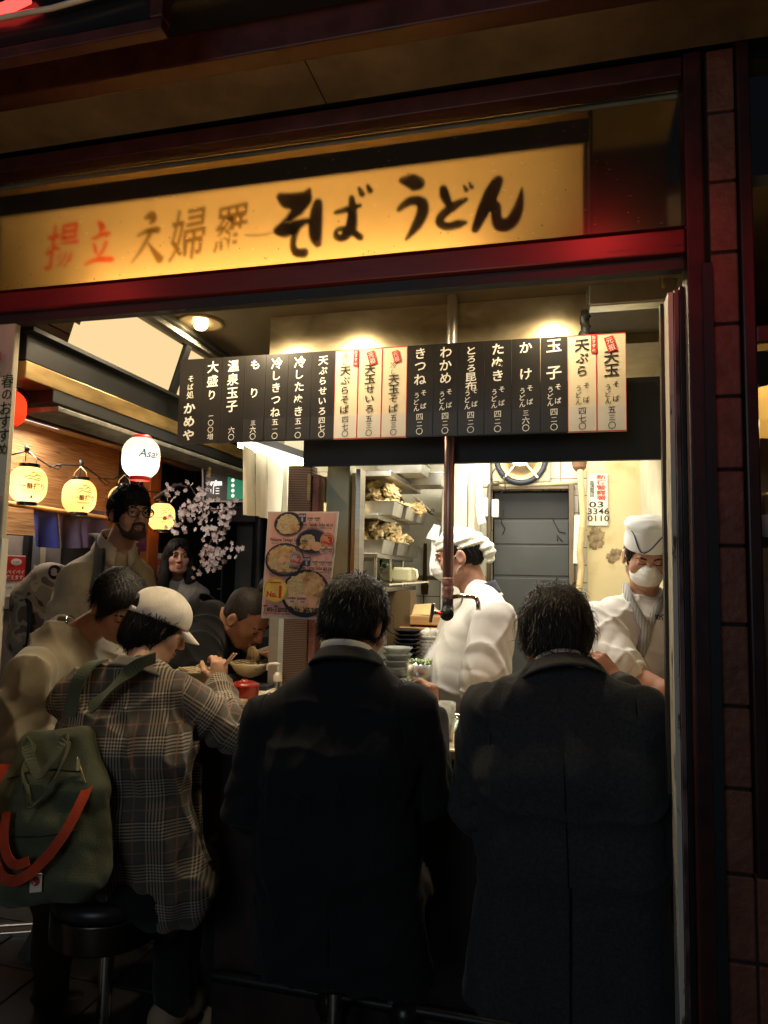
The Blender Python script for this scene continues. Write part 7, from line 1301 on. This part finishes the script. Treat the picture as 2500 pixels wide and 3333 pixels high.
g = MB(); [write(g, ch, A3(2140+17*i, 2008, 2.945), UX, UZ, .026, off=.02) for i, ch in enumerate('めや')]; g.build('embroidery', m_navy, p9)
collar_ring(J, H, .080, .045, m_chef, p9, 'jacket_collar', open_f=.7, flare=.02, zoff=-.012, thick=.01)
hv = hair_vol(H, th=.5, low=-.06, front=.030); hair(H, hv, p9, m_hairb, n=900, length=.03, lift=(0, .003), rad=.001, seed=14)
mask(H, p9)
m_pc = cloth('paper_cap', (.80, .78, .72), bump=.15, sheen=0, var=.04); S = SDF(); S.cone(H.w(0, -.02, .052), H.w(0, -.022, .11), .098, .092, .01); S.ell(H.w(0, -.024, .128), (.094, .100, .042), H.R, .015); S.cut(H.w(0, 0, .036), H.R@V3(0, .05, -1), .004); S.o[0] = ('e', (H.w(0, -.018, .060), V3(.088, .108, .13), H.R), .01, H.w(0, -.018, .06), .13, False); S.cut(H.w(0, 0, .158), H.R@V3(0, -.1, 1), .03)
cp = sdf_obj('cap', S, .004, m_pc, p9, lambda P: np.where(H.loc(P)[:, 2] > .115, .004*turb(P, 55, 6), 0), .004)
g = MB(); rr = lambda a, z: H.w(.0905*math.sin(a)*math.sqrt(max(0, 1-((z-.06)/.13)**2)), -.018+.1105*math.cos(a)*math.sqrt(max(0, 1-((z-.06)/.13)**2)), z); g.tube([rr(a, .118-.070*max(0, math.cos(a-.35))**6 if a < .35 else .118-.07*max(0, math.cos((a-.35)*1.6))**6) for a in np.linspace(-2.6, 1.6, 40)], .0024, 6); g.build('blue_piping', K('blue_piping', (.03, .05, .16), rough=.6), cp, smooth=True)
# ---------------- half hidden diner behind the poster
J = dict(neck=A3(952, 2080, 3.30), sR=A3(930, 2120, 3.12), sL=A3(985, 2110, 3.5), eR=A3(935, 2220, 3.1), wR=A3(985, 2200, 3.2), eL=A3(1000, 2250, 3.5), wL=A3(1010, 2200, 3.3), hip=A3(880, 2500, 3.32)); J = {k: v+V3(-.10, 0, 0) for k, v in J.items()}; stand(J, (1, 0, 0))
H = Head(A3(945, 1955, 3.3)+V3(-.06, 0, 0), (1, 0, -.35)); S = SDF(); torso_skin(S, J); H.add(S); S.cone(J['neck'], H.w(0, -.03, -.055), .060, .056, .03); hand(S, J['wR'], (1, 0, 0), (0, 0, 1), 1, .5); hand(S, J['wL'], (1, 0, 0), (0, 0, 1), -1, .5)
p10 = person(S, .006, skin('e', (.50, .25, .14)), 'diner in dark jacket mostly hidden behind the food poster'); C = coat(J, 1, ((.11, .08), (.12, .11), (.12, .115), (.12, .12)), to=.9); sdf_obj('jacket', C, .008, m_suit1, p10, wrinkles(J, .005, 91), .01)
collar_ring(J, H, .066, .04, m_shirt, p10, 'shirt_collar', open_f=.4, zoff=.02); hv = hair_vol(H); hair(H, hv, p10, m_hair, n=500, length=.04); legs(J, m_trs, .012, p10); shoes(J, m_shoe, p10)
# ================================================================ bags
m_bag = cloth('olive_canvas', (.080, .088, .048), bump=.5, bscale=300, var=.3); m_orange = cloth('orange_webbing', (.40, .045, .014), bump=.3)
t = thing('green_backpack', 'olive green canvas backpack with orange strap and logo patch worn by plaid jacket diner', 'backpack', A3(170, 2895, 1.78))
bc = A3(175, 2640, 1.80); up = unit(A3(185, 2330, 1.84)-A3(165, 2890, 1.78)); rt = unit(V3(1, .28, 0)); rt = unit(rt-up*np.dot(rt, up)); bk = np.cross(up, rt)  # bk points into her back
B = lambda x, d, z: bc+rt*x-bk*d+up*z
S = SDF(); hw, hh, dp = .125, .225, .062
S.sheet(B(0, 0, -hh+.06), B(0, 0, .05), rt, hw-.035, hw-.035, .068, .066, .03); S.sheet(B(0, 0, .05), B(0, -.01, hh-.035), rt, hw-.035, hw-.055, .064, .036, .03); S.sheet(B(.0, .035, -hh+.05), B(0, .035, -.03), rt, hw-.045, hw-.05, .055, .045, .025); S.sheet(B(.115, -.01, -hh+.07), B(.115, -.01, -.02), bk, .02, .02, .035, .03, .02)
sdf_obj('bag_body', S, .005, m_bag, t, lambda P: .006*turb(P, 24, 7)+.0025*turb(P, 70, 9), .01)
rib = lambda pts, w, nrm, m, nm, th=.004: None
def webbing(pts, w, side, m, nm, parent, th=.003):
    P = np.array(pts); Q = []
    for i in range(len(P)-1):
        p0, p1, p2, p3 = P[max(i-1, 0)], P[i], P[i+1], P[min(i+2, len(P)-1)]
        for q in np.linspace(0, 1, 7)[:-1 if i < len(P)-2 else None]: Q.append(.5*((2*p1)+(-p0+p2)*q+(2*p0-5*p1+4*p2-p3)*q*q+(-p0+3*p1-3*p2+p3)*q**3))
    Q = np.array(Q); g = MB(); side = np.asarray(side, float); n = len(Q); v = []
    for i in range(n):
        tg = unit(Q[min(i+1, n-1)]-Q[max(i-1, 0)]); side = np.cross(tg, bk) if nm == 'orange_strap' else side; sd = side-tg*np.dot(side, tg); sd = unit(sd); v += [Q[i]-sd*w/2, Q[i]+sd*w/2]
    g.add(v, [(2*i, 2*i+1, 2*i+3, 2*i+2) for i in range(n-1)]); return g.build(nm, m, parent, smooth=False, solid=th)
webbing([B(-.045, .035, .17), B(-.055, .07, .20), B(-.03, .10, .16), B(.0, .105, .11), B(.035, .10, .15), B(.055, .07, .20), B(.048, .035, .18)], .028, up+bk*.6, m_bag, 'carry_handle', t)
webbing([B(-.05, .03, .18), B(-.06, .06, .13), B(-.035, .095, .06), B(-.02, .10, .03), B(.02, .105, .06), B(.05, .08, .13), B(.055, .04, .19)], .026, up*.5+bk, m_bag, 'carry_handle', t)
webbing([A3(290, 2305, 1.88), A3(330, 2275, 1.885), A3(400, 2205, 1.89), A3(455, 2160, 1.91), A3(505, 2140, 1.95)], .040, up*1+rt*.8, m_bag, 'shoulder_strap', t, .007); webbing([A3(228, 2330, 1.88), A3(238, 2270, 1.875), A3(262, 2205, 1.875), A3(300, 2160, 1.91), A3(335, 2150, 1.97)], .038, rt, m_bag, 'shoulder_strap', t, .007)
webbing([B(.118, .055, .075), B(.11, .085, .03), B(.075, .115, -.05), B(.02, .125, -.115), B(-.035, .13, -.148), B(-.085, .12, -.130), B(-.125, .09, -.05), B(-.14, .05, .07), B(-.135, .02, .14)], .027, up*.7+rt*.45-bk*.4, m_orange, 'orange_strap', t)
webbing([B(-.085, .10, .02), B(-.082, .115, -.04), B(-.07, .12, -.085), B(-.045, .125, -.11), B(-.01, .12, -.105)], .024, rt*.8+up*.5, m_orange, 'orange_strap', t)
g = MB(); c = B(.0, .098, -.165); g.obox(c, rt*.016, bk*.0012, up*.023); g.build('logo_patch', K('patch_cream', (.70, .58, .46), rough=.7), t, bevel=.003)
g = MB(); c2 = c-bk*.0018+up*.004; g.disc(c2, rt*.0115, up*.0115, n=26); g.build('round_emblem', K('emblem_red', (.35, .012, .012), rough=.6), t)
g = MB(); c3 = c2-bk*.0006; brush(g, [[(.1, .95, .10), (.3, .55, .08), (.5, .45, .10), (.55, .25, .12), (.3, .05, .06)], [(.0, .15, .08), (.3, .25, .10), (.5, .4, .06)]], c3-rt*.012-up*.011, rt, up, .018, .022, fwd=-bk); write(g, 'FJÄLLRÄVEN', c-bk*.0018-up*.0135, rt, up, .004, off=.0, fit=.022); g.build('emblem_lines', K('patch_line', (.70, .58, .46)), t)
g = MB(); g.tube([B(.085, .062, .145), B(.10, .068, .11), B(.112, .066, .075)], .0028, 6); g.obox(B(.094, .075, .125), rt*.004, bk*.002, up*.015); g.build('zip', m_brass, t)
g = MB(); g.tube([B(-.11, .052, .10), B(-.05, .072, .115), B(.03, .075, .118), B(.10, .060, .105)], .0035, 6); g.tube([B(-.1, .088, -.045), B(0, .094, -.05), B(.10, .086, -.045)], .0025, 6); g.build('seam', K('dark_seam', (.02, .022, .012), rough=.9), t, smooth=True)
t = thing('camouflage_backpack', 'brown camouflage backpack on the tall man behind the pillar', 'backpack', A3(110, 2060, 2.95))
m_camo = ramp_mat('camouflage', [(0, (.06, .045, .03)), (.38, (.26, .20, .13)), (.50, (.40, .31, .20)), (.58, (.16, .10, .065))], 'noise', 9, .85, const=True, detail=2, distort=.4)
S = SDF(); S.chain([A3(150, 1890, 2.95), A3(120, 1960, 2.95), A3(95, 2080, 2.93)], [.075, .11, .10], .05); S.cone(A3(175, 1900, 2.98), A3(170, 2060, 2.98), .10, .11, .05); sdf_obj('bag_body', S, .006, m_camo, t, lambda P: .007*turb(P, 24, 8), .01)
g = MB(); g.tube([A3(72, 1925, 2.86), A3(95, 1965, 2.83), A3(98, 2030, 2.82), A3(90, 2110, 2.82)], .012, 8); g.build('black_binding', m_rubber, t, smooth=True)
webbing([A3(300, 1738, 2.93), A3(325, 1748, 2.86), A3(322, 1800, 2.80), A3(318, 1860, 2.785), A3(305, 1930, 2.78)], .042, (1, .2, 0), cloth('grey_strap', (.16, .15, .12)), 'shoulder_strap', t, .008); webbing([A3(334, 1752, 2.90), A3(338, 1800, 2.79), A3(334, 1870, 2.775), A3(318, 1940, 2.77)], .012, (1, .2, 0), m_rubber, 'strap_edge', t, .008)
g = MB(); p = A3(178, 1862, 2.88); g.lathe([(0, -.004), (.034, -.004), (.036, 0), (.034, .004), (0, .004)], p, 20, axis=(.2, -1, 0)); g.build('round_badge', m_rubber, t, smooth=True); g = MB(); g.disc(p+V3(.001, -.007, .006), UX*.017, UZ*.013); g.disc(p+V3(.004, -.0075, -.008), UX*.019, UZ*.010); g.build('badge_picture', K('badge_pic', (.5, .36, .30)), t)
# every remaining structure tag
for o in list(SC.objects):
    if o.get('_w') is not None: del o['_w']
